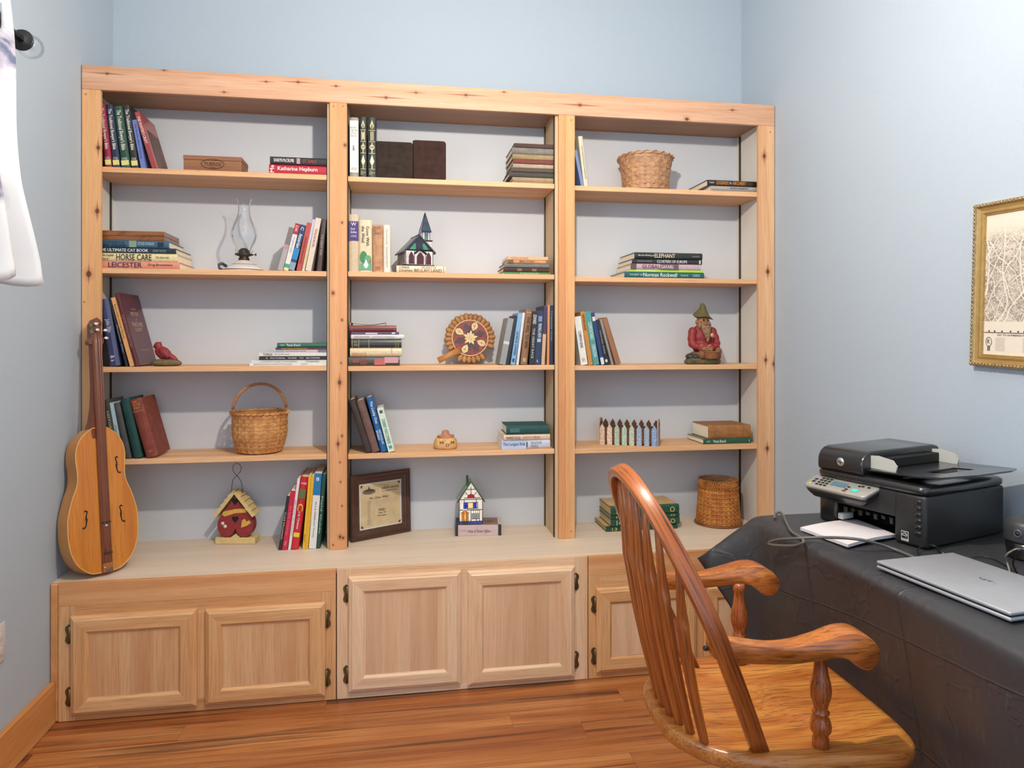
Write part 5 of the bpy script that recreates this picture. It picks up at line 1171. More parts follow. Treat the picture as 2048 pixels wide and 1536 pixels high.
# framed certificate
Lb = Vector((.972, .082, ZC+.001)); Rb = Vector((1.213, .218, ZC+.001)); dirx = (Rb-Lb).normalized(); fw_ = (Rb-Lb).length; fa = math.atan2(dirx.y, dirx.x)
fr = thing('framed_certificate', 'dark wood framed hotel receipt leaning against the back of the bottom middle bay', 'framed picture', Lb, (Matrix.Rotation(fa, 3, 'Z') @ Matrix.Rotation(-.035, 3, 'X')).to_euler())
fh = .268; WAL = wood('walnut', '#5a382a', '#432820', '#2a1712', 'X', rings=5, rough=.35, coat=.3)
def frame_loops(W_, H_, spec): return [[(i, y, i), (W_-i, y, i), (W_-i, y, H_-i), (i, y, H_-i)] for i, y in spec]
MB().rings(frame_loops(fw_, fh, [(0, .016), (0, .004), (.004, 0), (.012, .001), (.015, .004), (.024, .0035), (.028, .006), (.034, .0055), (.040, .010), (.040, .0125)]), WAL, cap1=False).obj('frame', fr)
MB().box(.0385, fw_-.0385, .0120, .0135, .0385, fh-.0385, cm('#d6cfc2', .6, .03)).obj('mat_board', fr)
MB().box(.047, fw_-.047, .0112, .0120, .047, fh-.047, cm('#cbb58c', .7, .1, 30)).obj('document', fr)
q = MB(); K = cm('#2a221c', .6, 0)
for cx, cz, sx_, sz_ in ((.047, .047, 1, 1), (fw_-.047, .047, -1, 1), (fw_-.047, fh-.047, -1, -1), (.047, fh-.047, 1, -1)):
    pp = [(cx, cz), (cx+sx_*.012, cz), (cx, cz+sz_*.012)]
    q.poly(pp if sx_*sz_ > 0 else pp[::-1], .0104, .0112, K)
q.obj('photo_corner', fr)
q = MB(); IN = cm('#4a4038', .7, 0)
q.poly([(.085+.030*cos(2*pi*k/28), fh-.075+.011*sin(2*pi*k/28)) for k in range(28)], .0107, .0112, cm('#6f6454', .7, .8, 420))
q.poly([(.060, fh-.074), (.072, fh-.066), (.080, fh-.066), (.085, fh-.052), (.090, fh-.066), (.102, fh-.066), (.110, fh-.074)], .0103, .0108, cm('#463c34', .7, .5, 420))
for k in range(14): q.box(.062, fw_-.06, .0108, .0112, .058+k*.0083, .0583+k*.0083, cm('#b39a74', .7, 0))
for k in range(12): q.box(.076, .090, .0106, .0110, .060+k*.0083, .0612+k*.0083, IN)
q.obj('engraving', fr)
cx = fw_/2
for st, x, z, w_, h_ in (('The BATTERY PARK HOTEL', fw_*.66, fh-.068, .082, .0085), ('E. P. McKissick, Proprietor', fw_*.66, fh-.081, .075, .006), ('STATEMENT', fw_*.6, fh-.058, .03, .003), ('Mr. Chas. Allen', fw_*.47, fh-.103, .085, .008), ('PAID', fw_*.52, .112, .032, .011), ('May 24', fw_*.52, .099, .034, .008), ('Manager', fw_*.52, .088, .045, .007)):
    text(fr, st, XZ(x, .0100, z), w_, h_, IN, 'printing')

# lit stained-glass house on a boxed book
A = Vector((1.391, .116, ZC)); bxw = .190; byaw = -.10
cas = thing('book', 'thick paperback lying flat under the stained-glass house', 'book', (A.x+.003, A.y, ZC+.0003), (0, 0, byaw))
MB().box(0, bxw, 0, .125, 0, .044, cm('#c9b3b0', .4, .06, 60), bev=.001).obj('cover', cas)
q = MB(); q.box(-.0012, .010, -.0012, .1262, -.0001, .0452, cm('#2c2a2a', .4, 0)); q.obj('dark_edge', cas); q = MB(); q.box(bxw-.012, bxw+.0012, -.0012, .004, -.0001, .0452, cm('#2c2a2a', .4, 0)); q.obj('dark_edge', cas)
MB().box(bxw+.0002, bxw+.0013, .004, .123, .002, .043, cm('#c9a67c', .8, .1, 300)).obj('pages', cas)
MB().box(.0105, bxw-.012, .006, .119, .0442, .0450, cm('#7a5c4c', .5, .6, 30)).obj('cover_picture', cas)
text(cas, 'Anne of Green Gables', XZ(.098, -.0008, .020), .095, .013, cm('#6a4a5c', .5, 0)); text(cas, 'L. M. Montgomery', XZ(.032, -.0008, .022), .03, .004, cm('#8a6a74', .5, 0))
hs = thing('stained_glass_house', 'lit stained-glass house with a green roof and blue shutters', 'night light', (A.x+.004+.066, A.y+.048, ZC+.0458), (0, 0, -.05)); hs.scale = (1.05, 1.05, 1.05)
ww = .046; wh = .100; dh = .040
WG = cm('#e6dcd0', .2, .12, 50, coat=.4, emit=.22)
MB().box(-ww, ww, -dh, dh, .012, wh, WG).obj('walls', hs)
MB().box(-ww-.001, ww+.001, -dh-.001, dh+.001, 0, .012, cm('#1c3f9a', .15, .3, 60, coat=.5)).obj('base', hs)
MB().poly([(-ww, wh), (ww, wh), (0, .168)], -dh, dh, WG).obj('gable', hs)
q = MB(); GRN = cm('#5f9a5c', .15, .3, 40, coat=.5)
for sg in (-1, 1):
    pp = [(0, .1725), (sg*.056, .091), (sg*.054, .087), (0, .1675)]
    q.poly(pp if sg > 0 else pp[::-1], -dh-.005, dh+.005, GRN)
q.obj('roof', hs)
MB().box(-.018, -.009, -.012, .004, .140, .190, cm('#1f5a38', .2, .2, 60, coat=.5), bev=.002).obj('chimney', hs)
YF_ = -dh-.0008
def pane(pts, c, name, e=.2, dy=0, parent=hs): return MB().poly(pts, YF_-dy, YF_+.0008, cm(c, .2, .1, 50, coat=.3, emit=e)).obj(name, parent)
def rc(a_, b__, c, d): return [(a_, c), (b__, c), (b__, d), (a_, d)]
pane([(-.015, .106)]+[(.0+.0155*cos(pi-k*pi/10), .106+.0155*sin(pi-k*pi/10)) for k in range(0, 11)][1:], '#a01020', 'red_fan', .15)
pane(rc(-.029, -.013, .064, .087), '#2848c8', 'shutter', .25); pane(rc(.009, .023, .064, .087), '#2848c8', 'shutter', .25)
pane(rc(-.013, .009, .064, .087), '#e8c48c', 'window', .5); pane(rc(-.031, -.0292, .064, .087), '#c98a4a', 'window', .4); pane(rc(.0232, .028, .064, .087), '#c98a4a', 'window', .3)
dr_ = pane([(-.036, .014), (-.012, .014), (-.012, .045), (-.024, .056), (-.036, .045)], '#d07a1c', 'door', .55)
pane(rc(-.0265, -.0215, .020, .040), '#e6a85c', 'door_pane', .6, .0006, dr_)
pane(rc(.002, .032, .024, .044), '#8c8a86', 'window', .1); pane(rc(.002, .032, .045, .054), '#efe8cc', 'window', .7)
pane(rc(-.034, -.014, .0, .012), '#2a2c34', 'steps', 0, .004)
q = MB()
for P_ in ([(-ww, wh), (ww, wh)], [(-ww, .058), (-.030, .058)], [(-.018, .058), (ww, .058)], [(-.029, .064), (.028, .064), (.028, .087), (-.029, .087), (-.029, .064)], [(-.013, .064), (-.013, .087)], [(.009, .064), (.009, .087)], [(0, .122), (0, .150)], [(-.012, .116), (-.022, .128)], [(.012, .116), (.022, .128)], [(-.027, .106), (.036, .106)], [(-.022, .140), (.018, .140)], [(-.027, .087), (-.027, wh)], [(.021, .087), (.021, wh)], [(0, .012), (0, .055), (.034, .055), (.034, .012)], [(.002, .022), (.032, .022)], [(-.0385, .044), (-.024, .058), (-.0095, .044)], [(-.036, .012), (-.036, .045)], [(-.012, .012), (-.012, .045)], [(-.029, .014), (-.029, .050)], [(-.018, .014), (-.018, .050)], [(.010, .045), (.010, .054)], [(.018, .045), (.018, .054)], [(.026, .045), (.026, .054)], [(-.021, .064), (-.021, .087)], [(-.029, .075), (-.013, .075)], [(.021, .012), (.021, .022)], [(.016, .064), (.016, .087)]):
    q.tube([(x, YF_-.0006, z) for x, z in P_], .00085, LEAD, seg=4)
for x in (-ww, ww):
    for y in (-dh, dh): q.tube([(x, y, .0), (x, y, wh)], .0013, LEAD, seg=5)
q.tube([(-.0555, -dh-.0055, .0885), (0, -dh-.0055, .172), (.0555, -dh-.0055, .0885)], .0016, LEAD, seg=5)
q.tube([(-ww, -dh, .012), (ww, -dh, .012)], .0011, LEAD, seg=5)
q.obj('lead_lines', hs)

# framed map on the right wall
PC = Vector((XR, 0, 0)); tl = onX(1953, 412, XR); bl = onX(1961, 731, XR)
mh = tl.z-bl.z; my = (tl.y+bl.y)/2
mp_t = thing('framed_map', 'gold-framed bird\'s-eye map print hanging on the pale blue wall', 'framed picture', (XR-.0005, my+.004, (tl.z+bl.z)/2), (.034, 0, 0))
mw = .62; GOLD = cm('#a8916a', .4, .3, 160, metal=.6); GOLD2 = cm('#bfa066', .38, .1, 40, metal=.65)
Mm = Matrix(((0, 1, 0, 0), (-1, 0, 0, 0), (0, 0, 1, -mh/2), (0, 0, 0, 1)))   # frame x -> -Y (towards camera), frame y(depth) -> +X
MB().rings(frame_loops(mw, mh, [(0, 0), (0, -.016), (.003, -.020), (.009, -.021), (.011, -.017)]), GOLD, Mm, cap1=False).rings(frame_loops(mw, mh, [(.011, -.017), (.013, -.014), (.020, -.012), (.026, -.0145), (.029, -.014), (.031, -.010), (.034, -.010), (.0345, -.006)]), GOLD2, Mm, cap0=False, cap1=False).obj('frame', mp_t)
q = MB(); n_ = int(mh/.011)
for k in range(n_): z = mh*(k+.5)/n_; q.ball((.006, -.0205, z), .0045, None, None, 1, (1, .6, .75 if k % 2 else 1.1))
for k in range(56):
    x = mw*(k+.5)/56
    for z in (.006, mh-.006): q.ball((x, -.0205, z), .0045, None, None, 1, (.75 if k % 2 else 1.1, .6, 1))
for v in q.bm.verts: v.co = Mm @ v.co
q.mats = [GOLD]; 
for f in q.bm.faces: f.smooth = True
q.obj('ornament', mp_t)
q = MB()
for k in range(int(mh/.0055)-12): q.ball((.0325, -.0105, .035+k*.0055), .0018, None, None, 1)
for k in range(int(mw/.0055)-12):
    for z in (.0325, mh-.0325): q.ball((.035+k*.0055, -.0105, z), .0018, None, None, 1)
for v in q.bm.verts: v.co = Mm @ v.co
q.mats = [GOLD2]; q.obj('beading', mp_t)
# etched townscape print
mm, nt, bs = newmat('map_print'); tc = N(nt, 'ShaderNodeTexCoord'); sp = N(nt, 'ShaderNodeSeparateXYZ'); L(nt, tc.outputs['Object'], sp.inputs[0])
mpg = N(nt, 'ShaderNodeMapping'); mpg.inputs['Scale'].default_value = (1, 1, 1.5); mpg.inputs['Rotation'].default_value = (.5, 0, 0); L(nt, tc.outputs['Object'], mpg.inputs[0])
na = N(nt, 'ShaderNodeTexNoise', Scale=11.0, Detail=9.0, Roughness=.75, Distortion=1.2); L(nt, mpg.outputs[0], na.inputs['Vector'])
nb = N(nt, 'ShaderNodeTexNoise', Scale=230.0, Detail=3.0, Roughness=.7); L(nt, mpg.outputs[0], nb.inputs['Vector'])
vr = N(nt, 'ShaderNodeTexVoronoi', _feature='DISTANCE_TO_EDGE', Scale=13.0); wa = N(nt, 'ShaderNodeVectorMath', _operation='ADD'); ws = N(nt, 'ShaderNodeVectorMath', _operation='SCALE'); ws.inputs['Scale'].default_value = .30; L(nt, na.outputs['Color'], ws.inputs[0]); L(nt, mpg.outputs[0], wa.inputs[0]); L(nt, ws.outputs[0], wa.inputs[1]); L(nt, wa.outputs[0], vr.inputs['Vector'])
dens = math_(nt, 'MULTIPLY', math_(nt, 'SUBTRACT', na.outputs['Fac'], .30, clamp=True), 4.0, clamp=True)
road = math_(nt, 'GREATER_THAN', math_(nt, 'ADD', vr.outputs['Distance'], math_(nt, 'MULTIPLY', na.outputs['Fac'], .04)), .052)
for rot_, scl_ in (((.9, 0, 0), 8.0), ((2.2, 0, 0), 10.0), ((1.5, 0, 0), 5.2)):
    mw_ = N(nt, 'ShaderNodeMapping'); mw_.inputs['Rotation'].default_value = rot_; L(nt, tc.outputs['Object'], mw_.inputs[0])
    wv = N(nt, 'ShaderNodeTexWave', Scale=scl_, Distortion=5.0, Detail=1.5); wv.bands_direction = 'Z'; wv.inputs['Detail Scale'].default_value = 1.2; L(nt, mw_.outputs[0], wv.inputs['Vector'])
    road = math_(nt, 'MULTIPLY', road, math_(nt, 'LESS_THAN', wv.outputs['Fac'], .986))
    nb2 = math_(nt, 'MULTIPLY', math_(nt, 'GREATER_THAN', wv.outputs['Fac'], .72), .35)
    dens = math_(nt, 'ADD', dens, nb2, clamp=True)
ink = math_(nt, 'MULTIPLY', math_(nt, 'MULTIPLY', dens, math_(nt, 'GREATER_THAN', nb.outputs['Fac'], .44)), road)
zb0 = -mh/2
inz = math_(nt, 'MULTIPLY', math_(nt, 'GREATER_THAN', sp.outputs[2], zb0+.125), math_(nt, 'SUBTRACT', 1.0, math_(nt, 'DIVIDE', math_(nt, 'SUBTRACT', sp.outputs[2], zb0+mh-.115), .05), clamp=True))
L(nt, mixc(nt, math_(nt, 'MULTIPLY', math_(nt, 'MULTIPLY', ink, inz), .72), lin('#ddd3c4'), lin('#4c423c')), bs.inputs['Base Color']); bs.inputs['Roughness'].default_value = .35
pt_o = MB().box(.034, mw-.034, -.0065, -.0055, .034, mh-.034, mm, Mm).obj('print', mp_t)
q = MB(); SEP = cm('#4a403a', .6, 0)
q.box(.036, mw-.036, -.0072, -.0064, .0935, .0955, SEP, Mm)
for k in range(24): q.ball((.052+k*.022+.004*sin(k*5), -.0070, .0985), .0028, SEP, Mm, 1, (1.1, .2, 1))
q.tube([(.052+.0095*cos(k*pi/10), -.0071, .069+.0125*sin(k*pi/10)) for k in range(20)], .0006, SEP, Mm, closed=True, seg=4)
for x_ in (.048, .053): q.box(x_, x_+.003, -.0072, -.0064, .044, .056, SEP, Mm)
for c_ in range(6):
    for r_ in range(9): q.box(.073+c_*.085, .073+c_*.085+.030+.012*((r_*3+c_) % 3), -.0070, -.0064, .046+r_*.0042, .0467+r_*.0042, cm('#8a7c70', .6, 0), Mm)
q.obj('key_panel', mp_t)
text(mp_t, 'KEY TO NUMBERED POINTS OF INTEREST', Mm @ XZ(.16, -.0075, .0885), .16, .0045, SEP, 'key_title')
text(mp_t, 'K', Mm @ XZ(.052, -.0075, .070), .008, .012, SEP, 'key_title')
# ------------------------------------------------------------ desk
TZ = .777; TX0 = 2.165; TY1 = -.905; TY0 = -3.3
tb = thing('folding_table', 'folding table hidden under the black tablecloth along the blue wall', 'table', (0, 0, 0))
MB().box(TX0+.045, XR-.006, TY0, TY1-.045, TZ-.040, TZ-.007, cm('#c9c8c4', .5, .03)).obj('tabletop', tb)
for x in (TX0+.07, XR-.08):
    for y in (TY1-.12, TY0+.12): MB().tube([(x, y, .0005), (x, y, TZ-.041)], .013, cm('#77787a', .4, 0, metal=.6)).obj('leg', tb)
def cloth_mat():
    m, nt, b = newmat('black_tablecloth'); tc = N(nt, 'ShaderNodeTexCoord'); sp = N(nt, 'ShaderNodeSeparateXYZ'); L(nt, tc.outputs['Object'], sp.inputs[0])
    n = N(nt, 'ShaderNodeTexNoise', Scale=5.0, Detail=5.0, Distortion=.6); L(nt, tc.outputs['Object'], n.inputs['Vector'])
    n2 = N(nt, 'ShaderNodeTexNoise', Scale=55.0, Detail=4.0); L(nt, tc.outputs['Object'], n2.inputs['Vector'])
    def crease(src, k, o_):  # folded-packet creases
        f = math_(nt, 'ABSOLUTE', math_(nt, 'SUBTRACT', math_(nt, 'FRACT', math_(nt, 'ADD', math_(nt, 'MULTIPLY', src, k), o_)), .5)); return math_(nt, 'SUBTRACT', 1.0, math_(nt, 'MULTIPLY', f, 70.0), clamp=True)
    cr = math_(nt, 'MAXIMUM', crease(sp.outputs[1], 3.1, .22), crease(math_(nt, 'ADD', sp.outputs[2], math_(nt, 'MULTIPLY', sp.outputs[1], .12)), 4.3, .4))
    vo = N(nt, 'ShaderNodeTexVoronoi', _feature='DISTANCE_TO_EDGE', Scale=3.3); 
    ad = N(nt, 'ShaderNodeVectorMath', _operation='ADD'); L(nt, tc.outputs['Object'], ad.inputs[0]); sc_ = N(nt, 'ShaderNodeVectorMath', _operation='SCALE'); L(nt, n.outputs['Color'], sc_.inputs[0]); sc_.inputs['Scale'].default_value = .35; L(nt, sc_.outputs[0], ad.inputs[1]); L(nt, ad.outputs[0], vo.inputs['Vector'])
    wr = math_(nt, 'SUBTRACT', 1.0, math_(nt, 'MULTIPLY', vo.outputs['Distance'], 30.0), clamp=True)
    hsum = math_(nt, 'ADD', math_(nt, 'ADD', math_(nt, 'MULTIPLY', cr, .5), math_(nt, 'MULTIPLY', wr, .25)), math_(nt, 'ADD', math_(nt, 'MULTIPLY', n.outputs['Fac'], 1.6), math_(nt, 'MULTIPLY', n2.outputs['Fac'], .12)))
    bp = N(nt, 'ShaderNodeBump', Strength=.55, Distance=.006); L(nt, hsum, bp.inputs['Height']); L(nt, bp.outputs[0], b.inputs['Normal'])
    nd = N(nt, 'ShaderNodeTexNoise', Scale=120.0, Detail=2.0); mp = N(nt, 'ShaderNodeMapping'); mp.inputs['Scale'].default_value = (.15, 1, .15); L(nt, tc.outputs['Object'], mp.inputs[0]); L(nt, mp.outputs[0], nd.inputs['Vector'])
    dust = math_(nt, 'MULTIPLY', math_(nt, 'SUBTRACT', nd.outputs['Fac'], .62, clamp=True), 1.4, clamp=True)
    L(nt, mixc(nt, dust, lin('#353538'), lin('#706e68')), b.inputs['Base Color']); b.inputs['Roughness'].default_value = .42; b.inputs['Specular IOR Level'].default_value = .6
    return m
CLOTH = cloth_mat()
tc_ = MB()
prof = [(XR-.003, TZ+.0012), (XR-.15, TZ), (2.45, TZ), (TX0+.10, TZ), (TX0+.03, TZ-.0002), (TX0+.010, TZ-.004), (TX0-.002, TZ-.014), (TX0-.006, TZ-.032), (TX0-.008, .70), (TX0-.010, .64), (TX0-.012, .58), (TX0-.010, .52), (TX0+.0, .46), (TX0+.006, .38), (TX0+.008, .28), (TX0+.006, .16), (TX0+.004, .035)]
ys = [TY0-.25+(TY1-.075-TY0+.25)*i/110 for i in range(111)]
def bulge(y, z):   # the cloth is pushed in by the chair seat, and hangs in slight folds
    d = 0
    if z < .74: k = min(1, (.74-z)/.3); d += k*(.006*sin(y*19+z*2)+.004*sin(y*41+1))
    g = math.exp(-((y+1.40)/.30)**2)*max(0, min(1, 1.6-abs(z-.40)/.25)); return d+.062*g
P = [[(x+(bulge(y, z) if z < TZ-.02 else 0), y, z+(.0016*sin(y*23+x*9)*(1 if abs(x-2.5) < .3 else 0) if z >= TZ-.001 else 0)) for (x, z) in prof] for y in ys]
# carry the top on to the table's end, and let the hanging part end in a free flaring edge
yl = ys[-1]
top_n = 6
for s_ in (.02, .045, .065): P.append(None)
P = [r for r in P if r]
def lastrow(y): return [(x+(bulge(y, z) if z < TZ-.02 else 0), y, z) for (x, z) in prof]
flare = {7: (2.125, -.905, .738), 8: (2.075, -.878, .69), 9: (2.030, -.862, .640), 10: (2.052, -.880, .603), 11: (2.085, -.900, .55), 12: (2.12, -.922, .49), 13: (2.148, -.944, .40), 14: (2.158, -.962, .28), 15: (2.165, -.972, .16), 16: (2.168, -.975, .035)}
base_ = P[-1]
end = []
for i, (x, z) in enumerate(prof):
    if i <= 4: end.append((x, TY1, z-.001))
    elif i == 5: end.append((TX0+.006, TY1-.002, TZ-.006))
    elif i == 6: end.append((TX0-.010, TY1-.002, TZ-.018))
    else: end.append(flare[i])
for f in (.25, .5, .75, 1.0):
    P.append([tuple(Vector(a_).lerp(Vector(b__), f)+Vector((.006*sin(pi*f)*(1 if i > 8 else 0), 0, 0))) for i, (a_, b__) in enumerate(zip(base_, end))])
tc_.grid(P, CLOTH)
# short end drop from the tip of the flare round to the wall
e0 = end[:10]   # wall ... corner ... tip
q2 = [e0[::-1]]
tipz = .615
hem = []
for i, p in enumerate(e0[::-1]):
    f = i/(len(e0)-1)
    hem.append((Vector(end[9]).lerp(Vector((XR-.004, TY1+.012, .60)), f**.8)))
rows = []
for k in range(7):
    t_ = k/6
    rows.append([tuple(Vector(a_).lerp(b__, t_)+Vector((0, .012*sin(pi*min(1, t_+.1))*(1+.6*sin(i*1.7)), 0))) for i, (a_, b__) in enumerate(zip(e0[::-1], hem))])
rows[0] = e0[::-1]
tc_.grid(rows, CLOTH)
bmesh.ops.remove_doubles(tc_.bm, verts=tc_.bm.verts, dist=.0004)
tco = tc_.obj('tablecloth'); sd = tco.modifiers.new('s', 'SUBSURF'); sd.levels = 1; sd.render_levels = 1
so = tco.modifiers.new('t', 'SOLIDIFY'); so.thickness = .0006; so.offset = 1
tag(tco, 'creased black plastic tablecloth draped over the desk, its corner hanging over the cabinets', 'tablecloth')

# ------------------------------------------------------------ printer
PA = Vector((2.418, -1.302, TZ+.0022)); pang = math.atan2(.299, .954)
pn = thing('printer', 'glossy black inkjet printer with a silver keypad and paper tray loaded', 'printer', PA, (0, 0, pang))
PB = cm('#1a1a1b', .28, .08, 60, coat=.6); PBm = cm('#232323', .45, .05, 90); PG = cm('#a7a49c', .35, .03, 60, metal=.3); BLK = cm('#0b0b0c', .6, 0)
W_, Dn = .315, .330   # along local y, along local x
HB = .128
q = MB()
# main body with the paper slot left open: floor, roof, sides, back
def slab(x0, x1, y0, y1, z0, z1, m=PB, bev=.006, seg=3): q.box(x0, x1, y0, y1, z0, z1, m, None, bev, seg)
slab(0, Dn, 0, .084, 0, HB, PBm, .008); slab(.004, Dn, .256, W_, .0, HB, PB, .012)
slab(.003, Dn, .035, .270, .062, HB, PBm, .004); slab(.12, Dn, .08, .262, .002, .07, BLK, .002); slab(.02, .13, .08, .262, .0002, .0035, BLK, .001)
q.obj('body', pn)
q = MB()
for k in range(7): q.box(.010, .05, .093+k*.0225, .104+k*.0225, .040+.006*(k % 2), .056, cm('#141415', .3, 0, coat=.5), None, .002, 1)
q.tube([(.03, .086, .050), (.03, .252, .050)], .004, cm('#2b2b2c', .3, 0)); q.obj('rollers', pn)
MB().box(.004, .05, .236, .252, .0185, .0355, cm('#c4c4be', .4, 0), bev=.003, seg=2).obj('paper_guide', pn)
q = MB()   # ribbed corner column
for k in range(6): q.box(-.0035, .008, .012, .030, .030+k*.0155, .040+k*.0155, PB, None, .003, 2)
q.obj('ribs', pn)
q = MB()   # scanner deck with rounded rim
lp = []
for (i, z) in ((.004, HB), (-.002, HB+.004), (-.003, HB+.016), (.004, HB+.022), (.03, HB+.024)):
    pts = []; x0, x1, y0, y1 = i, Dn-i, i, W_-i; r = .022
    for cx, cy, a0 in ((x1-r, y1-r, 0), (x0+r, y1-r, 90), (x0+r, y0+r, 180), (x1-r, y0+r, 270)):
        for k in range(6): an = radians(a0+k*18); pts.append((cx+r*cos(an), cy+r*sin(an), z))
    lp.append(pts)
q.rings(lp, PB, smooth=True); q.obj('scanner_lid', pn)
# document feeder housing at the far end: extruded profile in x-z... rounded over the front
q = MB(); zt0 = HB+.020
ph = [(.0, zt0), (-.003, zt0+.006), (-.004, zt0+.014), (-.004, zt0+.024), (-.003, zt0+.034), (.001, zt0+.044), (.008, zt0+.053), (.018, zt0+.060), (.035, zt0+.0645), (.30, zt0+.066), (.325, zt0+.060), (.33, zt0+.04), (.33, zt0)]
q.poly(ph, .170, .312, PB); 
o = q.obj('feeder_housing', pn); bv = o.modifiers.new('b', 'BEVEL'); bv.width = .014; bv.segments = 6; bv.limit_method = 'ANGLE'; bv.angle_limit = .9; bv.harden_normals = True
for f in o.data.polygons: f.use_smooth = True
MB().box(.035, .300, .150, .172, zt0+.020, zt0+.046, BLK, bev=.002).obj('feeder_mouth', pn)
# input tray: plate with a notch, rising away over the lid
q = MB(); ty = Matrix.Rotation(.20, 4, 'X')
def tp(x, y, z=0): return Vector((x, y, zt0+.016+(.168-y)*-.02+z+(.0 if y > .1 else (.1-y)*.10)))
out = [(.012, .168), (.012, .03), (.03, -.018), (.13, -.045), (.27, -.050), (.320, -.035), (.325, .168)]
hole = [(.10, .075), (.10, .02), (.235, .02), (.235, .075)]
def plate(z): 
    return [tp(x, y, z) for x, y in out]
# build as strips round the hole
def qd(a_, b__, c_, d_): 
    lo = [tp(*p) for p in (a_, b__, c_, d_)]; hi = [tp(p[0], p[1], .004) for p in (a_, b__, c_, d_)]
    q.rings([lo, hi], PB)
qd((.012, .03), (.10, .02), (.10, .075), (.012, .168)); qd((.012, .168), (.10, .075), (.235, .075), (.325, .168)); qd((.235, .075), (.235, .02), (.320, -.035), (.325, .168))
qd((.012, .03), (.03, -.018), (.13, -.045), (.10, .02)); qd((.13, -.045), (.27, -.050), (.235, .02), (.10, .02)); qd((.27, -.050), (.320, -.035), (.3201, -.034), (.235, .02))
q.tube([tp(.06, .10, -.012), tp(.28, .10, -.012)], .009, PB); q.obj('feeder_tray', pn)
for x in (.030, .292):
    q = MB(); q.poly([(.172, zt0+.021), (.100, zt0+.021), (.096, zt0+.036), (.108, zt0+.050), (.150, zt0+.056), (.172, zt0+.054)], x, x+.004, cm('#b9b9b2', .4, .02), Matrix(((0, 1, 0, 0), (1, 0, 0, 0), (0, 0, 1, 0), (0, 0, 0, 1))))
    q.obj('edge_guide', pn)
# sloping control panel at the far end of the front
cp = thing('control_panel', '', '', (0, 0, 0)); del cp['label']; del cp['category']
cp.parent = pn
cp.matrix_local = T(-.046, .325, .104) @ R(-pi/2, 'Z') @ R(radians(24), 'X')    # local x runs towards the camera end, y inwards/up
q = MB(); cpw, cpd = .205, .062
pts = []
for cx, cy, r_, a0 in ((cpw-.018, cpd-.012, .012, 0), (.014, cpd-.012, .012, 90), (.014, .014, .014, 180), (cpw-.028, .014, .014, 270)):
    for k in range(6): an = radians(a0+k*18); pts.append((cx+r_*cos(an), cy+r_*sin(an)))
c0 = (cpw/2, cpd/2)
lp = [[(c0[0]+(x-c0[0])*f, c0[1]+(y-c0[1])*f, z) for x, y in pts] for f, z in ((.86, -.034), (.98, -.018), (1.0, -.008))]
q.rings(lp, PB, smooth=True)
lp = [[(c0[0]+(x-c0[0])*f, c0[1]+(y-c0[1])*f, z) for x, y in pts] for f, z in ((1.0, -.008), (1.01, -.004), (1.0, 0), (.97, .001))]
q.rings(lp, PG, smooth=True); body_cp = q.obj('panel_body', cp)
q = MB()
for r_ in range(4):
    for c_ in range(3): q.box(.032+c_*.0125, .041+c_*.0125, .011+r_*.0105, .017+r_*.0105, .0008, .003, BLK, None, .001, 1)
for c_ in range(2): q.box(.014, .024, .020+c_*.012, .028+c_*.012, .0008, .0028, cm('#2c2c4c', .4, 0), None, .001, 1)
for x, y in ((.126, .018), (.126, .030), (.176, .044), (.150, .042), (.159, .044)): q.box(x-.004, x+.004, y-.003, y+.003, .0008, .003, BLK, None, .001, 1)
q.obj('keypad', cp)
MB().box(.072, .118, .022, .042, .0008, .0022, cm('#5a7888', .2, .05, 60, coat=.5)).obj('display', cp)
MB().box(.1415, .1585, .014, .027, .0008, .0034, cm('#3fc4b8', .4, 0, emit=.25), bev=.002, seg=2).obj('start_button', cp)
MB().box(.012, .020, .009, .014, .0008, .0024, cm('#b8c43c', .4, 0)).box(.120, .130, .007, .012, .0008, .0024, cm('#8a2a22', .4, 0)).obj('small_button', cp)
# badges
q = MB(); M = Matrix(((0, 0, -1, -.0052), (-1, 0, 0, .236), (0, 1, 0, zt0+.030), (0, 0, 0, 1)))
q.lathe([(0, -.0012), (.0115, -.0012), (.0115, 0), (.0105, .0012), (0, .0014)], cm('#c9c9c6', .25, 0, metal=.8), M, 28); q.obj('badge', pn)
text(pn, 'hp', M @ T(0, 0, .0022), .0125, .010, cm('#202020', .4, 0), 'badge_lettering')
q = MB(); M = Matrix(((0, 0, -1, -.0006), (-1, 0, 0, .054), (0, 1, 0, .021), (0, 0, 0, 1)))
q.box(-.0095, .0095, -.012, .012, 0, .0006, cm('#cfcfcb', .4, 0), M); st_ = q.obj('sticker', pn)
q = MB(); q.box(-.008, .008, -.006, .0105, .0006, .0010, BLK, M); q.tube([(.0065*cos(k*pi/10), .0065*sin(k*pi/10)+.001, .0013) for k in range(11)], .0006, cm('#cfcfcb', .4, 0), M, seg=4); q.obj('sticker_print', st_)
text(st_, 'energy', M @ T(0, .001, .0014), .012, .0055, cm('#cfcfcb', .4, 0), 'sticker_lettering'); text(st_, 'ENERGY STAR', M @ T(0, -.009, .0009), .014, .0026, BLK, 'sticker_lettering')

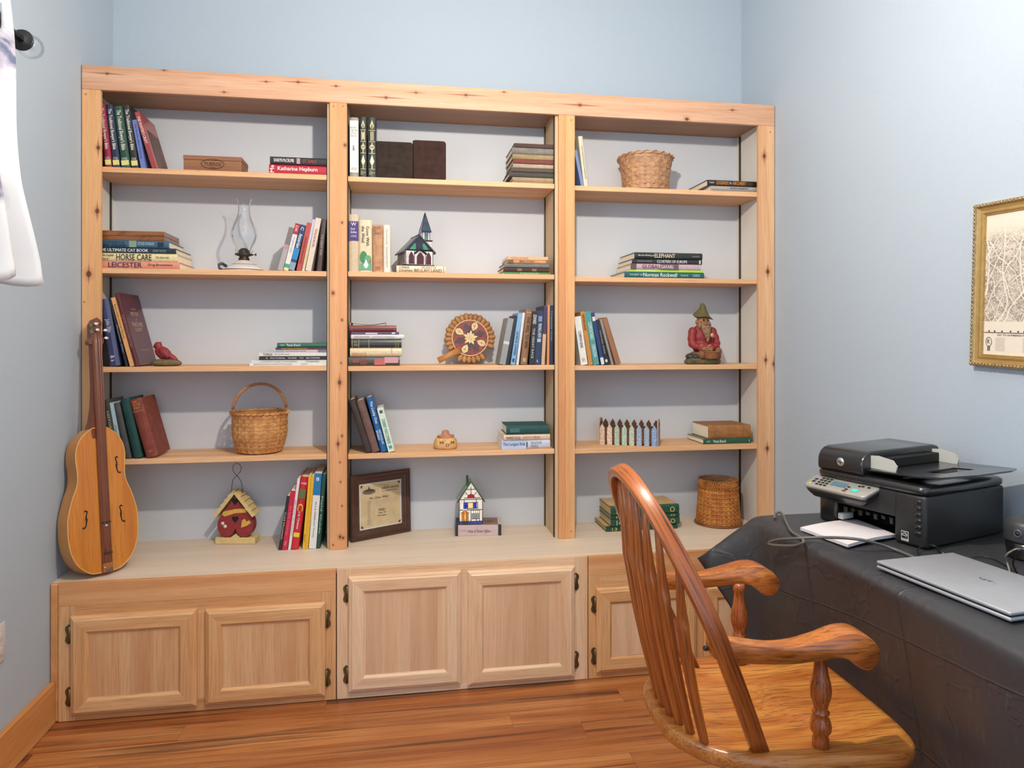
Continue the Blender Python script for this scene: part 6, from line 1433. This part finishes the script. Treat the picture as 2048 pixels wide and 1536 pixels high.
# paper in the tray
pa = [onZ(1597, 1052, TZ+.010), onZ(1690, 1088, TZ+.010)]
fx = Vector((cos(pang), sin(pang), 0)); 
q = MB(); PW = cm('#d9d3d6', .6, .02, 40)
def sheet(dx, dy, z, n=10):
    A0, B0 = Vector((2.214+dx, -1.094+dy, z)), Vector((2.240+dx, -1.258+dy, z))
    ln = .20; bot, top = [], []
    rows_ = []
    for k in range(n+1):
        t_ = k/n; c = A0.lerp(PA+Vector((.07*cos(pang)-.246*sin(pang), .07*sin(pang)+.246*cos(pang), z-PA.z)), t_); d = B0+fx*(ln-.02)*t_; zz_ = .006*sin(pi*t_)-.0035*(1-t_)
        rows_.append([(c.x, c.y, c.z+zz_*.6), ((c.x+d.x)/2, (c.y+d.y)/2, c.z+zz_+.001), (d.x, d.y, d.z+zz_*.6)])
    return rows_
zs = TZ+.0062
q.grid(sheet(0, 0, zs+.0075), PW); q.grid(sheet(0, 0, zs), PW)
r1, r2 = sheet(0, 0, zs), sheet(0, 0, zs+.0075)
q.grid([[a_[0] for a_ in r1], [a_[0] for a_ in r2]], PW); q.grid([[a_[2] for a_ in r1], [a_[2] for a_ in r2]], PW); q.grid([r1[0], r2[0]], PW); q.grid([r1[-1], r2[-1]], PW)
tag(q.obj('paper_stack'), 'stack of white printer paper sticking out of the printer onto the tablecloth', 'paper')

# ------------------------------------------------------------ laptop
LA = Vector((2.203, -1.409, TZ+.0032)); lang = math.atan2(-.306, .035)   # local x runs along the front edge towards the camera
lp_ = thing('laptop', 'closed silver laptop lying at the front edge of the black tablecloth', 'laptop', LA, (0, 0, lang))
SIL = cm('#adafb5', .36, .03, 30, metal=.35); LW_, LD_ = .312, .216
MB().box(0, LW_, 0, LD_, .0012, .0085, SIL, bev=.003, seg=3).obj('base', lp_)
MB().box(.004, LW_-.004, .004, LD_-.006, .0086, .0118, BLK).obj('gap', lp_)
MB().box(0, LW_, 0, LD_, .0119, .0185, SIL, bev=.0025, seg=3).obj('lid', lp_)
for x in (.03, LW_-.03):
    for y in (.03, LD_-.03): MB().lathe([(0, 0), (.006, 0), (.006, .0013), (0, .0013)], BLK, T(x, y, -.0002)).obj('foot', lp_)
text(lp_, '. VJT .', T(.165, .115, .0188) @ R(0), .05, .011, cm('#55575c', .3, 0, metal=.5), 'logo')

# round desk device with a lens
SPc = Vector((2.615, -1.395, TZ+.002)); sk = thing('desk_speaker', 'round dark grey desk device with a small lens, at the edge of the photo', 'speaker', SPc, (0, 0, 0))
GR1 = cm('#3a3b3d', .4, .05, 90); 
MB().lathe([(0, 0), (.043, 0), (.047, .004), (.049, .020), (.050, .040), (0, .040)], cm('#171616', .2, .2, 50, coat=.6), None, 40).obj('base', sk)
MB().lathe([(0, .0402), (.0515, .0402), (.0525, .044), (.0525, .070), (.051, .080), (.047, .0865), (.038, .090), (0, .092)], GR1, None, 40).obj('body', sk)
dv = (Vector((CAM.x, CAM.y, 0))-Vector((SPc.x, SPc.y, 0))).normalized(); da = math.atan2(dv.y, dv.x)-.50
M = T(.0515*cos(da), .0515*sin(da), .062) @ R(da) @ R(pi/2, 'Y')
ln_ = MB().lathe([(0, -.002), (.0105, -.002), (.0105, .001), (.0085, .0022), (.006, .001), (0, .001)], cm('#5a5f66', .3, 0, metal=.5), M, 24).obj('lens_ring', sk)
MB().lathe([(0, .0011), (.0045, .0011), (.0035, .0026), (0, .003)], cm('#060607', .1, 0, coat=1), M, 20).obj('lens', ln_)

# cords
def cord(pts, r, m, name, label):
    n = len(pts); out_ = []
    for i in range(n-1):
        p = [Vector(pts[max(i-1, 0)]), Vector(pts[i]), Vector(pts[i+1]), Vector(pts[min(i+2, n-1)])]
        for k in range(6):
            t_ = k/6; out_.append(.5*((2*p[1])+(-p[0]+p[2])*t_+(2*p[0]-5*p[1]+4*p[2]-p[3])*t_*t_+(-p[0]+3*p[1]-3*p[2]+p[3])*t_**3))
    out_.append(Vector(pts[-1])); return tag(MB().tube(out_, r, m, seg=8).obj(name), label, 'cable')
def tz(u, v, dz=.0065): p = onZ(u, v, TZ+dz); return (p.x, p.y, TZ+dz)
cord([tz(1549, 1036), tz(1551, 1029, .010), tz(1558, 1024, .016), tz(1566, 1030, .010), tz(1573, 1046, .005), tz(1583, 1063), tz(1600, 1074, .005), tz(1607, 1084, .007), tuple(onX(1590, 1091, 2.153)), tuple(onX(1555, 1091, 2.143)), tuple(onX(1537, 1087, 2.140)), tuple(onX(1552, 1080, 2.145)), tuple(onX(1590, 1077, 2.155)), tz(1640, 1075, .016), tz(1690, 1076, .030), tz(1730, 1081, .028), tz(1770, 1092, .012), tz(1800, 1103, .005), tz(1830, 1116, .0065)], .0037, cm('#5f5c58', .45, .05, 90), 'power_cord', 'thick grey cord looping over the front of the tablecloth and across the paper')
ck = cord([tz(1845, 1116, .004), tz(1836, 1108, .006), tz(1837, 1097, .010), tz(1850, 1091, .012), tz(1866, 1091, .012), tz(1880, 1099, .008)], .0020, cm('#17171a', .4, 0), 'usb_cable', 'short black looped cable with a plug between printer and laptop')
a_, b__ = Vector(tz(1874, 1095, .010)), Vector(tz(1889, 1110, .006))
MB().tube([a_, a_.lerp(b__, .5), b__], [.0035, .0042, .0035], cm('#1b1b1d', .35, 0)).obj('plug', ck)
MB().tube([b__, b__+(b__-a_).normalized()*.008], .003, cm('#a8a8a4', .3, 0, metal=.8)).obj('plug_tip', ck)
cord([tz(1945, 1113, .004), tz(1968, 1113, .004), tz(1990, 1119, .004), tz(2012, 1131, .004), tz(2022, 1139, .004)], .0016, cm('#2b2825', .4, 0), 'usb_cable', 'thin dark cable running flat behind the laptop towards the round device')
cord([tz(2020, 1144, .004), tz(2014, 1124, .020), tz(2012, 1112, .038), tz(2022, 1103, .052), tz(2040, 1099, .058), tz(2075, 1120, .004)], .0019, cm('#8a7f72', .4, 0), 'usb_cable', 'tan cable curling in front of the round desk device')
cord([tz(2034, 1146, .004), tz(2026, 1128, .026), tz(2032, 1112, .048), tz(2046, 1100, .066), tz(2085, 1126, .004)], .0019, cm('#141416', .4, 0), 'usb_cable', 'black cable curling in front of the round desk device beside the tan one')

# ------------------------------------------------------------ oak armchair
CH = thing('oak_armchair', 'worn oak windsor armchair with bowed back and curved arms, facing the desk', 'chair', (1.852, -1.383, 0), (0, 0, -.0433))
SZ = .50
def smooth_loop(pts, n=8):
    out_ = []; N_ = len(pts)
    for i in range(N_):
        p = [Vector(pts[(i-1) % N_]), Vector(pts[i]), Vector(pts[(i+1) % N_]), Vector(pts[(i+2) % N_])]
        for k in range(n):
            t_ = k/n; out_.append(.5*((2*p[1])+(-p[0]+p[2])*t_+(2*p[0]-5*p[1]+4*p[2]-p[3])*t_*t_+(-p[0]+3*p[1]-3*p[2]+p[3])*t_**3))
    return out_
half = [(-.160, .045), (-.148, .100), (-.110, .155), (-.050, .196), (.03, .218), (.12, .226), (.21, .232), (.275, .225), (.312, .190), (.325, .135), (.328, .06)]
outl = smooth_loop([(x, -y) for x, y in half]+[(x, y) for x, y in half[::-1]], 6)
q = MB(); cxs = .08; lp = []
for f, z in ((.80, SZ-.044), (.93, SZ-.040), (.985, SZ-.030), (1.0, SZ-.018), (.995, SZ-.006), (.975, SZ-.0005), (.93, SZ), (.80, SZ-.003), (.62, SZ-.009), (.42, SZ-.013), (.2, SZ-.014)):
    lp.append([(cxs+(p.x-cxs)*f, p.y*f, z+(.008*(max(0, (p.x-.05)/.28)**2)*(1-f)*2.2 if z > SZ-.02 else 0)) for p in outl])
q.rings(lp, OAK_S, smooth=True); q.obj('seat', CH)
tl_ = .434
def wbow(h, A=.2397, qq=2.06, H=.5197, a=.1739): 
    s_ = h/H; return (a+(A-a)*min(1, s_/.5))*(max(0, 1-s_**(qq*1.6)))**(1/qq)
HBW = .5197
def bowpt(h, sg): return Vector((-tl_*h, -sg*wbow(h), SZ-.012+h))
hs_ = [HBW*sin(pi/2*i/22)**.9 for i in range(23)]
# near side first, then back down the far side
near = [bowpt(h, 1) for h in hs_[:-1]]; apex = [Vector((-tl_*HBW, 0, SZ-.012+HBW))]; far = [bowpt(h, -1) for h in hs_[:-1]][::-1]
ctr = near+apex+far
q = MB(); nrm_ = Vector((cos(math.atan(tl_)), 0, sin(math.atan(tl_))))   # faces forward from the plane of the bow
n = len(ctr); lp = []
for i, c in enumerate(ctr):
    t_ = (ctr[min(i+1, n-1)]-ctr[max(i-1, 0)]).normalized(); side = t_.cross(nrm_).normalized()
    a_, b__ = .0105, .0165
    ring = []
    for cx, cy, a0 in ((a_-.004, b__-.004, 0), (-a_+.004, b__-.004, 90), (-a_+.004, -b__+.004, 180), (a_-.004, -b__+.004, 270)):
        for k in range(3): an = radians(a0+k*45); ring.append(c-side*a_*0+side*(cx+.004*cos(an))+nrm_*(cy+.004*sin(an)))
    lp.append(ring)
q.rings(lp, OAK_U, smooth=True); q.obj('bow', CH)
NS = 9
for k in range(NS):
    la = -.140+.28*k/(NS-1); fx0 = -.098-.034*(1-(la/.140)**2)
    # top end on the bow: spread slightly
    lt = la*1.28; 
    h_ = HBW*.5
    for _ in range(40):
        if wbow(h_) > abs(lt)+.004: h_ += HBW*.012
        if h_ > HBW*.985: break
    h_ = min(h_, HBW*.985)-.006
    B = Vector((fx0, -la, SZ-.010)); Tp = Vector((-tl_*h_+.004, -lt, SZ-.012+h_)); 
    spec = [(0, .0085, .0085), (.05, .0092, .0092), (.25, .0105, .0105), (.42, .0130, .0112), (.56, .0158, .0105), (.615, .0162, .0110), (.645, .0135, .0118), (.67, .0090, .0118), (.70, .0098, .0100), (.80, .0122, .0072), (1, .0100, .0058)]
    pts = []; rr = []
    for t_, ra, rb in spec:
        p = B.lerp(Tp, t_); p.x -= .012*sin(pi*t_); pts.append(p); rr.append((ra, rb))
    MB().tube(pts, rr, OAK_U, seg=12, up=(1, 0, .35)).obj('spindle', CH)
ARMPROF_T = [(-.105, .728), (-.06, .722), (0, .714), (.05, .716), (.10, .726), (.14, .735), (.175, .733), (.203, .718), (.216, .697)]
ARMPROF_B = [(.214, .678), (.203, .664), (.188, .661), (.172, .668), (.155, .682), (.13, .689), (.09, .686), (.04, .681), (-.02, .680), (-.07, .684), (-.105, .690)]
for sg in (1, -1):
    q = MB(); top = ARMPROF_T; bot = ARMPROF_B; pts = []
    # sections along the arm: sideways sweep outward and a wider hand
    full = top+bot
    def lat(x): return sg*(.196+.018*sin(min(1, max(0, (x+.105)/.32))*pi*.9)-.010)
    def hw_(x): return .0165+.012*min(1, max(0, (x+.02)/.2))
    lp = []
    prof_ = smooth_loop([(x, z) for x, z in full], 3)
    for f, kk in ((-1, .86), (-.86, .97), (-.5, 1.0), (0, 1.0), (.5, 1.0), (.86, .97), (1, .86)):
        cx_, cz_ = .055, .702
        lp.append([(cx_+(p.x-cx_)*(.985+.015*kk) if True else 0, -(lat(p.x)+f*hw_(p.x)), cz_+(p.y-cz_)*1.0-(1-kk)*(.020 if p.y > .704 else -.012)) for p in prof_])
    q.rings(lp, OAK_X, smooth=True); ar = q.obj('arm', CH)
    MB().ball((-.118, -sg*.190, .706), .006, cm('#2f2620', .4, 0), None, 1).obj('screw', ar)
    x_, l_ = .1196, sg*.1796
    pr2 = [(0, -.010), (.0155, -.010), (.016, .012), (.0135, .022), (.0195, .030), (.0205, .040), (.0175, .052), (.0125, .060), (.0165, .0635), (.0165, .0665), (.0125, .070), (.0145, .080), (.0195, .096), (.0205, .108), (.0185, .124), (.0140, .142), (.0125, .158), (.0120, .170), (.0145, .176), (.0145, .184), (.011, .192), (0, .192)]
    MB().lathe(pr2, OAK_Z, T(x_, -l_, SZ), 22).obj('arm_post', CH)
# swivel base under the seat
MT = cm('#4a4540', .45, .1, 90, metal=.5)
MB().box(-.02, .20, -.10, .10, SZ-.066, SZ-.0405, MT, bev=.004).tube([(.08, 0, .10), (.08, 0, SZ-.066)], .022, MT, seg=20).obj('swivel_column', CH)
for k in range(5):
    an = 2*pi*k/5+.7; d_ = Vector((cos(an), sin(an), 0))
    lg = MB().tube([Vector((.08, 0, .125)), Vector((.08, 0, .115))+d_*.15, Vector((.08, 0, .075))+d_*.27], [(.022, .016), (.020, .014), (.014, .011)], OAK_X, seg=10).obj('leg', CH)
    c_ = Vector((.08, 0, .0265))+d_*.27
    MB().tube([c_+Vector((-.012, 0, 0)), c_+Vector((.012, 0, 0))], .026, BLACKM, seg=16).tube([c_, c_+Vector((0, 0, .045))], .006, MT).obj('caster', lg)

# ------------------------------------------------------------ dulcimer
da_ = radians(50); cb0 = Vector((.150, -.172, ZC+.014))
dn = thing('dulcimer', 'honey-brown mountain dulcimer standing on the worktop and leaning on the bookcase', 'dulcimer', cb0, (0, 0, 0))
Vt = Vector((.064, -.052, 1.350)); vv = (Vt-cb0).normalized(); uu = Vector((cos(da_), sin(da_), 0)); uu = (uu-vv*uu.dot(vv)).normalized(); nn = uu.cross(vv)   # nn points out of the front
if nn.y > 0: nn = -nn
DM = Matrix(((uu.x, nn.x*-1, vv.x, 0), (uu.y, nn.y*-1, vv.y, 0), (uu.z, nn.z*-1, vv.z, 0), (0, 0, 0, 1)))  # x across, y to the back, z along
dn.matrix_world = T(*cb0) @ DM @ S(1, 1, .875)
LNv = (Vt-cb0).length
CED = wood('cedar_top', '#cf8430', '#b5661f', '#7c3c10', 'Z', rings=14, ringamt=.5, fibre=.35, rough=.28, coat=.5, stretch=.05)
MAPL = wood('maple_side', '#d8933f', '#c07a2b', '#8a5018', 'Z', rings=4, rough=.3, coat=.5, fibre=.2)
MAH = wood('mahogany', '#8c4826', '#6f3419', '#43200f', 'Z', rings=5, rough=.3, coat=.4, fibre=.5)
wid = [(0, .030), (.012, .055), (.045, .082), (.09, .098), (.139, .105), (.185, .106), (.23, .104), (.298, .090), (.34, .077), (.372, .072), (.41, .0725), (.445, .075), (.48, .074), (.515, .066), (.545, .050), (.565, .030), (.572, .018)]
wid = [(v_, w_*1.14) for v_, w_ in wid]; oln = smooth_loop([(w_, v_) for v_, w_ in wid]+[(-w_, v_) for v_, w_ in wid[::-1]], 4)
q = MB(); q.rings([[(p.x, .066, p.y) for p in oln], [(p.x, .003, p.y) for p in oln]], MAPL, smooth=False, cap1=False); q.obj('side', dn)
MB().poly([(p.x, p.y) for p in oln], .0030, 0, CED).obj('soundboard', dn)
MB().tube([(p.x, .0005, p.y) for p in oln], .0022, cm('#d9a558', .35, .05, 60), closed=True, seg=6).obj('binding', dn)
MB().box(-.016, .016, -.014, -.0002, .035, .93, MAH, bev=.0015).obj('fretboard', dn)
MB().box(-.017, .017, -.013, -.0002, -.002, .034, wood('tail', '#b5713a', '#94532a', '#5c3018', 'Z'), bev=.001).obj('tailpiece', dn)
q = MB()
for k, z in enumerate([.215, .235, .248, .268, .292, .302, .322, .345, .372, .405, .432, .47, .50, .535, .57, .61, .66, .70, .76, .82]): q.box(-.0158, .0158, -.0150, -.0138, z, z+.0012, cm('#6f6658', .3, 0, metal=.8))
q.obj('frets', dn)
q = MB()
for x in (-.010, -.006, .004, .011): q.tube([(x, -.018, .012), (x, -.0175, .93), (x*.9, -.012, .985)], .00045, cm('#c9c4b8', .3, 0, metal=.9), seg=5)
q.obj('strings', dn)
MB().box(-.015, .015, -.020, -.0135, .070, .074, cm('#3a2417', .5, 0)).obj('bridge', dn)
MB().box(-.0165, .0165, -.0150, -.0138, .188, .196, cm('#2b170f', .5, 0)).obj('strum_hollow', dn)
MB().ball((0, -.0142, .180), .004, cm('#e0d6c0', .3, 0), None, 2, (1, .4, 1)).obj('inlay_dot', dn)
q = MB(); q.ball((-.012, -.014, .018), .0035, cm('#d9c9a8', .3, 0), None, 1)
for k in range(4): q.tube([(-.006+k*.006, -.014, .002), (-.006+k*.006, -.016, .014)], .0018, cm('#7c7870', .3, 0, metal=.8), seg=6)
q.obj('string_pins', dn)
for cx, cz, fl in ((.056, .415, 1), (.063, .215, 1), (-.062, .215, -1)):
    pts = [(.008*fl, 0, .030), (.003*fl, 0, .034), (-.002*fl, 0, .030), (.0*fl, 0, .020), (.003*fl, 0, .008), (0, 0, 0), (-.001*fl+.003*fl, 0, -.010), (.003*fl, 0, -.022), (.008*fl, 0, -.032), (.014*fl, 0, -.034), (.013*fl, 0, -.028)]
    pts = [(cx+(x-.004*fl)*-1*(-1), -.0006, cz+z) for x, _, z in pts]
    q = MB(); q.tube(pts, [(.0022, .0006), (.003, .0006), (.0026, .0006), (.0018, .0006), (.0026, .0006), (.003, .0006), (.0026, .0006), (.0018, .0006), (.0026, .0006), (.003, .0006), (.002, .0006)], cm('#120a06', .7, 0), seg=6, up=(0, 1, 0))
    q.box(cx-.006, cx+.006, -.0010, -.0002, cz-.0008, cz+.0008, cm('#120a06', .7, 0)); q.obj('sound_hole', dn)
# neck underside, peghead and pegs
q = MB()
lp = []
for z, x0, x1, yb in ((.53, -.026, .012, .050), (.56, -.030, .012, .048), (.60, -.024, .013, .034), (.66, -.020, .014, .022), (.74, -.018, .0145, .016), (.93, -.017, .0155, .014)):
    lp.append([(x0, -.0002 if z < .57 else -.0002, z), (x1, -.0002, z), (x1, yb, z), (x0, yb, z)])
q.rings(lp, MAH); q.obj('neck', dn)
hp_ = [(-.030, .928), (-.026, .915), (.020, .915), (.025, .930), (.022, .950), (.017, .962), (.017, .985), (.021, 1.0), (.017, 1.020), (.004, 1.030), (-.010, 1.020), (-.019, 1.000), (-.020, .962), (-.020, .945)]
q = MB(); q.poly(hp_, -.010, .014, MAH); q.ball((.012, .002, 1.006), .014, MAH, None, 2, (1, 1.1, 1)); q.obj('peghead', dn)
for (x, y, z) in ((-.006, -.022, 1.000), (-.002, -.022, .975), (.034, -.008, .978), (.036, -.008, .945)):
    MB().ball((x, y, z), .0075, cm('#e0d9cc', .3, .02, 50, coat=.5), None, 2, (1, .5, .8)).tube([(x, y+.004, z), (x-.010, -.006, z-.003)], .0022, cm('#8a8478', .3, 0, metal=.8), seg=6).obj('tuning_peg', dn)
q = MB()
for z in (1.0, .972): q.box(-.024, -.010, -.0125, -.0100, z-.012, z+.004, cm('#77725f', .35, .2, 200, metal=.8), None, .001, 1)
q.obj('gear_plate', dn)

# ------------------------------------------------------------ curtain, rod, outlet
FX = onX(60, 93, .105)
rod = thing('curtain_rod', 'dark curtain rod ending in a ribbed cap and clear glass ball', 'curtain rod', (.105, 0, 0))
DKM = cm('#3a3a3c', .35, .1, 60, metal=.6)
ry, rz = FX.y, FX.z
MB().tube([(0, ry-.04, rz), (0, -3.2, rz)], .011, DKM, seg=16).obj('pole', rod)
cap_ = MB().lathe([(0, -.004), (.012, -.004), (.014, -.001), (.022, 0), (.027, .003), (.029, .003), (.0305, .006), (.029, .010), (.026, .012), (.027, .014), (.022, .018), (0, .018)], DKM, T(0, ry-.050, rz) @ R(-pi/2, 'X'), 36).obj('end_cap', rod)
fg, fnt, fb = newmat('finial_glass'); clear_glass(fg, .22)
MB().ball((0, ry+.002, rz), .034, fg, None, 4).obj('glass_ball', rod)
MB().box(-.105+.0005, -.008, ry-.19, ry-.165, rz-.012, rz+.012, DKM).obj('bracket', rod)
cm_, cnt, cbs = newmat('floral_curtain'); tc = N(cnt, 'ShaderNodeTexCoord')
n1 = N(cnt, 'ShaderNodeTexNoise', Scale=4.0, Detail=2.0); L(cnt, tc.outputs['Object'], n1.inputs['Vector'])
ad = N(cnt, 'ShaderNodeVectorMath', _operation='ADD'); sc2 = N(cnt, 'ShaderNodeVectorMath', _operation='SCALE'); sc2.inputs['Scale'].default_value = .25; L(cnt, n1.outputs['Color'], sc2.inputs[0]); L(cnt, tc.outputs['Object'], ad.inputs[0]); L(cnt, sc2.outputs[0], ad.inputs[1])
vo = N(cnt, 'ShaderNodeTexVoronoi', Scale=5.5); L(cnt, ad.outputs[0], vo.inputs['Vector'])
n2 = N(cnt, 'ShaderNodeTexNoise', Scale=26.0, Detail=3.0); L(cnt, ad.outputs[0], n2.inputs['Vector'])
fl_ = math_(cnt, 'MULTIPLY', math_(cnt, 'SUBTRACT', .50, vo.outputs['Distance'], clamp=True), 5.0, clamp=True)
sel = N(cnt, 'ShaderNodeSeparateColor'); L(cnt, vo.outputs['Color'], sel.inputs[0])
fl_ = math_(cnt, 'MULTIPLY', fl_, math_(cnt, 'GREATER_THAN', sel.outputs[0], .3))
pc = ramp(cnt, n2.outputs['Fac'], [(.35, lin('#6c7590')), (.5, lin('#b8b4c6')), (.65, lin('#dcd6dc'))])
L(cnt, mixc(cnt, fl_, lin('#dde1e6'), pc), cbs.inputs['Base Color']); cbs.inputs['Roughness'].default_value = .8
cbs.inputs['Transmission Weight'].default_value = 0
zb_ = onX(55, 560, .12).z
q = MB(); rows = []; y_end = onX(24, 60, .12).y-.055; NC = 90
for j in range(33):
    t_ = j/32; z = rz+.055-(rz+.055-zb_)*t_
    ye = y_end+(.030*min(1, t_/.7)+.075*max(0, (t_-.66)/.34)**1.2)
    row = []
    for i in range(NC+1):
        s_ = i/NC; y = ye-(ye+1.75)*s_ if False else ye-(.95)*s_
        amp_ = .030+.028*t_
        x = .112+amp_*sin(s_*2*pi*7.0+pi*.5+.5*sin(t_*3))+.004*sin(s_*60+t_*9)
        zz_ = z-(.022*sin(s_*40+.6) if t_ > .95 else 0)
        row.append((max(x, .016), y+.012*sin(s_*44+1)*t_, zz_))
    rows.append(row)
q.grid(rows, cm_)
gone = [f for f in q.bm.faces if abs(f.calc_center_median().z-rz) < .026 and abs(f.calc_center_median().x-.105) < .020]
bmesh.ops.delete(q.bm, geom=gone, context='FACES'); rr_ = min(rows, key=lambda r: abs(r[0][2]-rz)); grm = []
for i in range(NC):
    a_, b__ = Vector(rr_[i]), Vector(rr_[i+1])
    if (a_.x-.105)*(b__.x-.105) < 0 and i > 1:
        c_ = a_.lerp(b__, (.105-a_.x)/(b__.x-a_.x)); t_ = Vector((b__.x-a_.x, b__.y-a_.y, 0)).normalized(); grm.append((c_, t_))
cu = q.obj('curtain')
for c_, t_ in grm:
    MB().tube([Vector((c_.x, c_.y, rz))+t_*.026*cos(k*pi/12)+Vector((0, 0, .026*sin(k*pi/12))) for k in range(24)], .0045, DKM, closed=True, seg=8).obj('grommet', cu)
so = cu.modifiers.new('t', 'SOLIDIFY'); so.thickness = .0012
tag(cu, 'white curtain with faded blue flowers hanging from the dark rod', 'curtain')
ot = thing('outlet', 'white wall outlet low on the wall at the edge of the photo', 'outlet', (XL, onX(7, 1280, XL).y, onX(4, 1282, XL).z))
PLW = cm('#d3d1cf', .35, .02)
MB().box(.0002, .006, -.075, .0, -.058, .058, PLW, bev=.003, seg=2).obj('plate', ot)
for z in (-.022, .022): MB().box(.0055, .0085, -.056, -.020, z-.014, z+.014, PLW, bev=.003, seg=2).obj('socket', ot)
flush_texts()
